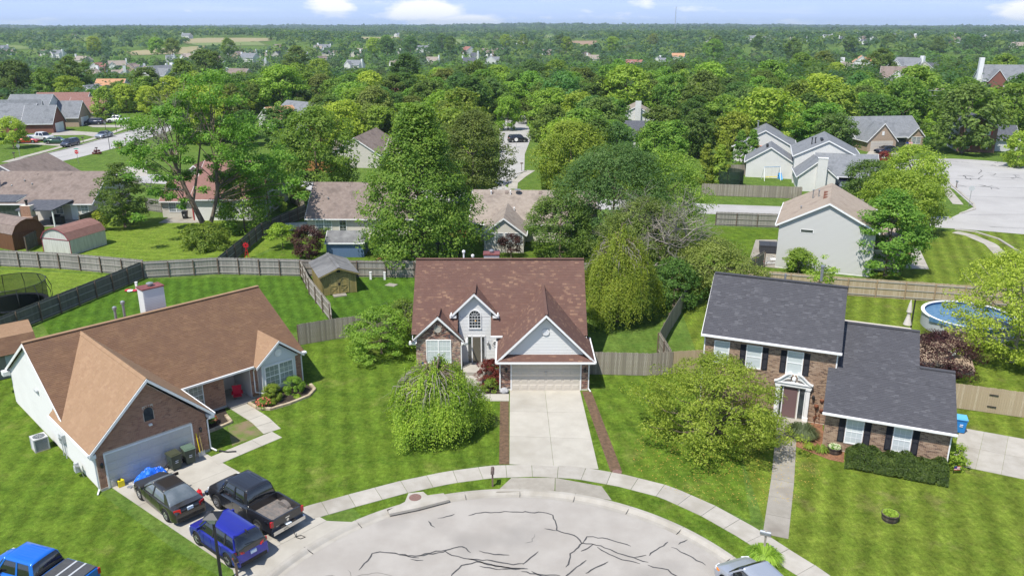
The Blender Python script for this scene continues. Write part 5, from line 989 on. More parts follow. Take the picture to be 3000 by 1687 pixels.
rs = thing('shed', 'small red playhouse barn with white trim among the trees', 'shed', (-52.78, 201.9), -10); block(rs, 0, 3, 0, 3, 2.6, 3.6, 'w', mat('shed_red', (.42, .03, .04), .6), 'lap_white', ov=.1, gov=.1); MB().bar((.8, -.05, .2), (2.2, -.05, 1.9), .14, .05, (0, -1, 0)).bar((2.2, -.05, .2), (.8, -.05, 1.9), .14, .05, (0, -1, 0)).box(.7, -.06, 1.95, 2.3, -.02, 2.1).box(.7, -.06, 0, .85, -.02, 2.1).box(2.15, -.06, 0, 2.3, -.02, 2.1).build('door_frame', 'trim_white', rs)
rs2 = thing('shed', 'small pale blue shed beside the red playhouse barn', 'shed', (-52.44, 196.7), 10); block(rs2, 0, 2.6, 0, 2.4, 1.9, 2.7, 'w', 'lap_grey', 'roof_dark', ov=.1, gov=.1)
tq = thing('shed', 'turquoise shed behind the orange fence', 'shed', (-42.15, 182.6), 0); block(tq, 0, 3.4, 0, 3.0, 1.9, 2.6, 'u', mat('shed_teal', (.08, .42, .40), .6), mat('roof_teal', (.2, .5, .47), .7), ov=.1, gov=.1)

# ---------------------------------------------------------------- fences, board by board
def wood(n, cols, d): mat(n, cols[0], .9, island=cols, col2=d, scale=1.6, bump=.3, bscale=30, stretch=(4, 4, .5), spec=.1)
wood('wood_grey', [(0.325, 0.305, 0.280), (0.273, 0.260, 0.240), (0.377, 0.351, 0.319), (0.234, 0.221, 0.208), (0.403, 0.384, 0.351), (0.299, 0.286, 0.260)], (0.221, 0.208, 0.189))
wood('wood_dark', [(0.182, 0.175, 0.154), (0.147, 0.140, 0.126), (0.217, 0.203, 0.182), (0.168, 0.161, 0.140)], (0.112, 0.112, 0.098))
wood('wood_new', [(.44, .35, .235), (.49, .40, .28), (.39, .305, .2), (.52, .435, .315), (.42, .33, .22)], (.36, .29, .2))
wood('wood_mid', [(0.336, 0.297, 0.241), (0.280, 0.246, 0.207), (0.392, 0.353, 0.297), (0.235, 0.207, 0.174), (0.426, 0.386, 0.336)], (0.224, 0.196, 0.162))
wood('wood_orange', [(.36, .17, .065), (.40, .20, .08), (.32, .15, .055)], (.27, .13, .05)); mat('post_brown', (.17, .125, .09), .9, col2=(.12, .09, .07), scale=3)
def fence(label, pts, h=1.8, m='wood_grey', rails=1, singles=300, pw=.14, rail_m=None, sp=2.44, base=0, post='post_brown', arc_=0):
    """rails: +1 when rails and posts stand on the right of the line as it runs, -1 on the left"""
    P = [Vector((p[0], p[1], base)) for p in pts]; f = thing('wooden_fence', label, 'fence', P[0]); o = P[0]; items = []; rm = rail_m or m; nrail = 0; rl = []
    for a, b in zip(P, P[1:]):
        d = b - a; L = d.length; d.normalize(); n = Vector((d.y, -d.x, 0)) * rails; k = max(1, round(L / sp))
        for i in range(k + 1):
            q = a + d * (L * i / k) + n * .05 - o; pz = h - .08 + rnd.uniform(-.05, .05)
            MB().extr([(q + d * x + n * y) for x, y in ((-.045, 0), (.045, 0), (.045, .09), (-.045, .09))], (0, 0, pz)).build('post', post, f) if singles or i % 2 == 0 else None
        for z in ((.25, h * .52, h - .2)):
            for i in range(k):
                c = a + d * (L * (i + .5) / k) + n * .012 + Vector((0, 0, z)) - o; rl.append((c, d, Zu, n, L / k - .01, .085, .038))
        kk = max(1, int(L / pw)); w_ = L / kk
        for i in range(kk):
            t = (i + .5) * w_; hh = h + rnd.uniform(-.02, .02) - (arc_ * math.sin(math.pi * ((t / sp) % 1)) if arc_ else 0)
            items.append((a + d * t + Vector((0, 0, hh / 2 + .03)) - o - n * .0, d, Zu, -n, w_ - .008, hh, .018))
    put_pieces('rail', f, rm, rl, UNIT, 100 if singles else 0); put_pieces('picket', f, m, items, UNIT, singles); return f
wood('rail_pale', [(.42, .39, .35), (.37, .345, .31), (.46, .43, .38)], (.32, .3, .27))
fence('long weathered fence with pale rails from the left edge past the white barn shed', [(-72, 85.5), (-55.6, 83.2), (-48.5, 82.2), (-38.2, 79.4)], m='wood_grey', rail_m='rail_pale')
fence('dark weathered fence running diagonally behind the trampoline', [(-38.1, 78.7), (-39.2, 74.5), (-41.6, 66.2), (-43.5, 59)], m='wood_dark', rails=-1, rail_m='wood_grey')
fence('weathered grey fence with pale rails along the back of the striped lawn', [(-38.0, 78.8), (-30.8, 80.3), (-22.0, 79.6)], m='wood_grey', rail_m='rail_pale')
fence('pale grey fence descending from the plank shed to the side fence', [(-21.9, 79.4), (-19.6, 73.5), (-15.9, 65.9), (-15.2, 63.2)], m='wood_mid', rails=1, rail_m='rail_pale')
fence('grey side fence between the brown roofed house and the white house', [(-17.4, 60.6), (-14.7, 62.0), (-9.7, 63.7), (-7.3, 64.3)], m='wood_mid', rails=-1)
fence('grey back fence with rails behind the plank shed', [(-22, 79.6), (-16.05, 79.3), (-10.1, 79.1), (4, 78.8), (10, 78.4)], m='wood_grey', rail_m='wood_mid', arc_=.06)
fence('weathered fence right of the white house with a shadow across its foot', [(5.5, 54.9), (10.2, 54.6), (12.0, 54.9)], m='wood_mid', rails=-1)
fence('new tan fence joining the tan brick house', [(12.0, 54.95), (14.5, 55.3), (15.3, 54.6)], m='wood_new', rails=-1)
fence('narrow fence running back under the shady trees right of the white house', [(11.9, 55.2), (11.7, 59), (13.4, 63.5), (15.5, 68.6), (16.8, 72)], m='wood_mid', rails=-1, singles=120)
fence('new tan fence with rails behind the pool yard', [(22.3, 76.3), (32.4, 73.3), (42.4, 70.9), (52, 68.4)], m='wood_new', rail_m='rail_pale', post=mat('post_tan', (.33, .24, .15), .9))
fence('grey fence stub beside the patio of the large white house', [(16.5, 78.6), (22.3, 76.5), (27.2, 82.9)], m='wood_mid', rails=1, singles=100)
fence('light new gate fence at the right edge by the blue bin', [(28.9, 49.9), (30.35, 49.3), (34.1, 47.9), (40, 45.9)], m='wood_new', rails=-1)
fence('grey picket fence along the far side street behind the swing set', [(29.2, 121.5), (36, 120.2), (43.6, 118.7)], m='wood_mid', rails=-1, singles=90)
fence('grey fence with rails between the side street and the mown yard', [(26.6, 101.9), (34.4, 100.6), (38, 100)], m='wood_grey', singles=80)
fence('grey fence behind the white swing set', [(37.14, 138.9), (42.75, 138.9), (50.14, 138.9)], m='wood_mid', singles=60, rails=-1)
fence('dark fence climbing between two back yards beside the red ornament', [(-30.8, 80.4), (-30.86, 95.76), (-28.1, 106.5)], m='wood_dark', singles=150, rails=1, rail_m='wood_grey')
fence('grey gated fence beside the grey and white gable house', [(-32.57, 116), (-29.29, 110.7)], m='wood_mid', singles=0)
fence('dark fence behind the white barn shed', [(-56.13, 89.05), (-56.46, 93.22)], m='wood_dark', singles=0)
fence('dark fence between the patio house and the long lawn', [(-55.38, 99.82), (-54.6, 103.5), (-55.39, 106.5)], m='wood_dark', singles=0)
fence('grey gate with cross braces beside the red roofed house', [(-51.58, 110.7), (-48.8, 109.4)], m='wood_grey', singles=30)
fence('orange stained fence corner beside the white gable house', [(-37.73, 143.8), (-32.26, 141.7), (-30.75, 146.6)], m='wood_orange', singles=60, rails=-1, post='wood_orange')
fence('orange stained fence behind the green slope', [(-41.73, 165.6), (-40.63, 174.2), (-42.2, 181.5)], m='wood_orange', singles=0, post='wood_orange')
fence('new orange fence behind the green maple', [(-8.06, 95.03), (-5.38, 95.03)], m='wood_orange', singles=50, post='wood_orange')
fence('far grey fence at the right edge above the turning circle', [(148.5, 247.3), (154.2, 243.4)], m='wood_mid', singles=0)
for z in (.5, 1.35):
    h = MB().bar((32.0, 48.65, z), (32.5, 48.45, z), .09, .05).build('hinge', 'black_metal', None)
    h.parent = bpy.data.objects['wooden_fence.011']; h.location = -Vector(h.parent.location)

# ---------------------------------------------------------------- trees
RG = np.random.default_rng(11)
leaf_mat('leaf_green', [(0.067, 0.147, 0.018), (0.141, 0.254, 0.034), (0.253, 0.375, 0.056), (0.361, 0.477, 0.087)])
leaf_mat('leaf_dark', [(0.041, 0.093, 0.019), (0.084, 0.157, 0.027), (0.144, 0.232, 0.043), (0.211, 0.302, 0.060)])
leaf_mat('leaf_blue', [(0.052, 0.124, 0.031), (0.093, 0.190, 0.046), (0.144, 0.255, 0.063), (0.205, 0.320, 0.085)])
leaf_mat('leaf_lime', [(0.118, 0.211, 0.022), (0.224, 0.337, 0.037), (0.341, 0.463, 0.063), (0.469, 0.573, 0.100)])
leaf_mat('leaf_yellow', [(0.124, 0.190, 0.020), (0.240, 0.316, 0.032), (0.364, 0.443, 0.050), (0.496, 0.553, 0.087)])
leaf_mat('leaf_olive', [(0.084, 0.125, 0.029), (0.149, 0.198, 0.043), (0.213, 0.273, 0.060), (0.297, 0.345, 0.089)])
leaf_mat('leaf_weep', [(0.083, 0.172, 0.018), (0.197, 0.310, 0.033), (0.350, 0.471, 0.055), (0.505, 0.608, 0.092)])
leaf_mat('leaf_purple', [(0.032, 0.014, 0.015), (0.063, 0.026, 0.026), (0.103, 0.041, 0.039), (0.138, 0.065, 0.055)])
leaf_mat('leaf_red', [(0.081, 0.014, 0.013), (0.161, 0.026, 0.024), (0.253, 0.047, 0.039), (0.310, 0.082, 0.055)])
leaf_mat('leaf_grey', [(0.069, 0.100, 0.041), (0.115, 0.152, 0.069), (0.172, 0.211, 0.101), (0.230, 0.270, 0.138)])
leaf_mat('flower_pink', [(0.517, 0.117, 0.092), (0.690, 0.235, 0.166), (0.750, 0.411, 0.276)]); leaf_mat('flower_white', [(0.690, 0.704, 0.460), (0.750, 0.750, 0.570)]); leaf_mat('flower_yellow', [(0.690, 0.469, 0.028), (0.750, 0.586, 0.055)])
leaf_mat('leaf_sage', [(.048, .085, .022), (.09, .15, .036), (.15, .22, .06), (.21, .28, .09)])
leaf_mat('leaf_hedge', [(.028, .042, .010), (.052, .078, .014), (.09, .125, .022), (.16, .19, .035)], k=2)
leaf_mat('leaf_ygreen', [(0.104, 0.161, 0.019), (0.203, 0.281, 0.031), (0.323, 0.401, 0.052), (0.511, 0.578, 0.108)])
mat('bark', (.12, .09, .065), .95, col2=(.19, .15, .115), scale=3, bump=.6, bscale=12, stretch=(2, 2, .4)); mat('bark_pale', (.24, .21, .18), .95, col2=(.33, .30, .26), scale=3, bump=.4, bscale=12)

def unit(n):
    v = RG.normal(size=(n, 3)); return v / np.linalg.norm(v, axis=1)[:, None]
def leaf_quads(c, n, size, aspect=.55, var=.35):
    """one leaf (a bent-free rhombus) at every point c, facing n"""
    k = len(c); t = unit(k); a = np.cross(n, t); a /= np.linalg.norm(a, axis=1)[:, None] + 1e-9; b = np.cross(n, a)
    s = (size * (1 + var * RG.uniform(-1, 1, k)))[:, None]; a = a * s * .5; b = b * s * .5 * aspect
    V = np.stack([c - a, c - b, c + a, c + b], 1).reshape(-1, 3); F = np.arange(k * 4).reshape(-1, 4); return V, F
def clumps(H, r, hb, n, prof, lump=.22, inner=.5):
    """centres of leaf masses spread through the crown's volume, denser towards an uneven outline"""
    ph = RG.uniform(0, 6.28, 6); out = []
    hc = H - hb
    while len(out) < n:
        t = RG.uniform(0, 1) ** .85; a = RG.uniform(0, 6.283)
        R0 = r * prof(t) * (1 + lump * (math.sin(2 * a + ph[0] + 3 * t) * .5 + math.sin(3 * a + ph[1] - 5 * t) * .5 + math.sin(5 * a + ph[2] + 9 * t) * .35))
        q = RG.uniform(inner, 1) ** .6
        out.append((R0 * q * math.cos(a), R0 * q * math.sin(a), hb + hc * t * (1 + .0 * q)))
    return np.array(out)
P_ROUND = lambda t: math.sqrt(max(0, 1 - (2 * t - .85) ** 2 / 1.35)) if t < 1 else 0
P_OVAL = lambda t: max(.05, math.sin(math.pi * min(1, (t * .92 + .08))) ** .6)
P_CONE = lambda t: max(.04, (1 - t) ** .75) * (1 if t > .08 else t / .08 * .4 + .6)
P_DOME = lambda t: math.sqrt(max(0.02, 1 - t ** 2.4))
P_TALL = lambda t: max(.06, (math.sin(math.pi * min(1, t * .8 + .14))) ** .8 * (1 - .35 * t))
def crown_mesh(name, H, r, hb, m, prof=P_ROUND, ncl=90, per=130, leaf=.2, cr=None, flat=.62, lump=.22, inner=.45, aspect=.55):
    C0 = clumps(H, r, hb, ncl, prof, lump, inner); cr = cr or r * .2; k = ncl * per
    idx = np.repeat(np.arange(ncl), per); d = unit(k); rad = RG.uniform(.35, 1, k) ** .5; sc = cr * RG.uniform(.7, 1.35, ncl)[idx]
    off = d * (rad * sc)[:, None]; off[:, 2] *= flat; c = C0[idx] + off
    ctr = np.array([0, 0, hb + (H - hb) * .4]); o = c - ctr; o /= np.linalg.norm(o, axis=1)[:, None] + 1e-9
    n = d * .55 + o * .45 + np.array([0, 0, .55]) + RG.normal(size=(k, 3)) * .45; n /= np.linalg.norm(n, axis=1)[:, None]
    V, F = leaf_quads(c, n, leaf, aspect); return V, F, C0
def limbs(mb, H, r, hb, C0, tr, nl=14, top=.72, lean=(0, 0), wob=.25):
    base = Vector((0, 0, -.1)); fork = Vector((lean[0] * .4, lean[1] * .4, hb * .8 + .2)); tip = Vector((lean[0], lean[1], hb + (H - hb) * top))
    mb.tube([base, base + Vector((0, 0, .3)), fork.lerp(base, .5), fork, fork.lerp(tip, .5), tip], [tr * 1.35, tr, tr * .85, tr * .72, tr * .42, tr * .12], 8)
    for c in C0[RG.permutation(len(C0))[:nl]]:
        c = Vector(c); s = fork.lerp(tip, max(0, min(.8, (c.z - fork.z) / max(.5, tip.z - fork.z) * .7 - .1))); mid = s.lerp(c, .5) + Vector((RG.normal() * wob, RG.normal() * wob, -.1 * (c - s).length))
        mb.tube([s, mid, c], [tr * .33, tr * .2, tr * .06], 5)
def tree(name, label, cat, loc, H, r, hb, m, prof=P_ROUND, ncl=90, per=130, leaf=.2, cr=None, flat=.62, lump=.22, inner=.45, tr=.2, nl=14, bark='bark', group=None, lean=(0, 0), rot=None, aspect=.55, part='crown', trunk=True):
    t = thing(name, label, cat, loc, RG.uniform(0, 360) if rot is None else rot, group)
    V, F, C0 = crown_mesh(name, H, r, hb, m, prof, ncl, per, leaf, cr, flat, lump, inner, aspect)
    npmesh(part, V, F, m, t)
    if trunk: mb = MB(); limbs(mb, H, r, hb, C0, tr, nl, lean=lean); mb.build('trunk', bark, t, smooth=True)
    return t
def weeping(label, loc, H, r, m, ns, leaf=.16, sq=(1, 1), bare=30):
    """branches arch out from the head and hang in leafy strands"""
    t = thing('weeping_tree', label, 'weeping tree', loc, 0); pts = []; nrm = []; mb = MB(); tw = MB()
    mb.tube([(0, 0, -.1), (.05, 0, H * .3), (-.05, .05, H * .62)], [.22, .17, .15], 8)
    for i in range(ns):
        a = RG.uniform(0, 6.283); rr = r * math.sqrt(RG.uniform(.02, 1)) * (1 + .13 * math.sin(3 * a + 1) + .1 * math.sin(5 * a)); top = H * (1 - .42 * (rr / r) ** 2) * RG.uniform(.80, 1.06) * (1 + .09 * math.sin(4 * a + rr * 2) + .07 * math.sin(9 * a - rr * 3))
        hang = top - RG.uniform(.05, .6) - (.0 if rr > r * .5 else H * .35) if False else RG.uniform(.35, 1.0) * (top * (.45 + .5 * rr / r))
        x, y = rr * math.cos(a) * sq[0], rr * math.sin(a) * sq[1]; k = int(6 + hang / .07); s = np.linspace(0, 1, k)
        px = x * (1 + .16 * s) + RG.normal(size=k) * .085; py = y * (1 + .16 * s) + RG.normal(size=k) * .085; pz = top - hang * s + .25 * np.sin(s * 3.14) + RG.normal(size=k) * .03
        pts.append(np.stack([px, py, np.maximum(pz, .25)], 1)); o = np.array([math.cos(a), math.sin(a), .55]); nrm.append(np.tile(o, (k, 1)))
        if i % 7 == 0: mb.tube([(0, 0, H * .6), (x * .5, y * .5, top + .15), (x, y, top)], [.07, .035, .012], 4)
        if i % 11 == 0: mb.tube([tuple(q) for q in (pts[-1][0], pts[-1][k // 2], pts[-1][-1])], [.014, .01, .005], 3)
    for i in range(bare):
        a = RG.uniform(2.4, 6.0); rr = r * RG.uniform(.5, 1.0); x, y = rr * math.cos(a), rr * math.sin(a); top = H * (1 - .4 * (rr / r) ** 2) + .15; q = [(x * .55, y * .55, top + .25), (x, y, top + .1), (x * 1.1, y * 1.1, top - .7)]; tw.tube(q, [.028, .02, .006], 4)
        for j in range(3): s = Vector(q[1]).lerp(Vector(q[RG.integers(0, 3)]), .5); tw.tube([s, s + Vector((RG.normal() * .3, RG.normal() * .3, -.5))], [.012, .004], 3)
    P = np.concatenate(pts); N_ = np.concatenate(nrm) + RG.normal(size=P.shape) * .5; N_ /= np.linalg.norm(N_, axis=1)[:, None]
    k = len(P); a = np.array([0, 0, -1.0]) + RG.normal(size=(k, 3)) * .62; a -= N_ * np.sum(a * N_, 1)[:, None]; a /= np.linalg.norm(a, axis=1)[:, None] + 1e-9; b = np.cross(N_, a); s = (leaf * RG.uniform(.7, 1.3, k))[:, None]
    a = a * s * .58; b = b * s * .29; V = np.stack([P - a, P - b, P + a, P + b], 1).reshape(-1, 3); npmesh('crown', V, np.arange(k * 4).reshape(-1, 4), m, t)
    mb.build('trunk', 'bark', t, smooth=True)
    if bare: tw.build('bare_twigs', 'bark_pale', t, smooth=True)
    return t
def bare_tree(mb, base, H, spread, r0, lvl=4, seed=3, n0=5, up=.75):
    g = random.Random(seed)
    def grow(p, d, L, r, lv):
        q = p + d * L * .5 + Vector((g.gauss(0, .05), g.gauss(0, .05), 0)) * L; e = q + (d + Vector((g.gauss(0, .22), g.gauss(0, .22), .1))).normalized() * L * .5
        mb.tube([p, q, e], [r, r * .8, r * .55], 5 if lv > 2 else 3, cap=False)
        if lv > 0:
            for k in range(g.choice((2, 3, 3))): nd = (d * up + Vector((g.gauss(0, spread), g.gauss(0, spread), g.gauss(.1, spread * .6)))).normalized(); grow(q.lerp(e, g.uniform(.2, 1)), nd, L * g.uniform(.6, .82), r * .55, lv - 1)
    for i in range(n0): a = 6.283 * i / n0 + g.uniform(-.4, .4); grow(Vector(base), Vector((math.cos(a) * spread, math.sin(a) * spread, .8)).normalized(), H * .3, r0, lvl)

weeping('weeping cherry on the front lawn left of the white house driveway, grey twigs showing', (-4.85, 46.0, 0), 4.6, 2.75, 'leaf_weep', 1900, .11, bare=44)
weeping('tall weeping tree with hanging strands behind the right corner of the white house', (9.3, 66.2, 0), 7.9, 2.9, 'leaf_weep', 1800, .125, sq=(1.1, 1), bare=40)
tree('flowering_tree', 'broad yellow green tree before the tan brick house, fallen leaves beneath it', 'tree', (12.6, 44.6, 0), 5.6, 4.25, .5, 'leaf_ygreen', P_DOME, 330, 110, .125, cr=.6, flat=.45, lump=.32, inner=.4, tr=.15, nl=60)
tree('maple_tree', 'very large bright green maple in the middle, behind the plank shed', 'tree', (-10.0, 85.5, 0), 16.6, 7.5, .8, 'leaf_green', lambda t: max(.1, (1 - t ** 1.25) ** .75) * min(1, .8 + t * 1.1), 400, 120, .30, cr=1.25, flat=.55, lump=.14, inner=.4, tr=.38, nl=30)
# the tall sparse tree on the left: high open crown and many dead limbs
tt = thing('sparse_tree', 'tall sparse tree with forked trunk and dead branches standing on the long lawn', 'tree', (-37.2, 95.2, 0), 0)
Cs = []
for (x, y, z, s) in ((-6, 0, 13.5, 1.6), (-4, 1, 15.5, 1.5), (-1.5, 0, 17, 1.3), (1.5, 1, 18.5, 1.7), (2.6, 0, 16.6, 1.5), (4, 0, 14.5, 1.6), (6, 1, 12.5, 1.7), (5, -1, 10.5, 1.6), (3, 0, 9.8, 1.3), (7.2, 0, 10.5, 1.4), (-4.5, 0, 10, 1.4), (-6.5, 0, 8.6, 1.3), (-3, -1, 8, 1.1), (-5, 0, 6.2, 1.2), (-1.5, 1, 12.5, 1.4), (1, 0, 13, 1.3), (-3, 1, 14, 1.3), (0, 0, 15, 1.2), (-7, 0, 11, 1.1), (8.3, 0, 8.2, 1.5), (5.5, 1, 8, 1.4), (2, 0, 7.0, 1.0), (-1, -1, 10.2, 1.0), (3.3, 0, 12.3, 1.3), (9.5, 1, 6.5, 1.3), (-2, 0, 6, .8)):
    for j in range(6): Cs.append((x * 1.06 + RG.normal() * .95, y + RG.normal() * 2.2, z * 1.0 + RG.normal() * .75, s * .78))
Cs = np.array(Cs); per = 185; idx = np.repeat(np.arange(len(Cs)), per); d = unit(len(idx)); c = Cs[idx, :3] + d * (Cs[idx, 3] * RG.uniform(.3, 1.2, len(idx)))[:, None] * np.array([1, 1, .55]); n_ = d * .5 + np.array([0, 0, .8]) + RG.normal(size=d.shape) * .4; n_ /= np.linalg.norm(n_, axis=1)[:, None]
V, F = leaf_quads(c, n_, .32); npmesh('crown', V, F, 'leaf_green', tt)
mb = MB(); mb.tube([(0, 0, -.2), (-.3, 0, 1.2), (-1.2, 0, 3.6), (-2.2, 0, 6.2), (-3.0, 0, 9), (-3.6, 0, 12), (-4.3, 0, 15)], [.5, .36, .31, .26, .2, .13, .05], 9); mb.tube([(-.1, 0, .6), (.8, 0, 3), (1.6, 0, 5.5), (1.8, .2, 9), (2.0, .2, 13), (2.2, 0, 17)], [.3, .24, .2, .16, .1, .04], 8); mb.tube([(-1.5, 0, 4.3), (-.6, .2, 8), (.4, 0, 12), (.8, 0, 15)], [.18, .13, .08, .03], 7)
for c_ in Cs[::3]:
    e = Vector(c_[:3]); s = Vector((-2.6 if e.x < -.5 else 1.8, 0, max(4.5, e.z * .68))); mb.tube([s, s.lerp(e, .55) + Vector((0, 0, .3)), e], [.07, .045, .015], 5)
mb.build('trunk', 'bark', tt, smooth=True)
mb = MB(); bare_tree(mb, (-3.2, 0, 9.5), 9.5, .62, .12, 4, 5, 6); bare_tree(mb, (-1.6, 0, 13), 7.5, .4, .09, 4, 9, 4, .9); mb.tube([(-2, 0, 6), (-5.5, 0, 6.2), (-8.5, 0, 7)], [.12, .07, .02], 5); bare_tree(mb, (-6.4, 0, 6), 4, .7, .05, 3, 12, 3)
mb.tube([(-1.9, 0, 5), (-3.4, -.3, 3.9), (-5, -.4, 3.6)], [.1, .06, .02], 5); mb.build('dead_branches', 'bark_pale', tt, smooth=True)
tree('shade_tree', 'dense green tree beside the red roofed house, right of the sparse tree', 'tree', (-28.5, 116, 0), 13.5, 5.6, 1.8, 'leaf_green', P_ROUND, 190, 110, .36, cr=1.15, tr=.35)
tree('shade_tree', 'round green tree leaning over the grey and white gable wall', 'tree', (-32.5, 104.5, 0), 8.5, 2.6, 2.5, 'leaf_green', P_ROUND, 60, 90, .3, cr=.8, tr=.2)
tree('shade_tree', 'lower green tree in front of the faded red roof', 'tree', (-33.8, 98.3, 0), 8.6, 3.7, .3, 'leaf_green', P_TALL, 110, 95, .30, cr=.95, tr=.15)
tree('pin_oak', 'dark green layered tree right of the long beige house', 'tree', (-50.2, 101.0, 0), 8.2, 3.5, .4, 'leaf_dark', P_TALL, 120, 95, .26, cr=.85, flat=.35, lump=.3, tr=.18)
tree('bush', 'wide dark green bush at the foot of the sparse tree', 'bush', (-36.0, 91.0, 0), 2.6, 3.2, 0, 'leaf_green', P_DOME, 75, 90, .24, cr=.7, trunk=False, part='foliage')
tree('shade_tree', 'olive green tree standing right behind the large maple', 'tree', (-5.6, 114.5, 0), 13.2, 5.2, 1.2, 'leaf_olive', P_OVAL, 210, 110, .32, cr=1.1, tr=.3)
tree('shade_tree', 'lime green tree left of the far cross street lawn', 'tree', (9.2, 124.5, 0), 10.5, 5.6, .6, 'leaf_lime', P_ROUND, 200, 100, .34, cr=1.2, tr=.3)
tree('shade_tree', 'green tree behind the weathered roof with the satellite dish', 'tree', (11.6, 89.5, 0), 11.8, 6.9, .8, 'leaf_sage', P_ROUND, 330, 115, .24, cr=1.1, tr=.3)
tree('shade_tree', 'tall green tree at the right side of the big tree group', 'tree', (18.0, 92, 0), 10.6, 5.0, .8, 'leaf_green', P_ROUND, 270, 110, .22, cr=1.1, tr=.3)
tree('shade_tree', 'dark small leaved tree beside the sunroom', 'tree', (5.4, 86.5, 0), 7.6, 4.0, .3, 'leaf_dark', P_OVAL, 180, 110, .2, cr=.85, tr=.2)
tree('shade_tree', 'dark tree filling the back corner behind the weeping tree', 'tree', (13.6, 80, 0), 7.8, 5.0, .3, 'leaf_olive', P_OVAL, 190, 110, .22, cr=.95, tr=.2)
tree('shade_tree', 'grey green tree behind the left end of the slate roof', 'tree', (19.3, 73.2, 0), 5.4, 4.0, .2, 'leaf_olive', P_OVAL, 170, 110, .2, cr=.8, tr=.2, lump=.3)
tree('shade_tree', 'low dark tree by the narrow fence end', 'tree', (15.0, 70.0, 0), 4.4, 2.4, .2, 'leaf_dark', P_OVAL, 80, 100, .2, cr=.7, tr=.12)
bt = thing('bare_tree', 'dead leafless tree with grey branches between the green crowns', 'dead tree', (15.2, 78.0, 0), 0); mb = MB(); mb.tube([(0, 0, -.1), (0, 0, 1.5)], [.3, .24], 7); bare_tree(mb, (0, 0, 2.0), 12.5, .8, .15, 5, 4, 7, .8); mb.build('branches', 'bark_pale', bt, smooth=True)
bt = thing('bare_tree', 'half dead tree, thin grey limbs over the weeping tree', 'dead tree', (12.5, 74.5, 0), 0); mb = MB(); bare_tree(mb, (0, 0, 1.5), 7.5, .85, .1, 5, 8, 5, .7); mb.build('branches', 'bark_pale', bt, smooth=True)
tree('maple_tree', 'layered green tree in front of the large gable wall', 'tree', (39.0, 79.8, 0), 8.9, 3.9, .5, 'leaf_green', P_TALL, 170, 100, .25, cr=.85, flat=.38, lump=.25, tr=.2)
tree('maple_tree', 'lime green tree behind the gable house, overhanging its drive', 'tree', (48.6, 97.5, 0), 7.5, 5.0, 1.0, 'leaf_lime', P_ROUND, 180, 100, .28, cr=1.0, tr=.25, lump=.3)
tree('maple_tree', 'bright green tree near the far kerb, farther of the pair by the round sign', 'tree', (54.0, 107, 0), 9.4, 4.4, 2.2, 'leaf_lime', P_DOME, 130, 90, .3, cr=1.0, tr=.22, lump=.35)
tree('maple_tree', 'dark round tree beside the open garage', 'tree', (50.5, 112, 0), 6.6, 3.6, .8, 'leaf_dark', P_ROUND, 120, 100, .28, cr=.85, tr=.2)
tree('flowering_tree', 'airy yellow green tree hanging over the pool at the right edge', 'tree', (38.9, 57.2, 0), 8.6, 4.8, .8, 'leaf_lime', P_ROUND, 260, 100, .19, cr=.85, flat=.4, lump=.3, tr=.2, nl=50, bark='bark_pale')
tree('purple_bush', 'dark purple smoke bush behind the slate wing roof', 'bush', (30.9, 53.6, 0), 3.7, 2.5, .1, 'leaf_purple', P_OVAL, 100, 110, .13, cr=.55, lump=.3, nl=20, tr=.08)
tree('dogwood', 'layered bright green shrub tree by the grey side fence', 'small tree', (-10.4, 58.9, 0), 3.7, 2.9, .15, 'leaf_lime', P_DOME, 130, 100, .16, cr=.55, flat=.33, lump=.22, tr=.08, nl=20)
tree('bush', 'dark green bush with pale dead twigs at the white house corner', 'bush', (-8.9, 62.1, 0), 3.3, 1.6, 0, 'leaf_green', P_OVAL, 70, 100, .15, cr=.5, tr=.06)
mb = MB(); bare_tree(mb, (0, 0, 1.2), 4.0, .8, .03, 4, 17, 6, .75); o = mb.build('dead_twigs', 'bark_pale', None); o.parent = [q for q in C.objects if q.get('label', '').startswith('dark green bush with pale')][0]
tree('japanese_maple', 'red lace leaf shrub in the mulch bed by the garage pier', 'bush', (-1.52, 53.4, 0), 1.75, 1.15, .1, 'leaf_red', P_DOME, 70, 110, .09, cr=.28, flat=.5, tr=.05)
tree('bush', 'small round green shrub before the red shrub', 'bush', (-1.5, 52.1, 0), .85, .62, 0, 'leaf_green', P_DOME, 30, 90, .08, cr=.2, trunk=False, part='foliage')
tree('purple_bush', 'small purple plum tree beside the blue shed', 'small tree', (-22.7, 86.2, 0), 3.6, 1.8, .5, 'leaf_purple', P_ROUND, 70, 100, .17, cr=.5, tr=.08)
tree('small_tree', 'small yellow flowering tree by the dark climbing fence', 'small tree', (-26.9, 90.6, 0), 2.9, 1.8, .9, 'leaf_yellow', P_DOME, 60, 80, .16, cr=.45, flat=.4, tr=.07)
tree('purple_bush', 'little purple tree in front of the sunroom windows', 'small tree', (-.1, 86.6, 0), 2.6, 1.25, .9, 'leaf_purple', P_ROUND, 40, 80, .16, cr=.4, tr=.05)
tree('bush', 'round bright green shrub at the foot of the large gable wall', 'bush', (30.1, 80.4, 0), 2.6, 1.55, .0, 'leaf_lime', P_ROUND, 60, 100, .17, cr=.5, tr=.08)
tree('small_tree', 'small leafy sapling behind the slate ridge', 'small tree', (29.0, 71.5, 0), 4.4, 1.3, 1.6, 'leaf_lime', P_ROUND, 20, 60, .2, cr=.5, tr=.06)
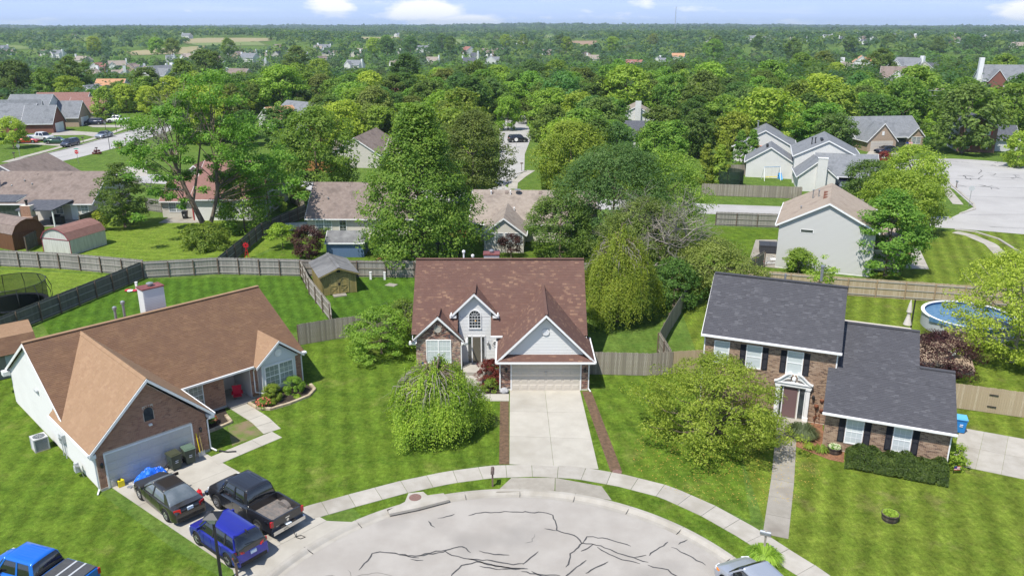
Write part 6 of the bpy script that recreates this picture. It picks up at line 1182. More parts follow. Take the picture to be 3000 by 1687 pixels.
for (u, w, lb, h_, r_) in ((6.9, 3.9, 'round clipped boxwood at the garage side of the left house', 1.05, .62), (12.6, 3.5, 'round clipped boxwood under the bay window, left of the two', 1.15, .62), (14.35, 3.55, 'round clipped boxwood under the bay window, right of the two', 1.15, .68)):
    q = h1(u, w); tree('boxwood', lb, 'bush', (q[0], q[1], 0), h_, r_, 0, 'leaf_lime', P_ROUND, 60, 120, .07, cr=.16, flat=.9, lump=.04, inner=.7, trunk=False, part='foliage', group='clipped boxwoods')
def pos(p, H_=0): return (p[0], p[1], 0)
# street tree and small plants of the far gardens
tree('street_tree', 'small lime green street tree on the left verge', 'tree', (-106.4, 171.4, 0), 6.3, 2.9, 1.2, 'leaf_lime', P_ROUND, 70, 80, .34, cr=.8, tr=.12)
for i, (p, h_, r_) in enumerate((((31.83, 130.8), 6.5, 1.6), ((34.12, 130.8), 6.2, 1.7), ((36.38, 138.9), 7.5, 1.8), ((41.52, 145.7), 7.0, 1.7), ((43.87, 146.5), 6.8, 1.7))):
    tree('arborvitae', ['cone shaped evergreen, nearest the grey fence on its left end', 'cone shaped evergreen beside the dark trampoline', 'taller cone shaped evergreen behind the dark trampoline', 'cone shaped evergreen left of the climbing frame, first of two', 'cone shaped evergreen touching the climbing frame'][i], 'evergreen', (p[0], p[1], 0), h_, r_, .1, 'leaf_lime' if i < 3 else 'leaf_green', P_CONE, 70, 90, .26, cr=.5, lump=.1, inner=.6, tr=.1, group='cone shaped evergreens by the swing set')
tree('bush', 'small red flowering bush at the kerb before the ranch house', 'bush', pos((72.5, 155.7)), 1.5, 1.1, 0, 'leaf_red', P_DOME, 30, 60, .25, cr=.5, trunk=False, part='foliage')
tree('bush', 'dark round bush at the right end of the ranch house', 'bush', pos((88.28, 170.7)), 2.4, 1.4, 0, 'leaf_dark', P_DOME, 30, 60, .25, cr=.5, trunk=False, part='foliage')
tree('bush', 'small green bush by the sunroom side wall', 'bush', pos((-4.82, 93.64)), 1.1, 1.0, 0, 'leaf_lime', P_DOME, 25, 60, .16, cr=.35, trunk=False, part='foliage')
tree('bush', 'small dark potted bush beside the pale house wall', 'bush', pos((-23.11, 96.01)), 1.2, .7, 0, 'leaf_green', P_DOME, 20, 60, .14, cr=.3, trunk=False, part='foliage')
tree('bush', 'yellow green climber on the dark fence behind the barn shed', 'bush', pos((-52.4, 99.12)), 2.4, .9, 0, 'leaf_yellow', P_OVAL, 25, 60, .2, cr=.4, trunk=False, part='foliage')
tree('bush', 'leafy shrub against the grey and white gable wall', 'bush', pos((-32.99, 109.8)), 2.6, 1.5, 0, 'leaf_green', P_DOME, 30, 60, .22, cr=.5, trunk=False, part='foliage')
tree('hedge', 'low clipped hedge by the street behind the pale beige house', 'hedge', pos((-32.21, 119.7)), 1.3, 2.0, 0, 'leaf_dark', P_DOME, 40, 70, .2, cr=.45, trunk=False, part='foliage')
# yew hedge under the wing windows
hg = thing('yew_hedge', 'long dark yew hedge under the wing windows of the tan brick house', 'hedge', (O3.x, O3.y, 0), -22.8)
k = 14000; q = np.stack([RG.uniform(1.45, 6.9, k), RG.uniform(-1.75, .1, k), RG.uniform(0, 1, k)], 1); top = 1.08 + .14 * np.sin(q[:, 0] * 3.1) + .1 * np.sin(q[:, 0] * 7.3 + q[:, 1] * 4) ; e = np.clip(1 - ((q[:, 1] + .8) / 1.0) ** 4, .1, 1); endf = np.clip(np.minimum(q[:, 0] - 1.3, 7.05 - q[:, 0]) / .35, .2, 1) ** .5
q[:, 2] = top * e * endf * RG.uniform(.25, 1.0, k) ** .35; n_ = np.stack([RG.normal(size=k) * .4, (q[:, 1] + .5) * .9, np.full(k, .8)], 1) + RG.normal(size=(k, 3)) * .4; n_ /= np.linalg.norm(n_, axis=1)[:, None]
V, F = leaf_quads(q, n_, .15, .4); npmesh('foliage', V, F, 'leaf_hedge', hg)
def tuft(name, label, cat, loc, r, h, n, m, w=.03, droop=.5, **kw):
    """long arching blades from one root"""
    t = thing(name, label, cat, loc); V = []; F = []
    for i in range(n):
        a = RG.uniform(0, 6.283); b0 = RG.uniform(0, r * .35); L = RG.uniform(.6, 1); ca, sa = math.cos(a), math.sin(a); R1 = b0 + (r - b0) * .5 * L; R2 = b0 + (r - b0) * L; zt = h * RG.uniform(.6, 1)
        px, py = -sa * w, ca * w; V += [(b0 * ca - px, b0 * sa - py, 0), (b0 * ca + px, b0 * sa + py, 0), (R1 * ca + px, R1 * sa + py, zt), (R1 * ca - px, R1 * sa - py, zt), (R2 * ca + px * .2, R2 * sa + py * .2, zt * (1 - droop)), (R2 * ca - px * .2, R2 * sa - py * .2, zt * (1 - droop))]; b = len(V) - 6; F += [(b, b + 1, b + 2, b + 3), (b + 3, b + 2, b + 4, b + 5)]
    npmesh('blades', np.array(V), np.array(F), m, t); return t
tuft('iris_clump', 'grey green iris clump beside the tan brick house path', 'plant', pos((18.42, 45.35)), 1.25, .75, 420, 'leaf_grey', .03, .45)
tuft('daylily', 'small bright daylily in the red mulch, nearest the path', 'plant', pos((18.31, 43.78)), .45, .4, 90, 'leaf_lime', .018, .5)
tuft('daylily', 'yellow flowering daylily in the red mulch left of the barrel', 'plant', pos((18.92, 43.43)), .6, .4, 120, 'leaf_lime', .018, .5)
tuft('daylily', 'green daylily clump around the foot of the grey mailbox', 'plant', pos((12.33, 33.06)), 1.05, .55, 600, 'leaf_lime', .02, .55)
tree('bush', 'yellow green bush at the driveway corner of the tan brick house', 'bush', pos((26.21, 41.8)), 1.3, .8, 0, 'leaf_yellow', P_DOME, 45, 80, .12, cr=.28, lump=.3, part='foliage', tr=.04)
for i, (u, w, m_) in enumerate(((12.2, 2.9, 'leaf_lime'), (14.0, 2.6, 'leaf_yellow'), (7.35, 2.95, 'leaf_yellow'))):
    q = h1(u, w); tuft('hosta', ['small hosta by the pink flowers under the bay', 'yellow hosta between the two bay boxwoods', 'yellow hosta in the bed beside the garage wall'][i], 'plant', (q[0], q[1], 0), .35, .3, 90, m_, .02)
for i, (u, w) in enumerate(((11.7, 3.1), (7.9, 3.3))):
    q = h1(u, w); t = tree('azalea', ['pink azalea in the bed under the bay window', 'pink azalea in the bed beside the garage'][i], 'plant', (q[0], q[1], 0), .6, .5, 0, 'leaf_green', P_DOME, 20, 50, .08, cr=.18, trunk=False, part='foliage'); c = unit(160) * np.array([.5, .5, .3]) + np.array([0, 0, .35]); c = c[c[:, 2] > .3]; V, F = leaf_quads(c, np.tile(np.array([0, 0, 1.0]), (len(c), 1)) + RG.normal(size=c.shape) * .2, .11, 1); npmesh('flowers', V, F, 'flower_pink', t)
# fallen yellow leaves under the front tree
n_l = 1300; a = RG.uniform(0, 6.283, n_l); rr = 5.6 * np.sqrt(RG.uniform(0, 1, n_l)); c = np.stack([12.8 + rr * np.cos(a) * 1.0, 42.6 + rr * np.sin(a) * .9, np.full(n_l, .035)], 1); keep = (c[:, 1] > 37.5) & ((c[:, 0] - CX) ** 2 + (c[:, 1] - CY) ** 2 > 15.2 ** 2); c = c[keep]
V, F = leaf_quads(c, np.tile(np.array([0, 0, 1.0]), (len(c), 1)) + RG.normal(size=c.shape) * .12, .08, .6); o = npmesh('fallen_leaves', V, F, mat('dry_leaf', (.42, .36, .07), .8, col2=(.45, .26, .06), scale=.9), None, 'stuff')
sheet('mulch_bed', [(17.45, 44.24), (19.1, 42.47), (19.84, 42.14), (21.21, 45.35), (20.05, 46.12), (20.65, 47.73), (19.55, 47.63), (18.31, 47.53)], 'mulch_red', .02)
sheet('mulch_bed', [h1(11.2, 4.2), h1(11.3, 2.6), h1(12.6, 2.2), h1(14.6, 2.3), h1(15.6, 3.0), h1(15.7, 4.2)], 'mulch_dark', .02)
sheet('mulch_bed', [h1(6.42, 4.8), h1(6.42, 2.4), h1(9.0, 2.5), h1(9.7, 4.8)], 'mulch_dark', .02)
sheet('bare_soil', [h1(7.6, -.4), h1(9.8, -.4), h1(10.0, 2.0), h1(8.6, 2.2)], mat('soil_grass', (.20, .15, .09), .95, col2=(.11, .16, .03), scale=1.4, bump=.4, bscale=30), .016)
sheet('mulch_bed', [(43.06, 83.44), (44.14, 82.89), (46.69, 89.38), (46.71, 90.66)], 'mulch_red', .02)
# edging stones, set one by one
mat('edging', (.42, .34, .23), .9, island=[(.42, .34, .23), (.36, .29, .2), (.46, .38, .27)], bump=.3)
def edging(label, pts):
    f = thing('bed_edging', label, 'edging', (0, 0, 0)); items = []
    for a, b in zip(pts, pts[1:]):
        a, b = Vector((*a, 0)), Vector((*b, 0)); d = (b - a); k = max(1, round(d.length / .3)); d.normalize()
        for i in range(k): c = a.lerp(b, (i + .5) / k); items.append((c, d, Vector((-d.y, d.x, 0)), Zu, (b - a).length / k - .02, .2, .16 + rnd.uniform(-.01, .01)))
    put_pieces('stone', f, 'edging', items, UNIT, 300)
edging('tan stone edging curving round the bed under the bay window', [h1(11.2, 4.2), h1(11.2, 3.1), h1(11.8, 2.3), h1(13.2, 2.15), h1(14.7, 2.25), h1(15.6, 2.9), h1(15.8, 3.8)]); edging('tan stone edging of the bed beside the garage wall', [h1(9.2, 3.6), h1(9.0, 2.45), h1(7.8, 2.3), h1(6.5, 2.3)])

mat('field_tan', (.30, .25, .13), .95, col2=(.25, .23, .11), scale=.02); mat('field_brown', (.30, .2, .13), .95, col2=(.26, .18, .11), scale=.02); mat('field_green', (.16, .20, .06), .95, col2=(.14, .19, .05), scale=.02)
# ---------------------------------------------------------------- woods behind: 300 single trees copied from a few grown ones, then masses
protos = {}
def proto(key, m, H, r, hb, prof, ncl, per, leaf, cr, **kw):
    t = tree('broadleaf_tree' if prof is not P_CONE else 'evergreen_tree', '-', 'tree', (0, 0, 0), H, r, hb, m, prof, ncl, per, leaf, cr=cr, rot=0, tr=.28, nl=6, **kw); protos[key] = t; return t
pk = []
for key, m, cnt in (('green', 'leaf_green', 3), ('dark', 'leaf_dark', 3), ('lime', 'leaf_lime', 2), ('blue', 'leaf_blue', 2), ('olive', 'leaf_olive', 1), ('yellow', 'leaf_yellow', 1)):
    for i in range(cnt): proto(key + str(i), m, 10, 4.6, .8, [P_ROUND, P_OVAL, P_TALL][i % 3], 120, 52, .52, 1.05, lump=.28)
used = set()
COLW = {'green': 'mid green', 'dark': 'dark green', 'lime': 'light lime green', 'blue': 'blue green', 'olive': 'olive green', 'yellow': 'yellow green'}
placed = []
ZONES = ['above the far left street houses', 'over the left street', 'behind the tall sparse tree', 'left of the big central maple', 'straight above the big central maple', 'beside the end of the cross street', 'above the central maroon ridge', 'above the dead grey tree', 'left of the white gable houses', 'behind the white gable houses', 'above the ranch house', 'at the right edge']
def belt_label(key, x, y, r):
    d = math.hypot(x, y); z = ZONES[max(0, min(11, int((x / y + .64) / 1.28 * 12)))]
    return ('broad ' if r > 4.7 else 'slim ' if r < 3.9 else '') + COLW[key] + ' tree ' + z + (', front rank' if d < 195 else ', second rank' if d < 235 else ', third rank' if d < 270 else ', fourth rank' if d < 300 else ', hindmost rank')
def place(key, x, y, H, r, label=None, z=0):
    ks = [k for k in protos if k.startswith(key)]; k = ks[(len(placed)) % len(ks)]; p = protos[k]
    sc = (r / 4.6, r / 4.6, H / 10)
    if k in used: o = copy_tree(p, None, (x, y, z), rnd.uniform(0, 360), sc)
    else: used.add(k); o = p; o.location = (x, y, z); o.rotation_euler = (0, 0, rnd.uniform(0, 6.28)); o.scale = sc
    o['label'] = label or belt_label(key, x, y, r); o['group'] = 'trees of the wooded belt' if label is None else 'single trees among the houses'
    placed.append((x, y, r)); return o
# crowns that can be told apart: (ground point under the crown, height above ground of its middle) and width in metres
def find_label(key, x, y, r, c):
    return ('large ' if r > 5.6 else 'small ' if r < 3.6 else 'medium ') + COLW[key] + ' tree ' + ZONES[max(0, min(11, int((x / y + .64) / 1.28 * 12)))] + {'l': ', near the roofs', 'm': ', halfway up the woods', 'h': ', high in the woods'}[c[1]]
for q in 'dark -176 292 6.5 Sm;dark -197 321 3.8 Sm;green -160 282 5.4 Sm;yellow -142 263 4.7 Sm;dark -169 317 6.6 Sm;green -110 220 3.9 Sl;dark -124 258 4.0 Sm;olive -124 279 5.6 Sm;green -115 289 6.7 Sm;dark -136 368 7.2 Sm;lime -67 238 6.8 Sm;dark -116 446 7.2 Sh;green -79 339 5.8 Sm;olive -60 258 5.1 Sm;dark -42 190 4.5 Sl;green -51 213 2.9 Sl;olive -59 226 2.3 Sl;yellow -419 836 7.2 Sh;lime -319 748 7.2 Sh;green -305 748 7.2 Sh;green -245 720 7.2 Sh;dark -41 210 5.0 Tm;blue -36 221 4.5 Tm;dark -40 313 7.2 Tm;lime -28 315 4.7 Tm;lime -130 785 7.2 Th;blue -114 761 7.2 Th;green -146 972 7.2 Th;dark -85 1015 7.2 Th;dark -64 867 7.2 Th;blue -102 836 7.2 Th;green -22 227 4.9 Tm;dark -11 214 6.0 Tm;lime -5 299 5.7 Tm;lime -8 1037 7.2 Th;green 14 1043 7.2 Th;blue 8 341 5.7 Tm;lime 0 238 4.7 Tm;lime -1 202 3.4 Tl;dark 4 216 2.7 Tl;dark 64 1111 7.2 Th;green 54 825 7.2 Th;blue 13 261 4.1 Tm;olive 22 257 6.0 Tm;dark 8 168 4.6 Tl;lime 104 866 7.2 Th;dark 151 1252 7.2 Th;olive 192 1137 7.2 Th;lime 31 222 7.1 Tm;blue 18 180 4.9 Tl;green 23 180 4.5 Tl;dark 31 167 4.5 Tl;green 47 252 5.1 Tm;green 44 341 5.7 Tm;green 18 341 5.7 Tm;dark 37 159 4.5 Ul;blue 52 197 3.9 Ul;lime 52 166 6.4 Ul;lime 43 156 3.8 Ul;lime 76 201 6.8 Um;green 130 372 6.5 Um;dark 232 688 7.2 Uh;olive 160 427 6.1 Uh;green 66 171 4.6 Ul;dark 171 384 7.2 Uh;green 105 247 5.8 Um;green 108 219 7.2 Um;olive 92 164 6.7 Ul;lime 97 186 2.6 Ul;blue 192 357 5.0 Um;green 186 313 7.2 Um;lime 93 147 2.7 Ul;green 163 672 7.2 Uh;dark 224 916 7.2 Uh;dark 276 940 7.2 Uh;dark 436 969 7.2 Uh;dark 359 889 7.2 Uh;dark 420 823 7.2 Uh;dark 513 928 7.2 Uh;green 80 255 7.2 Um;lime 63 262 6.7 Um;lime 142 362 4.8 Um;blue 61 213 4.8 Um'.split(';'):
    key, x, y, r, c = q.split(); r = float(r); place(key, float(x), float(y), r * 2 + (1.2 if r < 4 else 0), r, find_label(key, float(x), float(y), r, c))
clear = [(o.location.x + 5, o.location.y + 5, 13) for o in C.objects if o.name.startswith('house') and o.type == 'EMPTY' and o.location.y > 130]
clear += [(0, y, 6) for y in range(120, 215, 5)] + [(84, 143, 19), (90, 160, 14), (100, 150, 16), (-90, 150, 8), (-90, 170, 8), (-90, 190, 9), (-90, 210, 9), (-75, 145, 14), (-105, 160, 14), (-108, 180, 16), (-100, 205, 16), (-105, 220, 12), (-70, 160, 12), (-38, 140, 16), (-30, 135, 12), (-20, 140, 10), (50, 112, 14), (48, 130, 20), (35, 118, 10), (30, 128, 10), (38, 128, 10), (62, 130, 16), (70, 150, 8), (-58, 195, 10), (-27, 155, 9), (-45, 152, 9), (128, 236, 10), (120, 170, 12), (125, 225, 9)]
FAR = [tuple(float(v) if i != 3 else int(v) for i, v in enumerate(q.split())) for q in '-627 1036 -10 0 70 1.1;-655 1071 -8 1 70 1.1;-565 1011 -10 2 0 1.1;-528 968 -11 1 -25 1.1;-463 894 -13 0 160 1.1;-362 724 -14 3 90 1.0;-381 800 -14 0 20 1.1;-342 745 -14 2 90 1.1;-319 717 -14 4 -60 1.0;-306 704 -14 2 0 1.0;-300 639 -14 0 -60 1.2;-165 387 -2 1 70 1.1;-281 689 -14 0 160 1.1;-341 1005 -8 1 90 1.1;-309 938 -10 2 90 1.2;-302 965 -9 0 -25 1.0;-278 935 -10 0 90 1.0;-269 953 -10 4 90 1.1;-262 990 -9 1 90 1.1;-236 947 -10 1 70 1.0;-306 863 -12 2 90 1.1;-272 860 -12 1 160 1.2;-209 603 -12 0 -60 1.0;-181 548 -9 2 160 1.1;-245 819 -13 4 -60 1.0;-199 869 -12 2 70 1.1;-217 987 -9 4 160 1.0;-202 962 -9 2 -25 1.0;-250 1065 -6 0 90 1.2;-240 1069 -6 1 0 1.0;-319 627 -14 0 90 1.2;-357 920 -11 0 -25 1.1;-359 880 -12 1 -60 1.0;-842 1602 3 2 70 1.1;-542 1396 4 1 160 1.1;-304 1092 -5 2 -25 1.1;-186 1030 -8 0 -25 1.0;-180 965 -10 0 70 1.1;-134 990 -9 0 90 1.0;-114 1062 -8 1 20 1.1;-82 860 -12 0 -25 1.0;-111 808 -13 0 -60 1.0;-55 1045 -9 3 -60 1.1;-42 941 -11 4 -60 1.1;-38 1042 -9 2 0 1.1;-27 992 -10 2 -25 1.1;-43 838 -12 4 160 1.0;-21 821 -13 1 90 1.2;-18 1058 -9 2 -25 1.1;15 1314 -4 0 -60 1.1;44 1058 -10 2 -25 1.0;88 1004 -12 2 70 1.1;92 929 -13 0 160 1.1;113 765 -14 3 -25 1.1;143 811 -13 1 70 1.1;194 1020 -11 4 90 1.0;183 914 -12 5 160 1.0;-139 732 -13 1 -25 1.1;-287 2093 -2 1 70 1.1;-5 1627 0 0 -25 1.0;377 1315 1 1 -60 1.1;399 1312 1 1 -60 1.0;305 1292 -2 0 70 1.1;439 1297 2 0 -25 1.1;449 1290 2 4 -60 1.0;486 1290 3 1 20 1.1;507 1276 3 4 160 1.0;513 1233 3 2 -25 1.2;481 1136 1 4 -60 1.0;573 1328 4 0 0 1.0;905 2052 -1 4 20 1.2;641 1403 4 1 -25 1.0;970 1911 -1 0 0 1.1;653 1255 4 0 -25 1.2;594 1124 3 2 20 1.2;982 1815 -2 1 -60 1.2;1026 1858 -1 0 -60 1.1;1038 1849 -1 2 20 1.1;1148 2002 4 2 -60 1.2;1192 2023 5 1 -25 1.1;1208 2008 5 1 90 1.1;694 1202 4 0 90 1.0;187 461 -2 0 90 1.2;218 518 -2 5 70 1.1;215 459 -1 4 20 1.0;220 459 -1 1 -60 1.1;227 458 -1 4 70 1.2;173 367 -0 2 -25 1.2;583 960 0 0 -60 1.1;880 2157 -1 1 0 1.2;587 1240 4 0 0 1.2;607 1258 4 4 70 1.2;646 1141 4 1 70 1.0;1079 1839 0 1 160 1.0'.split(';')]
for (x, y, z, k, a, s) in FAR: clear.append((x, y, 9 * s)); L = math.hypot(x, y); clear += [(x * (1 - d / L), y * (1 - d / L), 8) for d in ((12, 22, 34) if y < 300 else (14, 28, 44, 60, 76))]
def free(x, y, r): return all((x - a) ** 2 + (y - b) ** 2 > (c + r * .5) ** 2 for a, b, c in clear)
def low(x, y): d = math.hypot(x, y); return .58 if (x / y < -.08 and 285 < d < 720) or (x / y > .28 and 480 < d < 1000) else .8 if x / y < .15 and 285 < d < 600 else 1
N_IND = 296
cand = []; g = random.Random(5); yv = 128
while yv < 420:
    xv = -.74 * yv - 12
    while xv < .74 * yv + 12:
        x, y = xv + g.uniform(-2.6, 2.6), yv + g.uniform(-2.6, 2.6); r = g.uniform(3.4, 6.0)
        if free(x, y, r) and all((x - a) ** 2 + (y - b) ** 2 > ((r + c) * .66) ** 2 for a, b, c in placed) and (y > 150 or abs(x) < 75): cand.append((math.hypot(x, y), x, y, r)); placed.append((x, y, r)) if False else None
        xv += 8.6
    yv += 8.2
cand.sort(); keep = []
rest = []
for (d, x, y, r) in cand:
    az = x / y; zone = g.random()
    key = 'green' if zone < .38 else 'dark' if zone < .68 else 'lime' if zone < .77 else 'blue' if zone < .90 else 'olive' if zone < .98 else 'yellow'
    if (az < -.40 and y < 236) or (az < -.24 and y < 175): continue
    if d > 300 and az < .02 and g.random() < .35: continue
    if len(placed) < N_IND: place(key, x, y, r * g.uniform(1.75, 2.4) * low(x, y), r, None, terrain(x, y))
    else: rest.append((key, x, y, terrain(x, y), r * math.sqrt(low(x, y)), r * g.uniform(1.6, 2.1) * low(x, y)))
for k in list(protos):
    if k not in used: 
        for c in list(protos[k].children): bpy.data.objects.remove(c)
        bpy.data.objects.remove(protos[k])
def mass(name, trees, nq, size, m):
    """many crowns joined: leaf masses over each crown's dome"""
    T = np.array([(x, y, z, r, h) for (x, y, z, r, h) in trees]); k = len(T) * nq; idx = np.repeat(np.arange(len(T)), nq); d = unit(k); d[:, 2] = np.abs(d[:, 2]) * 1.0 - .25 * (RG.random(k) < .35)
    ph = RG.uniform(0, 6.28, len(T))[idx]; az = np.arctan2(d[:, 1], d[:, 0]); lum = 1 + .16 * np.sin(3 * az + ph + 4 * d[:, 2]) + .12 * np.sin(5 * az - ph * 2 + 7 * d[:, 2]); rad = RG.uniform(.72, 1.03, k) * lum
    c = np.stack([T[idx, 0] + d[:, 0] * T[idx, 3] * rad, T[idx, 1] + d[:, 1] * T[idx, 3] * rad, T[idx, 2] + T[idx, 4] * (.42 + .56 * d[:, 2] * rad)], 1)
    n_ = d * .8 + np.array([0, 0, .35]) + RG.normal(size=d.shape) * .24; n_ /= np.linalg.norm(n_, axis=1)[:, None]; V, F = leaf_quads(c, n_, size, .75); npmesh(name, V, F, m, None, 'stuff')
leaf_mat('far_green', [(0.084, 0.156, 0.031), (0.120, 0.204, 0.041), (0.150, 0.240, 0.052)], isl=.25, k=.06); leaf_mat('far_dark', [(0.050, 0.102, 0.029), (0.072, 0.132, 0.036), (0.102, 0.168, 0.046)], isl=.25, k=.06)
leaf_mat('far_lime', [(0.102, 0.186, 0.029), (0.138, 0.228, 0.036), (0.174, 0.264, 0.048)], isl=.25, k=.06); leaf_mat('far_blue', [(0.054, 0.108, 0.048), (0.072, 0.132, 0.060), (0.096, 0.156, 0.070)], isl=.25, k=.06); leaf_mat('far_olive', [(0.072, 0.108, 0.036), (0.096, 0.132, 0.043), (0.120, 0.156, 0.054)], isl=.25, k=.06)
mats_ = {'green': 'far_green', 'dark': 'far_dark', 'lime': 'far_lime', 'blue': 'far_blue', 'olive': 'far_olive', 'yellow': 'far_lime'}
FIELDS = [
('field_tan', [(-540, 1375), (-522, 1425), (-408, 1421), (-383, 1318), (-427, 1245), (-483, 1234)]),
('field_green', [(-488, 1248), (-390, 1292), (-341, 1178), (-444, 1181)]),
('field_tan', [(-497, 1067), (-465, 1140), (-430, 1174), (-406, 1080), (-400, 1019), (-458, 1003)]),
('field_green', [(-858, 1626), (-784, 1575), (-668, 1340), (-693, 1347)]),
('field_tan', [(-291, 1571), (-298, 2271), (-185, 1424), (-210, 1382), (-250, 1401)]),
('field_green', [(-165, 2693), (-88, 2681), (-77, 2345), (-146, 2386)]),
('field_green', [(-115, 1451), (-97, 1579), (-71, 1320), (-94, 1287)]),
('field_brown', [(94, 1475), (148, 1463), (132, 1312), (86, 1312)]),
('field_green', [(162, 2261), (218, 2250), (161, 1687), (127, 1732)]),
('field_green', [(-763, 1244), (-731, 1240), (-657, 1143), (-704, 1146)]),
('field_green', [(75, 2222), (136, 2093), (83, 1683), (57, 1709)]),
]
def inpoly(x, y, P):
    c = False; j = len(P) - 1
    for i in range(len(P)):
        if (P[i][1] > y) != (P[j][1] > y) and x < (P[j][0] - P[i][0]) * (y - P[i][1]) / (P[j][1] - P[i][1]) + P[i][0]: c = not c
        j = i
    return c
fb_ = [(min(p[0] for p in P), max(p[0] for p in P), min(p[1] for p in P), max(p[1] for p in P), P) for _, P in FIELDS]
def in_field(x, y): return any(a - 20 < X_ < b + 20 and c < Y_ < d and inpoly(X_, Y_, P) for a, b, c, d, P in fb_ for X_, Y_ in ((x * k, y * k) for k in (1, 1 + 60 / y, 1 + 130 / y)))
bands = {k: [] for k in mats_}
for (key, x, y, z, r, h) in rest: bands[key].append((x, y, z, r, h))
farm = {k: [] for k in mats_}; far2 = {k: [] for k in mats_}; far3 = {k: [] for k in mats_}
def clump_noise(x, y, s): return math.sin(x / s + 1.7 * math.sin(y / s * .7)) * math.cos(y / s * 1.3 + .8 * math.sin(x / s * .6))
def fill(y0, y1, sp, rr, dst, dens, key_p):
    y = y0
    while y < y1:
        x = -.92 * y - 20
        while x < .92 * y + 20:
            if g.random() < dens(x, y):
                X_, Y_ = x + g.uniform(-.45, .45) * sp, y + g.uniform(-.45, .45) * sp; r = g.uniform(*rr)
                if not in_field(X_, Y_) and (y > 900 or free(X_, Y_, r)): dst[g.choices(list(mats_), key_p)[0]].append((X_, Y_, terrain(X_, Y_), r * math.sqrt(low(X_, Y_)), (r * g.uniform(1.5, 2.1) if y < 900 else g.uniform(8, 14)) * low(X_, Y_)))
            x += sp
        y += sp
fill(420, 900, 11.5, (4, 6.4), farm, lambda x, y: .66 if clump_noise(x, y, 60) > -.3 else .22, [30, 34, 12, 18, 4, 2])
fill(900, 2000, 21, (7, 12), far2, lambda x, y: .72 if clump_noise(x, y, 110) > -.15 else .22, [26, 44, 4, 22, 3, 1])
fill(2000, 4200, 48, (16, 28), far3, lambda x, y: .85 if clump_noise(x, y, 260) > -.2 else .3, [20, 52, 2, 24, 2, 0])
for k in mats_:
    if bands[k]: mass('distant_woods', bands[k], 230, 1.15, mats_[k])
    if farm[k]: mass('distant_woods', farm[k], 75, 2.1, mats_[k])
    if far2[k]: mass('distant_woods', far2[k], 30, 4.6, mats_[k])
    if far3[k]: mass('distant_woods', far3[k], 16, 9, mats_[k])
hor = []
for i in range(5200):
    y = g.uniform(4200, 9000); x = g.uniform(-.95, .95) * y; hor.append((x, y, terrain(x, y) - 2, g.uniform(30, 60), g.uniform(12, 24)))
mass('distant_woods', hor, 12, 26, 'far_blue')
for i, (m, P) in enumerate(FIELDS):
    # follow the lie of the land
    a, b, c, d = min(p[0] for p in P), max(p[0] for p in P), min(p[1] for p in P), max(p[1] for p in P); n = 16; V = []; F = []
    for j in range(n + 1):
        for k in range(n + 1): x, y = a + (b - a) * k / n, c + (d - c) * j / n; V.append((x, y, terrain(x, y) + .5))
    for j in range(n):
        for k in range(n):
            cx_, cy_ = (V[j * (n + 1) + k][0] + V[(j + 1) * (n + 1) + k + 1][0]) / 2, (V[j * (n + 1) + k][1] + V[(j + 1) * (n + 1) + k + 1][1]) / 2
            if inpoly(cx_, cy_, P): F.append((j * (n + 1) + k, j * (n + 1) + k + 1, (j + 1) * (n + 1) + k + 1, (j + 1) * (n + 1) + k))
    if F: npmesh('field', np.array(V), np.array(F), m, None, 'structure')
# ---------------------------------------------------------------- far houses: a few patterns, copied
hp = []
for i, (w_, rf) in enumerate((('lap_beige', 'roof_taupe'), ('lap_white', 'roof_grey'), ('far_brick_tan', 'roof_brown_old'), ('lap_white', 'roof_red'), ('lap_beige', 'roof_dark'), ('lap_white', 'roof_orange'))):
    h = thing('distant_house', '-', 'house', (0, 0, 0)); block(h, -7, 7, -4.5, 4.5, 2.8 + (i % 2) * 2.2, 6.4 + (i % 2) * 2, 'u', w_, rf); block(h, -6.5 + i * 1.2, -.5 + i * 1.2, -7, 0, 2.8 + (i % 2) * 2, 5.4 + (i % 2) * 2.1, 'w', 'lap_white' if i != 3 else 'far_brick_red', rf)
    if i in (0, 1, 4): MB().box(6.9, -1, 0, 8, .6, 8.2 + (i % 2)).build('chimney', 'trim_white', h)
    for x_ in (1.5, 4.2): MB().box(x_, -4.56, 1, x_ + 1.1, -4.5, 2.3).build('window', 'pane_dark', h)
    MB().box(-5.9 + i * 1.2, -7.05, 0, -1.4 + i * 1.2, -7, 2.1).build('garage_door', 'trim_white', h); hp.append(h)
RN = ['taupe roofed beige', 'grey roofed white', 'brown roofed tan brick', 'red roofed', 'dark roofed beige', 'orange roofed white']
first = set()
for (x, y, z, k, a, s) in FAR:
    side = ZONES[max(0, min(11, int((x / y + .64) / 1.28 * 12)))]; lab = RN[k] + ' house ' + side + (', tiny near the horizon' if y > 620 else ', small in the far rows' if y > 430 else ', roof over the nearer woods')
    if k not in first: first.add(k); o = hp[k]; o.location = (x, y, z); o.rotation_euler = (0, 0, R(a)); o.scale = (s,) * 3; o['label'] = lab
    else: o = copy_tree(hp[k], lab, (x, y, z), a, s)
    o['group'] = RN[k] + ' far houses'
for k in range(len(hp)):
    if k not in first:
        for c in list(hp[k].children): bpy.data.objects.remove(c)
        bpy.data.objects.remove(hp[k])

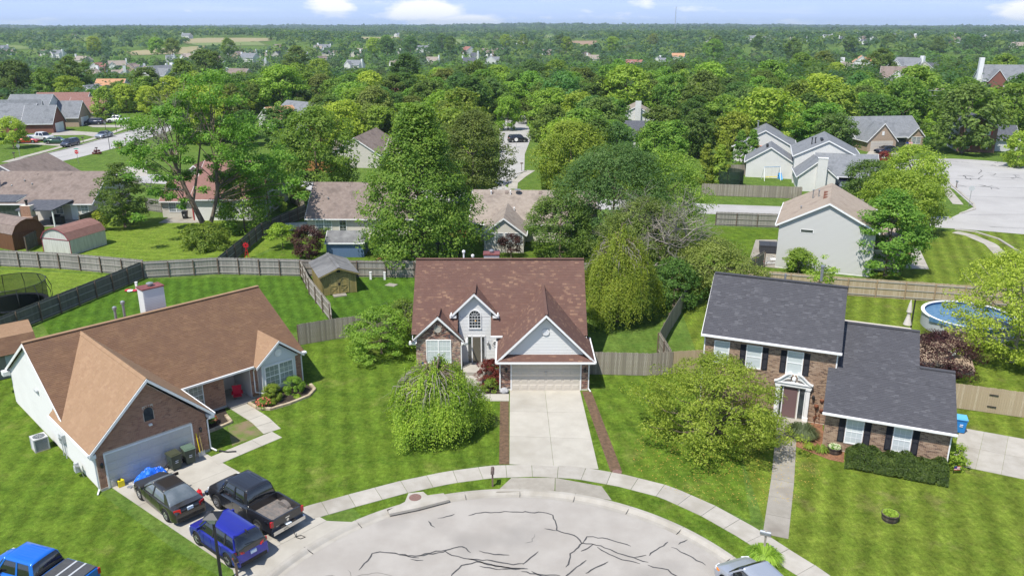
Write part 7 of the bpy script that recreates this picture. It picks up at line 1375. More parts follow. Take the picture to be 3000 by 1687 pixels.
# ---------------------------------------------------------------- vehicles
TXT = []
def paint(n, c, c2=None): return mat(n, c, .28, metal=.25, spec=.6, coat=.9, col2=c2 or c, scale=2)
paint('paint_graphite', (.030, .027, .024), (.034, .030, .027)); paint('paint_black', (.020, .021, .025)); paint('paint_blue', (.014, .018, .27), (.016, .02, .30)); paint('paint_bright_blue', (.01, .15, .62)); paint('paint_silver', (.34, .37, .42)); paint('paint_white', (.75, .75, .75)); paint('paint_red', (.42, .03, .02)); paint('paint_green', (.02, .07, .04)); paint('paint_navy', (.012, .016, .045)); paint('paint_greyblue', (.04, .045, .07))
mat('tyre', (.018, .018, .018), .85); mat('rim', (.5, .5, .5), .25, metal=.8); mat('chrome', (.65, .65, .65), .12, metal=1); mat('car_glass', (.012, .014, .016), .04, spec=1, coat=.5); mat('car_glass_light', (.09, .11, .12), .05, spec=1, coat=.5, col2=(.14, .16, .17), scale=1.5)
mat('tail_red', (.45, .012, .015), .15, spec=.8); mat('lamp_clear', (.7, .7, .68), .1, spec=.8); mat('amber', (.8, .25, .03), .3); mat('plastic_black', (.025, .025, .026), .6); mat('plate_blue', (.45, .60, .78), .4, col2=(.75, .8, .85), scale=14)
KINDS_ = {  # length, width, wheel radius, wheelbase, bumper-to-front-wheel, tables along x from the front bumper (0) to the rear (1)
 'sedan': dict(L=5.0, W=1.88, r=.36, wb=3.05, f=.93, top=[(0, .55), (.015, .70), (.06, .80), (.26, .96), (.34, .99), (.78, 1.02), (.84, 1.06), (.97, 1.05), (1, .85)], sh=[(0, .5), (.03, .66), (.2, .86), (.5, .90), (.85, .97), (.97, .95), (1, .7)], cab=(.27, .43, .72, .89), roof=1.47, bw=.87, tw=.64, sill=.24),
 'suv': dict(L=4.52, W=1.85, r=.36, wb=2.69, f=.90, top=[(0, .6), (.02, .78), (.06, .90), (.22, 1.06), (.30, 1.10), (.95, 1.10), (.985, .98), (1, .7)], sh=[(0, .55), (.03, .78), (.2, .95), (.6, 1.02), (.94, 1.06), (.985, .95), (1, .6)], cab=(.22, .37, .89, .985), roof=1.68, bw=.88, tw=.66, sill=.28),
 'pickup': dict(L=5.9, W=2.02, r=.41, wb=3.68, f=.98, top=[(0, .7), (.015, .98), (.05, 1.12), (.20, 1.20), (.245, 1.22), (.70, 1.24), (1, 1.24)], sh=[(0, .7), (.02, .95), (.18, 1.12), (.5, 1.16), (1, 1.18)], cab=(.215, .31, .60, .645), roof=1.93, bw=.86, tw=.68, sill=.42, bed=(.655, .985)),
 'van': dict(L=5.1, W=1.98, r=.36, wb=3.0, f=.95, top=[(0, .6), (.02, .8), (.1, 1.0), (.22, 1.12), (.30, 1.15), (.96, 1.15), (1, .8)], sh=[(0, .55), (.03, .8), (.2, 1.0), (.6, 1.06), (.96, 1.08), (1, .7)], cab=(.22, .36, .93, .985), roof=1.76, bw=.88, tw=.70, sill=.28)}
def vehicle(name, label, cat, loc, rot, kind, body_m, z=.03, glass='car_glass', fine=True, group=None):
    K_ = KINDS_[kind]; L, W, r = K_['L'], K_['W'], K_['r']; v = thing(name, label, cat, (loc[0], loc[1], z), rot, group)
    X0 = lambda t: L / 2 - t * L
    xt = [p[0] for p in K_['top']]; zt = [p[1] for p in K_['top']]; xs = [p[0] for p in K_['sh']]; zs = [p[1] for p in K_['sh']]
    wx = (K_['f'] / L, (K_['f'] + K_['wb']) / L); bed = K_.get('bed')
    T = sorted(set([round(i / 56, 4) for i in range(57)] + ([bed[0], bed[0] + .0005, bed[1], bed[1] + .0005] if bed else []) + [w + s * (r + .06) / L for w in wx for s in (-1, 1)]))
    mb = MB(); n = 0
    for t in T:
        e = max(0, 1 - t / .09) ** 2 * .13 + max(0, 1 - (1 - t) / .09) ** 2 * (.10 if kind != 'pickup' else .03); w = W / 2 * (1 - e) * (1 - .03 * (1 - math.sin(math.pi * t)))
        zb = K_['sill'] + (.04 if t < .03 or t > .97 else 0)
        for q in wx:
            d = abs(t - q) * L
            if d < r + .06: zb = max(zb, r + math.sqrt((r + .06) ** 2 - d * d))
        s_ = float(np.interp(t, xs, zs)); c = float(np.interp(t, xt, zt)); s_ = max(s_, zb + .06); c = max(c, s_ + .005); x = X0(t)
        if bed and bed[0] < t <= bed[1]: h = [(w * .97, zb), (w, zb + .45 * (s_ - zb)), (w * .985, c - .04), (w * .96, c), (w - .13, c), (w - .14, .78), (0, .78)]
        else: h = [(w * .97, zb), (w, zb + .45 * (s_ - zb)), (w * .985, s_ - .05), (w * .93, s_ + .3 * (c - s_)), (w * .80, s_ + .75 * (c - s_)), (w * .45, c - .01), (0, c)]
        ring = [(x, y, z_) for y, z_ in h] + [(x, -y, z_) for y, z_ in reversed(h[:-1])]; mb.v += ring; k = len(ring)
        if n: b0 = (n - 1) * k; mb.f += [(b0 + i, b0 + i + 1, b0 + k + i + 1, b0 + k + i) for i in range(k - 1)]
        n += 1
    mb.f.append(tuple(range(k))); mb.f.append(tuple(range((n - 1) * k, n * k)))
    body = mb.build('body', body_m, v, smooth=False)
    for p in body.data.polygons: p.use_smooth = True
    try: body.data.shade_smooth(); body.data.set_sharp_from_angle(angle=R(32))
    except Exception: pass
    MB().box(-L / 2 + .12, -W / 2 + .2, .22, L / 2 - .12, W / 2 - .2, .72).build('chassis', 'plastic_black', v)
    for q in wx:
        for s in (-1, 1):
            x, y = X0(q), s * (W / 2 - .13); t_ = MB().lathe([(r * .62, -.11), (r * .93, -.11), (r, -.07), (r, .07), (r * .93, .11), (r * .62, .11)], 22, (x, y, r), 'y', False).build('wheel', 'tyre', v)
            rm = MB().lathe([(r * .64, .0), (r * .66, s * .10), (r * .60, s * .105), (r * .56, s * .04), (.05, s * .05)], 18, (x, y, r), 'y')
            for i in range(5): a = 6.283 * i / 5 + .3; rm.bar((x + .04 * math.cos(a), y + s * .085, r + .04 * math.sin(a)), (x + r * .6 * math.cos(a), y + s * .095, r + r * .6 * math.sin(a)), .075, .03, (0, 1, 0))
            rm.lathe([(.075, s * .07), (.065, s * .105)], 10, (x, y, r), 'y'); rm.build('rim', 'rim', t_)
    # cabin
    c0, c1, c2, c3 = K_['cab']; rz = K_['roof']; mb = MB(); ring_n = 0; bw, tw = K_['bw'] * W / 2, K_['tw'] * W / 2; N_ = 22; info = []
    for i in range(N_ + 1):
        t = c0 + (c3 - c0) * i / N_; zb = float(np.interp(t, xt, zt)) - .05
        if t < c1: u = max(0, (t - c0) / (c1 - c0)); zr = zb + .06 + (rz - zb - .06) * math.sin(u * math.pi / 2) ** 1.05
        elif t > c2: u = max(0, (c3 - t) / (c3 - c2)); zr = zb + .04 + (rz - zb - .07) * math.sin(u * math.pi / 2) ** (1.1 if kind == 'sedan' else .8)
        else: zr = rz - .03 * ((t - c1) / (c2 - c1)) * (kind != 'pickup')
        f = min(1, (zr - zb) / (rz - zb)); wt = bw + (tw - bw) * f; x = X0(t); info.append((t, x, zb, zr, wt, f))
        h = [(bw, zb), (wt + .012, zr - .07 * f), (wt * .93, zr - .02 * f), (wt * .5, zr), (0, zr + .01 * f)]; ring = [(x, y, z_) for y, z_ in h] + [(x, -y, z_) for y, z_ in reversed(h[:-1])]; mb.v += ring; k = len(ring)
        if i: b0 = (i - 1) * k; mb.f += [(b0 + j, b0 + j + 1, b0 + k + j + 1, b0 + k + j) for j in range(k - 1)]
    mb.f.append(tuple(range(k))); mb.f.append(tuple(range(N_ * k, (N_ + 1) * k))); g_ = mb.build('windows', glass, v, smooth=True)
    mb = MB(); m = 0; ta, tb = c1 - .018, c2 + (.012 if kind != 'sedan' else -.02)
    for (t, x, zb, zr, wt, f) in info:
        if ta <= t <= tb:
            h = [(wt + .022, zr - .10), (wt + .012, zr - .045), (wt * .93, zr + .008), (wt * .5, zr + .022), (0, zr + .03)]; ring = [(x, y, z_) for y, z_ in h] + [(x, -y, z_) for y, z_ in reversed(h[:-1])]; mb.v += ring
            if m: b0 = (m - 1) * k; mb.f += [(b0 + j, b0 + j + 1, b0 + k + j + 1, b0 + k + j) for j in range(k - 1)]
            m += 1
    mb.f.append(tuple(range(k))); mb.f.append(tuple(range((m - 1) * k, m * k))); rf = mb.build('roof', body_m, v, smooth=True)
    if kind == 'pickup':
        for i in range(-3, 4): MB().box(-.55 + X0((c1 + c2) / 2), i * .17 - .01, rz + .015, .5 + X0((c1 + c2) / 2), i * .17 + .01, rz + .032).build('roof_rib', body_m, rf)
    def side_at(t, top):
        a = min(info, key=lambda q: abs(q[0] - t)); return (X0(t), (a[4] + .014) if top else bw + .004, (a[3] - .07) if top else a[2] + .0)
    pil = [(c0 + .0, c0 + .02, c1 - .012, c1 + .012)]
    mid = {'sedan': [(.50, .525, .50, .522)], 'suv': [(.50, .525, .505, .525), (.73, .755, .72, .74)], 'pickup': [(.43, .45, .435, .452)], 'van': [(.48, .50, .485, .50), (.70, .72, .69, .705)]}[kind]
    pil += mid + ([(c3 - .055, c3 - .005, c2 - .03, c2 + .015)] if kind != 'sedan' else [(.775, .885, .70, .745)])
    for (a, b, c_, d) in pil:
        for s in (-1, 1):
            P = [side_at(a, 0), side_at(b, 0), side_at(d, 1), side_at(c_, 1)]; P = [(x, s * y, z_) for x, y, z_ in P]
            MB().extr(P, (0, s * .018, .004)).build('pillar', body_m if (a, b, c_, d) not in mid or kind == 'pickup' else 'plastic_black', v)
    # lights, plates, bumpers, mirrors, handles
    zl = float(np.interp(.03, xs, zs))
    for s in (-1, 1):
        MB().extr([(L / 2 - .16, s * (W / 2 - .36), zl - .14), (L / 2 - .28, s * (W / 2 - .05), zl - .12), (L / 2 - .32, s * (W / 2 - .05), zl + .03), (L / 2 - .18, s * (W / 2 - .36), zl + .0)], (.10, 0, .01)).build('headlight', 'lamp_clear', v)
        if kind == 'sedan': P = [(-L / 2 + .02, s * (W / 2 - .42), .76), (-L / 2 + .14, s * (W / 2 - .10), .76), (-L / 2 + .16, s * (W / 2 - .10), .96), (-L / 2 + .06, s * (W / 2 - .42), .97)]; E_ = (-.045, 0, 0)
        elif kind == 'pickup': P = [(-L / 2 + .07, s * (W / 2 + .0), .88), (-L / 2 + .07, s * (W / 2 - .16), .88), (-L / 2 + .07, s * (W / 2 - .16), 1.18), (-L / 2 + .07, s * (W / 2 + .0), 1.18)]; E_ = (-.09, 0, 0)
        else: P = [(-L / 2 + .08, s * (W / 2 - .50), .92), (-L / 2 + .20, s * (W / 2 - .06), .94), (-L / 2 + .24, s * (W / 2 - .05), 1.10), (-L / 2 + .10, s * (W / 2 - .45), 1.02)]; E_ = (-.07, s * .015, 0)
        MB().extr(P, E_).build('tail_light', 'tail_red', v)
        xm = X0(c0 + .045); MB().extr([(xm, s * (bw + .0), 1.0 + (rz - 1.47) * .4), (xm - .1, s * (bw + .02), 1.0 + (rz - 1.47) * .4), (xm - .14, s * (bw + .24), 1.02 + (rz - 1.47) * .4), (xm - .04, s * (bw + .24), 1.02 + (rz - 1.47) * .4)], (0, 0, .14)).build('mirror', body_m if kind != 'pickup' else 'plastic_black', v)
        if fine:
            for t in ((.46, .66) if kind != 'pickup' else (.42, .57)): MB().box(X0(t) - .1, s * (W / 2 - .012) - .02, .86 + (rz - 1.47) * .4, X0(t) + .08, s * (W / 2 - .012) + .02, .90 + (rz - 1.47) * .4).build('door_handle', 'chrome' if kind == 'pickup' else body_m, v)
            for t in ([.36, .51, .70] if kind != 'pickup' else [.30, .44, .60]): MB().box(X0(t) - .006, s * (W / 2 * .987), .45, X0(t) + .006, s * (W / 2 * .987 + .012), .95).build('door_gap', 'plastic_black', v)
    pz = .86 if kind == 'sedan' else .82 if kind == 'suv' else .60
    MB().box(-L / 2 - .03 - (.10 if kind == 'pickup' else 0), -.16, pz - .08, -L / 2 + .05, .16, pz + .08).build('number_plate', 'plate_blue', v)
    if kind == 'pickup':
        for x in (-L / 2 - .06, L / 2 + .0): MB().box(x - .09, -W / 2 + .04, .45, x + .12, W / 2 - .04, .66).build('bumper', 'chrome', v)
        MB().box(-L / 2 - .15, -.45, .655, -L / 2 + .03, .45, .675).build('bumper_step', 'plastic_black', v); MB().box(-L / 2 - .02, -.12, 1.0, -L / 2 + .02, .12, 1.07).build('tailgate_handle', 'chrome', v)
        MB().lathe([(.075, 0), (.075, -.02)], 14, (-L / 2 - .005, 0, .89), 'x').build('badge', 'chrome', v)
        x0_, x1_ = X0(bed[1]), X0(bed[0]); b = MB().box(x0_, -W / 2 + .13, .765, x1_, W / 2 - .13, .80)
        for i in range(9): y = -.76 + i * .19; b.box(x0_ + .02, y - .04, .80, x1_ - .02, y + .04, .815)
        for s in (-1, 1): b.extr([(X0(wx[1]) + .42 * math.cos(math.pi * i / 8), s * (W / 2 - .14), .8 + .26 * math.sin(math.pi * i / 8)) for i in range(9)], (0, -s * .24, 0))
        b.build('bed_liner', 'bed_grey' if 'bed_grey' in MAT else mat('bed_grey', (.13, .125, .12), .8, col2=(.2, .17, .15), scale=4), v)
    else:
        MB().box(-L / 2 - .012, -W / 2 + .2, .30, -L / 2 + .12, W / 2 - .2, .50).build('bumper_trim', 'plastic_black', v)
        MB().box(L / 2 - .12, -W / 2 + .35, .35, L / 2 + .0, W / 2 - .35, .58).build('grille', 'plastic_black', v)
    return v
def h1r(u, w): q = h1(u, w); return (q[0], q[1])
v1 = vehicle('parked_car', 'dark graphite saloon parked nearest the grey garage door', 'car', h1r(2.15, -3.95), 138.5, 'sedan', 'paint_graphite', .04, 'car_glass_light')
MB().box(-2.46, -.55, 1.055, -2.36, .55, 1.10).build('spoiler', 'paint_graphite', v1)
v2 = vehicle('parked_suv', 'deep blue compact utility car parked behind the lamp post', 'car', h1r(2.6, -9.85), 141, 'suv', 'paint_blue', .04)
MB().box(-1.9, -.02, 1.71, -1.7, .02, 1.80).build('aerial', 'plastic_black', v2); MB().bar((-2.12, -.2, 1.22), (-2.1, .3, 1.27), .03, .02).build('rear_wiper', 'plastic_black', v2)
vd = KINDS_['suv']
for s in (-1, 1): MB().box(-1.4, s * .93 - .012, .30, 1.3, s * .93 + .012, .42).build('sill_trim', 'plastic_black', v2)
v3 = vehicle('parked_pickup', 'black crew cab pickup with empty bed and chrome step bumper beside the blue car', 'pickup truck', h1r(4.95, -8.1), 142, 'pickup', 'paint_black', .04)
for (i, txt) in enumerate(('4X4', '4X4')):
    cu = bpy.data.curves.new('bed_lettering', 'FONT'); cu.body = txt; cu.size = .2; cu.extrude = .003; cu.align_x = 'CENTER'; cu.align_y = 'CENTER'; o = bpy.data.objects.new('bed_lettering', cu); C.objects.link(o); o.parent = v3; cu.materials.append(MAT['chrome'])
    s = 1 if i == 0 else -1; o.location = (-2.55, s * 1.008, 1.03); o.rotation_euler = (R(90), 0, R(180 if s > 0 else 0)); TXT.append(o)
def text(parent, body, size, loc, rot, m, name='lettering', ex=.004, ax='CENTER'):
    cu = bpy.data.curves.new(name, 'FONT'); cu.body = body; cu.size = size; cu.extrude = ex; cu.align_x = ax; cu.align_y = 'CENTER'; o = bpy.data.objects.new(name, cu); C.objects.link(o); o.parent = parent; o.location = loc; o.rotation_euler = rot; cu.materials.append(MAT[m] if isinstance(m, str) else m); TXT.append(o); return o
text(v3, 'XLT', .11, (-2.975, .62, .82), (R(90), 0, R(-90)), 'chrome', 'tailgate_lettering')
a = R(142)
cb = tag(MB().tube([(0, 0, .03), (.3, .15, .03), (.55, .0, .03), (.35, -.15, .03), (.1, -.05, .05), (-.1, .2, .3)], .018, 6).build('tow_cable', 'plastic_black'), 'black cable loop trailing from the black pickup hitch', 'cable'); cb.location = (v3.location.x + math.cos(a) * -3.4, v3.location.y + math.sin(a) * -3.4, .02)
v4 = vehicle('parked_pickup', 'bright blue pickup with folding bed cover, cut by the lower left corner', 'pickup truck', (-21.9, 31.0), 161, 'pickup', 'paint_bright_blue', .0)
cv = MB().box(-2.86, -.90, 1.245, -.95, .90, 1.285).build('bed_cover', mat('tonneau', (.06, .062, .065), .6, col2=(.075, .077, .08), scale=6), v4)
for x in (-2.2, -1.62): MB().box(x - .05, -.90, 1.285, x + .05, .90, 1.30).build('cover_hinge', 'grey_plastic', cv)
v4.scale = (.93, .93, .95)
v5 = vehicle('parked_suv', 'silver blue utility car nose up at the lower right corner', 'car', (11.3, 29.8), 112, 'van', 'paint_silver', -.1)
for s in (-1, 1): MB().box(1.95, s * .93 - .03, .72, 2.2, s * .93 + .03, .84).build('side_marker', 'amber', v5)
G_ = 'vehicles on the far left street'
vehicle('parked_suv', 'dark grey blue utility car in the far left street by the kerb', 'car', (-95.7, 174.2), 262, 'suv', 'paint_greyblue', .05, fine=False, group=G_)
vehicle('parked_car', 'silver car parked at the kerb, farther up the left street', 'car', (-95.2, 188.2), 264, 'sedan', 'paint_silver', .05, fine=False, group=G_)
vehicle('parked_car', 'green coupe on the far left drive', 'car', (-100.8, 178.2), 8, 'sedan', 'paint_green', .05, fine=False, group=G_)
vehicle('parked_pickup', 'white pickup on the drive before the red brick garage', 'pickup truck', (-107.0, 183.0), -15, 'pickup', 'paint_white', .05, fine=False, group=G_)
vehicle('parked_car', 'red orange sports car beside the white pickup', 'car', (-108.0, 179.3), 5, 'sedan', 'paint_red', .05, fine=False, group=G_)
vehicle('parked_pickup', 'white pickup farther up the left street under the dark tree', 'pickup truck', (-105.9, 218.3), 188, 'pickup', 'paint_white', .05, fine=False, group=G_)
vehicle('parked_suv', 'dark blue utility car before the white garage door of the tan brick house', 'car', (-110.2, 213.6), 190, 'van', 'paint_navy', .05, fine=False, group=G_)
vehicle('parked_car', 'dark car half inside the open garage, left of the two', 'car', (51.9, 123.6), 255, 'van', 'paint_navy', .06, 'car_glass_light', fine=False)
vehicle('parked_suv', 'dark utility car on the drive before the open garage', 'car', (53.3, 120.8), 80, 'suv', 'paint_navy', .06, fine=False)
vehicle('parked_car', 'navy saloon before the tan brick ranch garage', 'car', (76.8, 164.6), 200, 'sedan', 'paint_navy', .06, fine=False)
vehicle('parked_suv', 'black car in the shade at the end of the far cross street', 'car', (1.3, 180.5), 10, 'suv', 'paint_black', .06, fine=False)

# ---------------------------------------------------------------- things in the gardens and on the street
mat('bin_green', (.045, .06, .045), .5, col2=(.06, .075, .055), scale=4); mat('bin_lid', (.10, .15, .11), .5); mat('bin_blue', (.02, .20, .52), .45); mat('tarp_blue', (.01, .10, .62), .35, col2=(.03, .2, .75), scale=3); mat('yellow_plastic', (.75, .60, .02), .4); mat('red_plastic', (.55, .02, .03), .4); mat('red_cloth', (.55, .012, .04), .7)
mat('net', (.012, .018, .014), .8, trans=.45); mat('mat_dark', (.028, .025, .035), .7); mat('barrel', (.10, .075, .06), .8, island=[(.12, .09, .07), (.08, .06, .05), (.15, .12, .095)]); mat('pool_blue', (.02, .12, .36), .4, col2=(.05, .2, .45), scale=3); mat('pool_wall', (.42, .44, .46), .5); mat('pool_cover', (.06, .15, .27), .35, col2=(.12, .22, .33), scale=3, bump=.6, bscale=5); mat('deck', (.33, .24, .17), .85, island=[(.33, .24, .17), (.29, .21, .15), (.37, .275, .2)]); mat('cloth_cream', (.55, .52, .47), .8); mat('rust', (.14, .05, .03), .8, col2=(.2, .08, .04), scale=8)
def wheelie(label, loc, rot, m='bin_green', lid='bin_lid', group=None):
    b = thing('wheeled_bin', label, 'bin', (loc[0], loc[1], .03), rot, group)
    lo = [(-.24, -.26), (.24, -.26), (.24, .26), (-.24, .26)]; hi = [(-.31, -.36), (.31, -.36), (.31, .34), (-.31, .34)]; mb = MB(); mb.v = [(x, y, .06) for x, y in lo] + [(x, y, .98) for x, y in hi]; mb.f = [(0, 1, 2, 3), (4, 5, 6, 7), (0, 1, 5, 4), (1, 2, 6, 5), (2, 3, 7, 6), (3, 0, 4, 7)]; mb.build('body', m, b)
    MB().box(-.34, -.39, .94, .34, .36, .99).build('rim', m, b); MB().extr([(-.33, -.41, .99), (.33, -.41, .99), (.33, .36, 1.02), (-.33, .36, 1.02)], (0, 0, .035)).extr([(-.24, -.3, 1.02), (.24, -.3, 1.02), (.24, .25, 1.04), (-.24, .25, 1.04)], (0, 0, .035)).build('lid', lid, b)
    MB().tube([(-.26, .42, .96), (.26, .42, .96)], .02).build('handle', 'plastic_black', b)
    for s in (-1, 1): MB().lathe([(.11, -.03), (.11, .03)], 12, (s * .27, .27, .11), 'x').build('wheel', 'tyre', b)
    MB().box(-.09, -.37, .62, .09, -.33, .65).box(-.09, -.35, .50, .09, -.31, .53).build('marking', 'trim_white', b)
wheelie('dark olive wheeled bin beside the blue tarpaulin', h1r(3.95, -.55), 50, 'bin_green', mat('bin_lid_dark', (.055, .06, .035), .5)); wheelie('green wheeled bin nearest the garage corner', h1r(4.85, -.5), 42)
wheelie('blue recycling bin behind the right end of the slate roof', (28.76, 45.96), -20, 'bin_blue', mat('bin_blue_lid', (.12, .42, .75), .4)); wheelie('black bin beside the faded red roofed house door', (-44.18, 105.6), 0, 'plastic_black', 'plastic_black'); wheelie('dark bin at the tan brick ranch garage', (75.76, 167.4), 0, 'bin_green', 'bin_green')
# tarpaulin heap
tp = thing('tarpaulin_heap', 'crumpled bright blue tarpaulin over gear before the garage door', 'tarpaulin', h1(2.45, -.75), 45)
n = 26; V = []; F = []
for j in range(n):
    for i in range(n):
        u, v = i / (n - 1) * 2 - 1, j / (n - 1) * 2 - 1; e = max(abs(u), abs(v)); d = max(0, 1 - (u * u + v * v) * .95); z = .72 * d ** .55 + .09 * math.sin(7 * u + 3 * math.sin(4 * v)) * math.cos(6 * v - 2) * (d > .05) + .05 * math.sin(17 * u + 9 * v) * (d > .1) + (.02 if d <= .05 else 0); V.append((u * .95 + .05 * math.sin(5 * v), v * .55 + .06 * math.sin(4 * u), max(.01, z) * (1 - .2 * max(0, u))))
for j in range(n - 1):
    for i in range(n - 1): F.append((j * n + i, j * n + i + 1, (j + 1) * n + i + 1, (j + 1) * n + i))
npmesh('sheet', np.array(V), np.array(F), 'tarp_blue', tp); MB().tube([(.6, .3, .05), (1.3, .1, .75)], .02).tube([(.7, -.1, .05), (1.35, -.1, .6)], .02).build('handles', 'black_metal', tp)
s = thing('sprayer', 'yellow canister sprayer against the grey garage door', 'sprayer', h1(.98, -.28), 45); MB().box(-.17, -.1, .05, .17, .1, .42).extr([(-.15, -.08, .42), (.15, -.08, .42), (.08, .04, .5), (-.08, .04, .5)], (0, .06, 0)).build('tank', 'yellow_plastic', s); MB().box(-.15, -.08, 0, .15, .08, .05).lathe([(.06, .42), (.06, .52)], 10, (-.06, 0, 0)).box(-.19, -.03, .1, -.16, .03, .4).build('fittings', 'plastic_black', s)
s = thing('petrol_can', 'red petrol can on the concrete between the dark cars', 'can', h1(3.65, -4.4), 30); MB().box(-.12, -.17, 0, .12, .17, .33).extr([(-.1, -.15, .33), (.1, -.15, .33), (.05, -.08, .4), (-.05, -.08, .4)], (0, .2, 0)).build('body', 'red_plastic', s); MB().tube([(0, -.12, .38), (0, -.05, .44), (0, .1, .44), (0, .14, .36)], .02).build('handle', 'red_plastic', s); MB().lathe([(.03, .38), (.03, .46)], 8, (0, .1, 0)).build('cap', 'plastic_black', s)
s = thing('exercise_frame', 'small jumble of grey metal gear beside the yellow sprayer', 'metal frame', h1(1.5, -.8), 20); MB().tube([(-.4, 0, .05), (.4, .1, .1)], .03).tube([(-.2, -.2, .04), (.1, .25, .3)], .03).tube([(.1, -.2, .04), (-.1, .2, .25)], .025).box(-.35, -.1, 0, -.15, .1, .08).build('tubes', 'grey_metal', s)
for i, dx in enumerate((5.62, 5.8)):
    s = thing('shovel' if i else 'spade', ['yellow handled shovel leaning at the garage corner', 'wooden handled spade leaning beside the yellow shovel'][i], 'shovel', h1(dx, -.3), 45); MB().tube([(0, 0, .3), (0, .26, 1.5)], .025, 6).build('handle', 'yellow_plastic' if i == 0 else 'plank_yellow', s); MB().extr([(-.12, -.05, .02), (.12, -.05, .02), (.12, .02, .36), (-.12, .02, .36)], (0, .02, 0)).build('blade', 'grey_metal', s)
# red folding chair on the porch
s = thing('folding_chair', 'red cloth folding chair on the porch of the left house', 'chair', h1(10.9, 5.2), 20)
mb = MB()
for a, b in (((-.28, -.25, 0), (.3, .25, .42)), ((.28, -.25, 0), (-.3, .25, .42)), ((-.28, .25, 0), (-.3, -.25, .42)), ((.28, .25, 0), (.3, -.25, .42)), ((-.3, .25, .4), (-.32, .38, 1.0)), ((.3, .25, .4), (.32, .38, 1.0)), ((-.3, -.25, .4), (-.32, -.25, .64)), ((.3, -.25, .4), (.32, -.25, .64))): mb.tube([a, b], .014, 5)
mb.build('frame', 'grey_metal', s); MB().extr([(-.3, -.25, .42), (.3, -.25, .42), (.27, .27, .36), (-.27, .27, .36)], (0, 0, .02)).build('seat', 'red_cloth', s); MB().extr([(-.29, .26, .38), (.29, .26, .38), (.34, .40, 1.02), (-.34, .40, 1.02)], (0, .02, 0)).build('backrest', 'red_cloth', s)
for q in (-1, 1): MB().box(q * .32 - .05, -.27, .63, q * .32 + .05, .3, .66).build('armrest', 'red_cloth', s)
# air conditioner and meters
s = thing('air_conditioner', 'grey outdoor air conditioner on the lawn by the white side wall', 'air conditioner', h1(-.85, 7.7), 45); MB().box(-.42, -.42, 0, .42, .42, .06).build('pad', 'concrete', s); MB().box(-.38, -.38, .06, .38, .38, .78).build('coil', mat('ac_grill', (.10, .11, .12), .5), s)
for i in range(11): MB().box(-.4, -.4, .1 + i * .06, .4, .4, .115 + i * .06).build('louvre', 'grey_plastic', s)
for x in (-.38, .38):
    for y in (-.38, .38): MB().box(x - .035, y - .035, .06, x + .035, y + .035, .8).build('corner_post', 'grey_plastic', s)
MB().box(-.42, -.42, .78, .42, .42, .86).build('top', 'trim_soffit', s); MB().lathe([(.33, .862), (.33, .875), (.28, .875), (.28, .866), (.02, .87)], 24).build('fan_grille', 'ac_grill', s)
for i in range(12): a = 6.283 * i / 12; MB().bar((.06 * math.cos(a), .06 * math.sin(a), .885), (.32 * math.cos(a), .32 * math.sin(a), .885), .014, .01).build('grille_wire', 'grey_plastic', s)
s = thing('gas_meter', 'grey gas meter and pipes at the foot of the white side wall', 'gas meter', h1(-.35, 2.6), 45); MB().box(-.14, -.18, .35, .12, .18, .7).lathe([(.13, .0), (.13, .2)], 12, (0, .05, .7)).build('meter', 'grey_plastic', s); MB().tube([(.2, -.3, 0), (.05, -.3, .75), (0, -.05, .8)], .03).tube([(0, .2, .6), (.15, .35, .5), (.2, .35, 0)], .03).lathe([(.12, -.04), (.12, .04)], 12, (-.05, -.28, .8)).build('pipes', 'grey_metal', s)
s = thing('power_meter', 'electric meter box with conduit on the white side wall', 'meter', h1(-.12, 5.3), 45); MB().box(-.12, -.18, 1.1, .08, .18, 1.6).box(-.1, .35, .9, .08, .6, 1.5).tube([(0, -.02, 0), (0, -.02, 1.1)], .035).tube([(0, .5, 0), (0, .5, .9)], .03).build('box', 'grey_plastic', s); MB().lathe([(.1, 0), (.1, -.1)], 12, (-.12, 0, 1.4), 'x').build('glass_dial', 'pane_mid', s)
# satellite dish behind the left shed
s = thing('satellite_dish', 'grey satellite dish on a mast behind the white gable end', 'satellite dish', h1(-.75, 17.8), 200); MB().tube([(0, 0, 0), (0, 0, 2.4)], .035).tube([(0, 0, 2.3), (.0, -.45, 2.5)], .02).build('mast', 'grey_metal', s); MB().lathe([(.02, 0), (.3, .05), (.45, .14), (.46, .13), (.3, .03), (.02, -.02)], 20, (0, 0, 2.45)).build('dish', 'grey_plastic', s); MB().box(-.05, -.55, 2.6, .05, -.42, 2.75).build('feed_horn', 'grey_plastic', s)
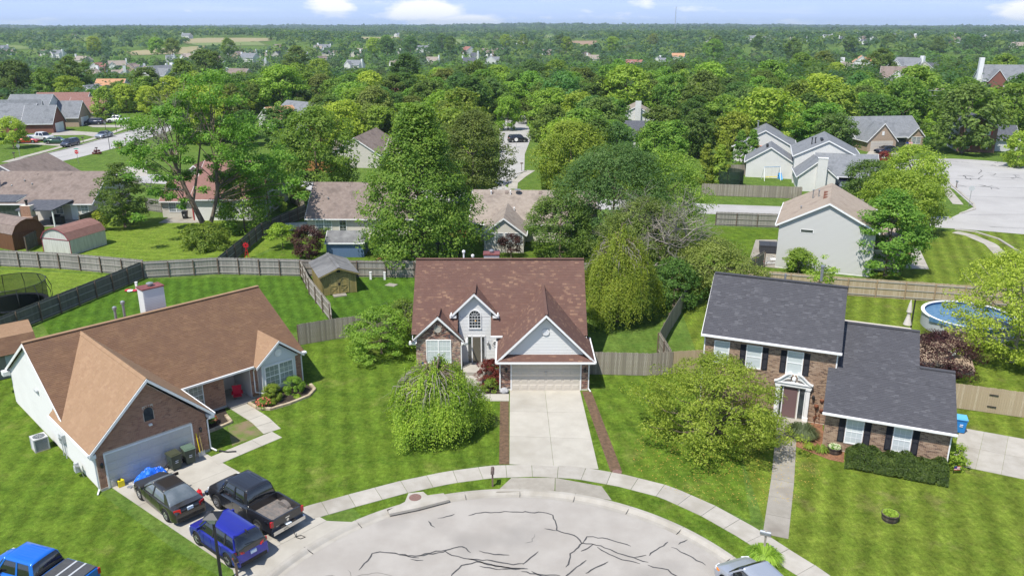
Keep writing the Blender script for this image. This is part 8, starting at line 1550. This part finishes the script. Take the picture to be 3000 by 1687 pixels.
# lamp post, mailboxes
def lamp_post(label, loc, h=3.5, s_=1, group=None):
    l = thing('street_lamp', label, 'street lamp', loc, 0, group); MB().tube([(0, 0, 0), (0, 0, h - .4)], [.06 * s_, .045 * s_]).build('pole', 'black_metal', l); MB().lathe([(.09 * s_, 0), (.07 * s_, .3)], 10).build('base', 'black_metal', l)
    hb = h - .42; mb = MB(); mb.v = [(x * .10 * s_, y * .10 * s_, hb) for x, y in ((-1, -1), (1, -1), (1, 1), (-1, 1))] + [(x * .21 * s_, y * .21 * s_, hb + .36) for x, y in ((-1, -1), (1, -1), (1, 1), (-1, 1))]; mb.f = [(0, 1, 2, 3), (4, 5, 6, 7), (0, 1, 5, 4), (1, 2, 6, 5), (2, 3, 7, 6), (3, 0, 4, 7)]; mb.build('lantern', mat('lantern_glass', (.4, .41, .4), .15, spec=.8), l)
    mb = MB()
    for x, y in ((-1, -1), (1, -1), (1, 1), (-1, 1)): mb.bar((x * .10 * s_, y * .10 * s_, hb), (x * .215 * s_, y * .215 * s_, hb + .37), .025, .025)
    mb.v_ = 0; mb.build('lantern_frame', 'black_metal', l); t = MB(); t.v = [(x * .27 * s_, y * .27 * s_, hb + .36) for x, y in ((-1, -1), (1, -1), (1, 1), (-1, 1))] + [(x * .05 * s_, y * .05 * s_, hb + .54) for x, y in ((-1, -1), (1, -1), (1, 1), (-1, 1))]; t.f = [(0, 1, 2, 3), (4, 5, 6, 7), (0, 1, 5, 4), (1, 2, 6, 5), (2, 3, 7, 6), (3, 0, 4, 7)]; t.lathe([(.03, hb + .54), (.04, hb + .6), (.01, hb + .66)], 8); t.build('lantern_cap', 'black_metal', l); return l
lamp_post('tall black lamp post with square lantern in front of the blue car', (-13.62, 31.3, 0), 3.72, 1.35); lamp_post('black street lamp nearer the picture, by the silver car in the left street', (-84.85, 169.3), 4.0); lamp_post('black street lamp beyond the silver car in the left street', (-94.59, 188.2), 3.6); lamp_post('black street lamp farthest up the left street by the white pickup', (-97.57, 199.3), 4.2)
def mailbox(label, loc, rot, m='black_metal', post='post_brown', flag=True, h=1.05, sh_=False):
    b = thing('mailbox', label, 'mailbox', (loc[0], loc[1], 0), rot); MB().box(-.05, -.05, 0, .05, .05, h + (.25 if sh_ else 0)).build('post', post, b); MB().box(-.1, -.25, h, .1, .25, h + .03).build('bracket', post, b)
    pr = [(-.09, 0), (.09, 0), (.09, .12)] + [(.09 * math.cos(math.pi * i / 8), .12 + .09 * math.sin(math.pi * i / 8)) for i in range(1, 8)] + [(-.09, .12)]; MB().extr([(x, -.27, h + .03 + z) for x, z in pr], (0, .5, 0)).build('box', m, b); MB().extr([(x * .92, -.28, h + .035 + z * .94) for x, z in pr], (0, .012, 0)).build('door', m, b)
    if flag: MB().box(.095, -.1, h + .1, .105, .1, h + .13).box(.095, .05, h + .1, .105, .1, h + .22).build('flag', 'shutter_red' if m != 'galv' else m, b)
    return b
mat('galv', (.34, .36, .38), .35, metal=.5)
mailbox('black mailbox at the bottom edge beside the lamp post', (-12.95, 31.55), 215, 'black_metal'); mailbox('brown wooden mailbox on a post in the grass strip left of the driveway', (-1.1, 39.55), 0, mat('box_brown', (.13, .10, .085), .8), 'post_brown', True, .92, True); mailbox('silver mailbox on a grey post amid the daylilies', (12.47, 33.51), 245, 'galv', 'wood_mid', False, 1.05, True)
mailbox('black mailbox on the verge beyond the grey blue car', (-95.84, 179.8), 90); mailbox('dark mailbox at the left edge near the round sign', (-97.66, 156.9), 90); mailbox('black mailbox with red flowers at its foot', (-84.84, 163.8), 270); mailbox('brown mailbox on the near verge under the sparse tree', (-85.63, 178.3), 270, 'box_brown'); mailbox('brown mailbox at the far cross street corner', (1.73, 143.1), 90, 'box_brown', h=1.3); mailbox('dark mailbox beyond the cross street in the shade', (-1.84, 158.9), 90); mailbox('grey mailbox on the kerb of the right turning circle', (71.27, 126.8), 0, 'galv')
mailbox('dark mailbox beside the small flag at the turning circle', (76.5, 157.7), 0); tree('bush', 'small red flower clump under the black mailbox', 'plant', pos((-84.35, 162.9)), .9, .9, 0, 'leaf_red', P_DOME, 15, 40, .2, cr=.3, trunk=False, part='foliage')
# signs
def sign(label, loc, rot, face, h=2.1, cat='road sign', words=None, octo=True):
    s = thing('road_sign', label, cat, (loc[0], loc[1], 0), rot); MB().tube([(0, 0, 0), (0, 0, h + .35)], .035).build('pole', 'grey_metal', s); MB().extr([(.39 * math.cos(R(22.5 + 45 * i)), -.04, h + .39 * math.sin(R(22.5 + 45 * i))) for i in range(8)], (0, -.01, 0)).build('plate', face, s)
    if words: text(s, words, .27, (0, -.056, h), (R(90), 0, 0), 'trim_white')
    return s
st_ = sign('red stop sign under a green street name plate beside the left street', (-82.22, 151.3), 0, 'red_plastic', 2.2, words='STOP'); MB().box(-.45, -.02, 2.72, .45, .0, 2.86).build('name_plate', mat('sign_green', (.02, .3, .2), .5), st_)
sign('back of a grey octagonal road sign at the left edge', (-97.54, 158.6), 0, 'grey_metal', 2.3); sign('back of a grey octagonal road sign on the right hand kerb', (66.19, 113.7), -20, 'grey_plastic', 2.6); sign('small white street sign in the shade of the far cross street', (0.91, 172.2), 0, 'trim_white', 1.7)
s = thing('fire_hydrant', 'small red fire hydrant on the far left verge', 'hydrant', (-84.17, 172.2)); MB().lathe([(.16, 0), (.12, .1), (.12, .5), (.15, .55), (.1, .68), (.03, .74)], 12).tube([(-.2, 0, .45), (.2, 0, .45)], .06).build('body', 'red_plastic', s)
# trampoline
t = thing('trampoline', 'large round black trampoline with net enclosure on the lawn behind the left fence', 'trampoline', (-45.6, 68.9, 0), 0); Rt = 2.9
MB().lathe([(Rt - .35, .78), (.01, .78)], 40).build('bed', 'mat_dark', t); MB().lathe([(Rt - .38, .79), (Rt - .38, .82), (Rt + .02, .82), (Rt + .02, .77), (Rt - .38, .76)], 40, cap=False).build('pad', mat('pad_black', (.02, .02, .025), .6), t); 
mb = MB(); nn = 40
for i in range(nn): a, b = 6.283 * i / nn, 6.283 * (i + 1) / nn; mb.poly([(Rt * math.cos(a), Rt * math.sin(a), .82), (Rt * math.cos(b), Rt * math.sin(b), .82), ((Rt + .02) * math.cos(b), (Rt + .02) * math.sin(b), 2.75), ((Rt + .02) * math.cos(a), (Rt + .02) * math.sin(a), 2.75)])
mb.build('net', 'net', t)
for i in range(12): a = 6.283 * i / 12 + .2; ca, sa = math.cos(a), math.sin(a); MB().tube([((Rt + .05) * ca, (Rt + .05) * sa, 0), ((Rt + .38) * ca, (Rt + .38) * sa, .9), ((Rt + .42) * ca, (Rt + .42) * sa, 1.8), ((Rt + .08) * ca, (Rt + .08) * sa, 2.75)], .035, 6).build('pole', 'black_metal', t)
for z in (2.75,): MB().tube([((Rt + .03) * math.cos(6.283 * i / 36), (Rt + .03) * math.sin(6.283 * i / 36), z) for i in range(37)], .03, 5).build('top_ring', 'black_metal', t)
t2 = thing('trampoline', 'dark netted trampoline beside the swing set yard', 'trampoline', (35.72, 129.5)); MB().lathe([(1.9, .7), (.01, .7)], 24).build('bed', 'mat_dark', t2); mb = MB()
for i in range(24): a, b = 6.283 * i / 24, 6.283 * (i + 1) / 24; mb.poly([(2 * math.cos(a), 2 * math.sin(a), .1), (2 * math.cos(b), 2 * math.sin(b), .1), (2 * math.cos(b), 2 * math.sin(b), 2.5), (2 * math.cos(a), 2 * math.sin(a), 2.5)])
mb.build('net', mat('net_dense', (.015, .035, .02), .8, trans=.15), t2)
for i in range(6): a = 6.283 * i / 6; MB().tube([(2.05 * math.cos(a), 2.05 * math.sin(a), 0), (2.05 * math.cos(a), 2.05 * math.sin(a), 2.6)], .04).build('pole', 'black_metal', t2)
# barrels
def barrel(label, loc, r=.42, h=.42, top='leaf_lime', fl=None):
    b = thing('barrel_planter', label, 'planter', (loc[0], loc[1], 0)); nst = 20
    for i in range(nst): a0_, a1_ = 6.283 * i / nst + .01, 6.283 * (i + 1) / nst - .01; mb = MB(); P = []; [P.append((rr_ * math.cos(q), rr_ * math.sin(q), z)) for z, rr_ in ((0, r * .85), (h, r)) for q in (a0_, a1_)]; I = [(p[0] * .9, p[1] * .9, p[2]) for p in P]; mb.v = P + I; mb.f = [(0, 1, 3, 2), (4, 5, 7, 6), (0, 1, 5, 4), (2, 3, 7, 6), (0, 2, 6, 4), (1, 3, 7, 5)]; mb.build('stave', 'barrel', b)
    for z, rr_ in ((.08, r * .88), (h - .1, r * .985)): MB().lathe([(rr_, z), (rr_ + .008, z), (rr_ + .012, z + .05), (rr_, z + .05)], 24, cap=False).build('hoop', 'black_metal', b)
    MB().lathe([(r * .9, h - .06), (.01, h - .05)], 20).build('soil', 'mulch_dark', b)
    c = unit(400) * np.array([r * .85, r * .85, .12]); c[:, 2] = np.abs(c[:, 2]) + h - .03; V, F = leaf_quads(c, np.tile([0, 0, 1.0], (400, 1)) + RG.normal(size=(400, 3)) * .4, .11, .7); npmesh('plants', V, F, top, b)
    if fl: c = unit(60) * np.array([r * .8, r * .8, .12]); c[:, 2] = np.abs(c[:, 2]) + h + .02; V, F = leaf_quads(c, np.tile([0, -.3, 1.0], (60, 1)) + RG.normal(size=(60, 3)) * .2, .11, 1); npmesh('flowers', V, F, fl, b)
barrel('half barrel with green plants alone on the right lawn', (19.97, 36.32), .45, .42); barrel('half barrel with white flowers in the red mulch by the hedge', (19.7, 43.31), .42, .42, 'leaf_green', 'flower_white')
# rusty flower stakes by the door
s = thing('garden_ornament', 'rusty metal flower stakes against the tan brick wall', 'garden ornament', (20.13, 47.02)); 
for (x, h_) in ((-.32, 1.15), (.0, 1.55), (.05, .85)): MB().tube([(x, 0, 0), (x, 0, h_)], .015).build('stem', 'rust', s); MB().lathe([(.02, h_), (.13, h_ + .08), (.15, h_ + .2), (.06, h_ + .26)], 8, (x, 0, 0)).build('flower', 'rust', s); MB().extr([(x, -.01, h_ * .4), (x + .14, -.01, h_ * .5), (x + .05, -.01, h_ * .62)], (0, .02, 0)).extr([(x, -.01, h_ * .3), (x - .14, -.01, h_ * .4), (x - .05, -.01, h_ * .52)], (0, .02, 0)).build('leaf', 'rust', s)
def flag(label, loc, h=.6, w=.35, tall=0):
    s = thing('small_flag', label, 'flag', loc); MB().tube([(0, 0, 0), (0, 0, h + tall)], .012).build('stick', 'black_metal', s); z0 = h + tall - w * .65
    for i in range(7): MB().box(0, -.004, z0 + i * w * .09, w, .004, z0 + (i + 1) * w * .09 - .001).build('stripe', 'red_plastic' if i % 2 == 0 else 'trim_white', s)
    MB().box(0, -.006, z0 + w * .27, w * .42, .006, z0 + w * .632).build('canton', mat('flag_blue', (.02, .04, .2), .7), s)
flag('small striped flag at the driveway corner by the yellow bush', (25.68, 40.83), .55, .4); flag('striped garden flag against the brick bay of the white house', (-6.75, 54.9, 0), 1.0, .42); flag('striped flag on a pole at the far turning circle', (77.17, 157.5), 1.6, 1.3, 1.6)
s = thing('rock', 'pale grey boulder downspout cover by the left garage pier', 'rock', (-.55, 51.75, 0)); V = unit(60) * np.array([.33, .24, .22]) + np.array([0, 0, .16]); bm = bmesh = None
import bmesh
bm = bmesh.new(); bmesh.ops.create_icosphere(bm, subdivisions=2, radius=1)
for v in bm.verts: k = 1 + .12 * math.sin(v.co.x * 5 + 1) * math.cos(v.co.y * 4) + .06 * math.sin(v.co.z * 9); v.co = Vector((v.co.x * .34 * k, v.co.y * .25 * k, max(-.02, v.co.z * .24 * k + .15)))
me = bpy.data.meshes.new('boulder'); bm.to_mesh(me); bm.free(); me.materials.append(mat('rock_grey', (.42, .42, .43), .9, col2=(.34, .34, .35), scale=6, bump=.5)); linked('boulder', me, s)
s = thing('plant_stand', 'small ornate dark metal stand beside the white house door', 'plant stand', (-2.0, 55.5, .05)); MB().tube([(0, 0, 0), (0, 0, 1.1)], .02).tube([(-.25, 0, 0), (0, 0, .5), (.25, 0, 0)], .02).tube([(-.2, 0, .9), (.2, 0, .75)], .015).build('frame', 'black_metal', s)
s = thing('storm_drain', 'concrete storm drain inlet with a round rusty manhole lid at the kerb', 'storm drain', (0, 0, 0))
P = [(-6.65, 37.01), (-5.85, 37.84), (-5.76, 38.7), (-4.96, 38.84), (-4.68, 38.48), (-3.81, 38.7), (-3.62, 38.34), (-3.44, 38.05), (-5.03, 37.28), (-6.53, 36.72)]
MB().prism(P, -.02, .12).build('slab', 'concrete', s); c = (-5.34, 38.26); MB().lathe([(.34, .12), (.34, .135), (.30, .14), (.01, .14)], 24, (c[0], c[1], 0)).build('manhole_lid', mat('iron_rust', (.17, .10, .085), .7, col2=(.22, .13, .11), scale=8), s)
A_, B_ = Vector((*(-6.4, 36.64), 0)), Vector((*(-3.52, 38.01), 0)); d = (B_ - A_); nn = Vector((d.y, -d.x, 0)).normalized(); m_ = MB(); Cc = (A_ + B_) / 2
pts = [A_.lerp(B_, i / 8) for i in range(9)]; pts = [Vector((CX, CY, 0)) + (p - Vector((CX, CY, 0))).normalized() * (RP + .50) for p in pts]
for a, b in zip(pts, pts[1:]): m_.extr([a + Vector((0, 0, -.12)), b + Vector((0, 0, -.12)), b + Vector((0, 0, .07)), a + Vector((0, 0, .07))], -(a - Vector((CX, CY, 0))).normalized() * .22)
m_.build('inlet_mouth_shade', mat('inlet_shade', (.008, .008, .008), 1), s)  # black solid painted for the shade in the inlet, nothing is cut out
tag(MB().lathe([(.28, 0), (.28, .02), (.01, .025)], 16, (*(6.15, 41.07), 0)).build('manhole_cover', 'iron_rust'), 'small round iron cover in the right verge', 'manhole cover')
tag(MB().prism([(-12.8, 76.41), (-11.81, 75.98), (-11.51, 76.71), (-12.44, 77.15)], 0, .05).build('well_cover', 'concrete_old'), 'flat grey access slab in the back lawn by the plank shed', 'slab')
for i, p in enumerate(((-14.55, 78.49), (-13.09, 78.4), (-37.13, 75.12))):
    tag(MB().box(p[0] - .1, p[1] - .1, 0, p[0] + .1, p[1] + .1, .75).box(p[0] - .12, p[1] - .12, .75, p[0] + .12, p[1] + .12, .8).build('utility_post', 'trim_white'), ['short white utility post by the back fence, left of two', 'short white utility post by the back fence, right of two', 'short white pipe post by the diagonal dark fence'][i], 'utility post')
s = thing('lawn_bags', 'red and white plastic bags lying by the short white pipe', 'bags', (-37.5, 74.5)); [MB().lathe([(.02, 0), (.3, .05), (.32, .14), (.1, .2)], 10, (x, y, 0)).build('bag', m_, s) for x, y, m_ in ((0, 0, 'trim_white'), (.45, .1, mat('bag_red', (.5, .05, .08), .5)), (-.3, .15, 'bag_red'))]
# pool, deck and furniture of the right yard
pl = thing('above_ground_pool', 'round blue above ground pool with grey wall behind the right house', 'swimming pool', (39.3, 64.6, 0)); Rp = 3.6
MB().lathe([(Rp, 0), (Rp, 1.2), (Rp - .06, 1.2), (Rp - .06, .1)], 48, cap=False).build('wall', 'pool_wall', pl); MB().lathe([(Rp + .08, 1.18), (Rp + .10, 1.24), (Rp - .18, 1.26), (Rp - .18, 1.2)], 48, cap=False).build('rim', 'trim_white', pl); MB().lathe([(Rp - .07, .2), (Rp - .08, 1.15)], 48, cap=False).build('liner', 'pool_blue', pl); MB().lathe([(Rp - .05, 1.0), (.01, .9)], 48).build('cover', 'pool_cover', pl)
mb = MB()
for i in range(30): a, b = 3.3 + 2.6 * i / 30, 3.3 + 2.6 * (i + 1) / 30; mb.poly([((Rp + .1) * math.cos(a), (Rp + .1) * math.sin(a), 1.27), ((Rp + .1) * math.cos(b), (Rp + .1) * math.sin(b), 1.27), ((Rp + .12) * math.cos(b), (Rp + .12) * math.sin(b), .95 + .08 * math.sin(b * 9)), ((Rp + .12) * math.cos(a), (Rp + .12) * math.sin(a), .95 + .08 * math.sin(a * 9))]); mb.poly([((Rp + .1) * math.cos(a), (Rp + .1) * math.sin(a), 1.275), ((Rp + .1) * math.cos(b), (Rp + .1) * math.sin(b), 1.275), ((Rp - .5) * math.cos(b), (Rp - .5) * math.sin(b), 1.1), ((Rp - .5) * math.cos(a), (Rp - .5) * math.sin(a), 1.1)])
mb.build('cover_edge', 'pool_cover', pl)
dk = thing('wooden_deck', 'brown board deck between the slate wing roof and the pool', 'deck', (31.8, 59.6, 0), -22.8); MB().box(-1.8, -3.6, 0, 4.4, 3.2, .34).build('frame', 'wood_dark', dk)
clad('board', dk, 'deck', (-1.85, -3.65, .34), X, Y, [(0, 0), (6.3, 0), (6.3, 6.85), (0, 6.85)], 7, .15, .03, .0, .012, 0, singles=60); MB().box(2.6, 2.0, .34, 5.4, 3.0, .70).build('step', 'deck', dk); MB().box(2.9, 3.0, .34, 5.8, 3.9, 1.05).build('platform', 'deck', dk)
um = thing('cantilever_umbrella', 'closed cream parasol on a black pole at the deck corner', 'umbrella', (33.0, 62.0, .35)); MB().tube([(.12, 0, 0), (.12, 0, 3.1)], .06).build('pole', 'black_metal', um); MB().lathe([(.03, 3.1), (.12, 2.7), (.22, 2.05), (.12, 1.95), (.14, 1.7), (.33, .95), (.28, .93)], 14, (-.22, 0, 0)).build('canopy', 'cloth_cream', um); MB().box(-.5, -.5, 0, .6, .5, .08).build('base', 'grey_plastic', um)
tb = thing('patio_table', 'grey glass topped patio table beside the parasol', 'table', (31.2, 61.7, .37), -22); MB().box(-.7, -.45, .68, .7, .45, .71).build('tabletop', mat('glass_top', (.22, .26, .27), .1, spec=.8), tb); [MB().tube([(x, y, 0), (x, y, .68)], .02).build('leg', 'black_metal', tb) for x in (-.6, .6) for y in (-.35, .35)]
def pchair(label, loc, rot, m, lounge=False):
    s = thing('patio_chair', label, 'chair', loc, rot); L_ = 1.3 if lounge else .5
    MB().box(-.27, -L_ / 2, .36, .27, L_ / 2, .41).build('seat', m, s); MB().extr([(-.27, L_ / 2, .4), (.27, L_ / 2, .4), (.27, L_ / 2 + (.45 if lounge else .15), .85), (-.27, L_ / 2 + (.45 if lounge else .15), .85)], (0, .04, .0)).build('backrest', m if lounge else 'black_metal', s); [MB().tube([(x, y, 0), (x, y, .38)], .018).build('leg', 'black_metal', s) for x in (-.25, .25) for y in (-L_ / 2 + .03, L_ / 2 - .03)]
    for x in (-.29, .29): MB().tube([(x, -L_ / 2 + .1, .4), (x, -L_ / 2 + .1, .6), (x, L_ / 2, .62)], .016).build('armrest', 'black_metal', s)
pchair('dark patio chair with maroon cushion before the glass table', (31.7, 60.4, .37), 160, mat('cushion_maroon', (.16, .03, .05), .8)); pchair('dark patio chair with maroon cushion nearer the slate roof', (32.6, 60.1, .37), 200, 'cushion_maroon'); pchair('pale sun lounger on the deck by the purple bush', (34.2, 57.2, .37), 120, mat('lounger_grey', (.32, .34, .33), .8), True)
tag(MB().lathe([(.14, 0), (.2, .3), (.17, .3)], 12, (29.3, 60.2, .37)).build('flower_pot', mat('terracotta', (.35, .14, .08), .8)), 'terracotta pot with red flowers at the deck edge', 'flower pot')
# hot tub and clutter on the patio of the large gable house
MBp = struct(MB().prism([(29.71, 94.36), (32.29, 94.36), (30.52, 86.91), (28.66, 82.34), (25.75, 83.72)], -.03, .06).build('patio', 'concrete_old'))
s = thing('hot_tub', 'black covered hot tub on the patio beside the large gable wall', 'hot tub', (*(29.49, 88.13), .06), -14); MB().box(-1.1, -.1, 0, 1.1, 1.9, .82).build('shell', 'plastic_black', s); MB().box(-1.15, -.14, .82, -.01, 1.95, .94).box(.01, -.14, .82, 1.15, 1.95, .94).build('cover', mat('cover_grey', (.045, .047, .055), .6), s); [MB().box(-1.1 + i * .2, -.12, .08, -.92 + i * .2, -.1, .76).build('panel_slat', 'cover_grey', s) for i in range(11)]
s = thing('patio_clutter', 'tangle of fallen chairs and garden gear on the patio, red mat among it', 'garden furniture', (27.27, 84.01)); g2 = random.Random(4)
for i in range(7): x, y = g2.uniform(-1.3, 1.5), g2.uniform(-.3, .9); a = g2.uniform(0, 3); MB().tube([(x + .45 * math.cos(a + 6.283 * k / 10), y + .3 * math.sin(a + 6.283 * k / 10), .4 + .3 * math.sin(6.283 * k / 10 + a)) for k in range(11)], .018, 5).tube([(x - .3, y, 0), (x + .2, y + .2, .6)], .016, 4).tube([(x + .3, y, 0), (x - .2, y - .1, .6)], .016, 4).build('chair_frame', 'black_metal' if i % 2 else 'grey_metal', s)
MB().box(-.7, -.2, .3, .3, .2, .36).build('mat', 'bag_red', s); MB().box(-1.6, -.6, .3, 1.6, -.5, .36).box(1.0, -.2, .5, 1.6, .3, .62).build('bench', 'trim_white', s)
sw = thing('garden_swing', 'black roofed garden swing above the ridge of the white house', 'garden swing', (-7.07, 86.22)); MB().extr([(-1.4, -.8, 1.85), (1.4, -.8, 1.85), (1.4, 0, 2.35), (-1.4, 0, 2.35)], (0, 0, .05)).extr([(-1.4, .8, 1.85), (1.4, .8, 1.85), (1.4, 0, 2.35), (-1.4, 0, 2.35)], (0, 0, .05)).build('canopy', 'cover_grey', sw)
for x in (-1.2, 1.2):
    for y in (-.9, .9): MB().tube([(x, y, 0), (x, y * .2, 2.0)], .045).build('leg', 'black_metal', sw)
MB().box(-.9, -.25, .45, .9, .25, .52).box(-.9, .22, .5, .9, .28, 1.0).build('seat', 'wood_dark', sw); [MB().tube([(x, 0, .5), (x, 0, 2.1)], .01).build('chain', 'grey_metal', sw) for x in (-.85, .85)]
# play equipment
s = thing('swing_set', 'white framed swing set with yellow seat on the mown yard', 'swing set', (42.45, 134.1)); a, b = Vector((0, 0, 0)), Vector((*(45.37, 134.7), 0)) - Vector((*(42.45, 134.1), 0))
for q in (a, b): MB().tube([q + Vector((0, -.9, 0)), q + Vector((0, 0, 2.2)), q + Vector((0, .9, 0))], .05).build('leg', 'trim_white', s)
MB().tube([a + Vector((0, 0, 2.2)), b + Vector((0, 0, 2.2))], .05).build('crossbar', mat('bar_blue', (.15, .3, .5), .5), s)
for t in (.25, .5, .75): q = a.lerp(b, t); [MB().tube([q + Vector((dx, 0, 2.2)), q + Vector((dx, 0, .55))], .02).build('chain', 'trim_white', s) for dx in (-.25, .25)]; MB().box(q.x - .28, q.y - .15, .48, q.x + .28, q.y + .15, .56).build('seat', 'yellow_plastic', s)
sl_ = thing('slide', 'small blue plastic slide at the end of the swing set', 'slide', (45.61, 134.4)); MB().extr([(-.25, -.2, .05), (.25, -.2, .05), (.25, .9, 1.0), (-.25, .9, 1.0)], (0, 0, .06)).box(-.3, .9, 0, .3, 1.0, 1.0).build('chute', mat('slide_blue', (.1, .35, .7), .4), sl_)
s = thing('climbing_frame', 'blue and orange climbing frame behind the grey fence', 'playset', (46.85, 149.7)); 
for x in (-1.8, 0, 1.8):
    for y in (-1, 1): MB().tube([(x, y, 0), (x, y * .6, 3.4)], .07).build('post', 'bar_blue', s)
for z, m_ in ((3.4, 'trim_orange'), (1.2, 'trim_orange'), (.5, 'trim_orange')):
    if 'trim_orange' not in MAT: mat('trim_orange', (.6, .15, .05), .5)
    MB().tube([(-1.8, -.8, z), (1.8, -.8, z)], .07).tube([(-1.8, .8, z), (1.8, .8, z)], .07).build('rail', m_, s)
for i in range(8): MB().tube([(-1.8 + i * .5, -.9, .2), (-1.8 + i * .5, -.9, 1.7)], .03).build('bar', 'grey_metal', s)
for i, (p, m_, lb) in enumerate((((38.18, 140.7), 'grey_plastic', 'grey green storage box near the swing yard fence'), ((39, 140.4), 'yellow_plastic', 'small yellow box by the swing yard fence'))):
    s = thing('storage_box', lb, 'storage box', p); MB().box(-.8 + i * .35, -.4, 0, .8 - i * .35, .4, .7).build('box', m_, s); MB().box(-.84 + i * .35, -.44, .7, .84 - i * .35, .44, .78).build('lid', m_, s)
s = thing('ornamental_windmill', 'small red windmill ornament at the fence corner', 'garden ornament', (-29.74, 86.28)); MB().tube([(-.25, 0, 0), (0, 0, 1.5)], .03).tube([(.25, 0, 0), (0, 0, 1.5)], .03).tube([(0, .25, 0), (0, 0, 1.5)], .03).tube([(-.17, 0, .5), (.17, 0, .5)], .02).tube([(-.1, 0, .9), (.1, 0, .9)], .02).build('tower', 'red_plastic', s)
for i in range(8): a_ = 6.283 * i / 8; MB().bar((.08 * math.cos(a_), -.05, 1.55 + .08 * math.sin(a_)), (.34 * math.cos(a_), -.05, 1.55 + .34 * math.sin(a_)), .12, .01, (0, 1, 0)).build('blade', 'red_plastic', s)
s = thing('covered_trailer', 'silver tarpaulin covered boat beside the pale beige house', 'covered boat', (-26.94, 98.09), 20); MB().extr([(-2, -.6, .55), (2, -.7, .5), (2.0, .7, .5), (-2, .6, .55)], (0, 0, .35)).extr([(-1.6, -.4, .9), (1.4, -.5, .85), (1.4, .5, .85), (-1.6, .4, .9)], (.1, 0, .35)).build('cover', mat('tarp_silver', (.42, .44, .46), .4, col2=(.3, .32, .34), scale=3, bump=.5), s); [MB().lathe([(.3, -.1), (.3, .1)], 14, (x, -.6, .3), 'y').build('wheel', 'tyre', s) for x in (-.2,)]
s = thing('grill', 'black covered barbecue grill on the patio by the brick fireplace', 'grill', (-59.83, 102.7)); MB().extr([(-.8, -.35, 0), (.8, -.35, 0), (.8, .35, 0), (-.8, .35, 0)], (0, 0, 1.0)).extr([(-.45, -.33, 1.0), (.45, -.33, 1.0), (.4, .2, 1.25), (-.4, .2, 1.25)], (0, .12, 0)).build('cover', 'plastic_black', s)
# overhead wires and the far mast
mat('wire', (.35, .36, .38), .5)
for i, (y, z0) in enumerate(((205, 9.5), (206, 8.2))):
    w = thing('power_line', ['upper pale overhead wire at the right edge', 'lower pale overhead wire at the right edge'][i], 'power line', (0, 0, 0)); MB().tube([(104 + 12 * k, y - k * 2, z0 - 1.2 * math.sin(math.pi * min(1, k / 10))) for k in range(11)], .05, 4).build('wire', 'wire', w)
for i, (x, y, h_) in enumerate(((1030, 2600, 125),)): pass
ms = thing('radio_mast', 'thin lattice radio mast on the horizon right of centre', 'radio mast', (640, 3300, 4)); mb = MB(); 
for q in range(3): a_ = 6.283 * q / 3; mb.tube([(1.2 * math.cos(a_), 1.2 * math.sin(a_), 0), (1.2 * math.cos(a_), 1.2 * math.sin(a_), 92)], .45, 4)
for k in range(23): z = 4 * k; mb.tube([(1.2, 0, z), (-.6, 1.04, z + 4)], .3, 3)
mb.build('lattice', 'wire', ms)
tag(MB().lathe([(.5, .0), (.35, .02), (.35, .25), (.5, .25)], 14, (*(-14.73, 85.26), 0)).build('fire_pit', 'terracotta'), 'round brick fire pit under the large maple', 'fire pit')


# ---------------------------------------------------------------- the air
hm = bpy.data.materials.new('haze'); hm.use_nodes = True; nt = hm.node_tree; nt.nodes.remove(nt.nodes['Principled BSDF']); pv = nt.nodes.new('ShaderNodeVolumePrincipled')
pv.inputs['Color'].default_value = (.70, .85, 1, 1); pv.inputs['Density'].default_value = .00010; pv.inputs['Anisotropy'].default_value = .1
nt.links.new(pv.outputs[0], nt.nodes['Material Output'].inputs['Volume'])
hz = MB().box(-15000, -15000, -40, 15000, 15000, 100).build('haze', hm); hz['kind'] = 'stuff'

for o in TXT:     # lettering becomes plain meshes
    dg = bpy.context.evaluated_depsgraph_get(); me = bpy.data.meshes.new_from_object(o.evaluated_get(dg)); n_ = linked(o.name.split('.')[0], me, o.parent); n_.location = o.location; n_.rotation_euler = o.rotation_euler
    bpy.data.objects.remove(o)
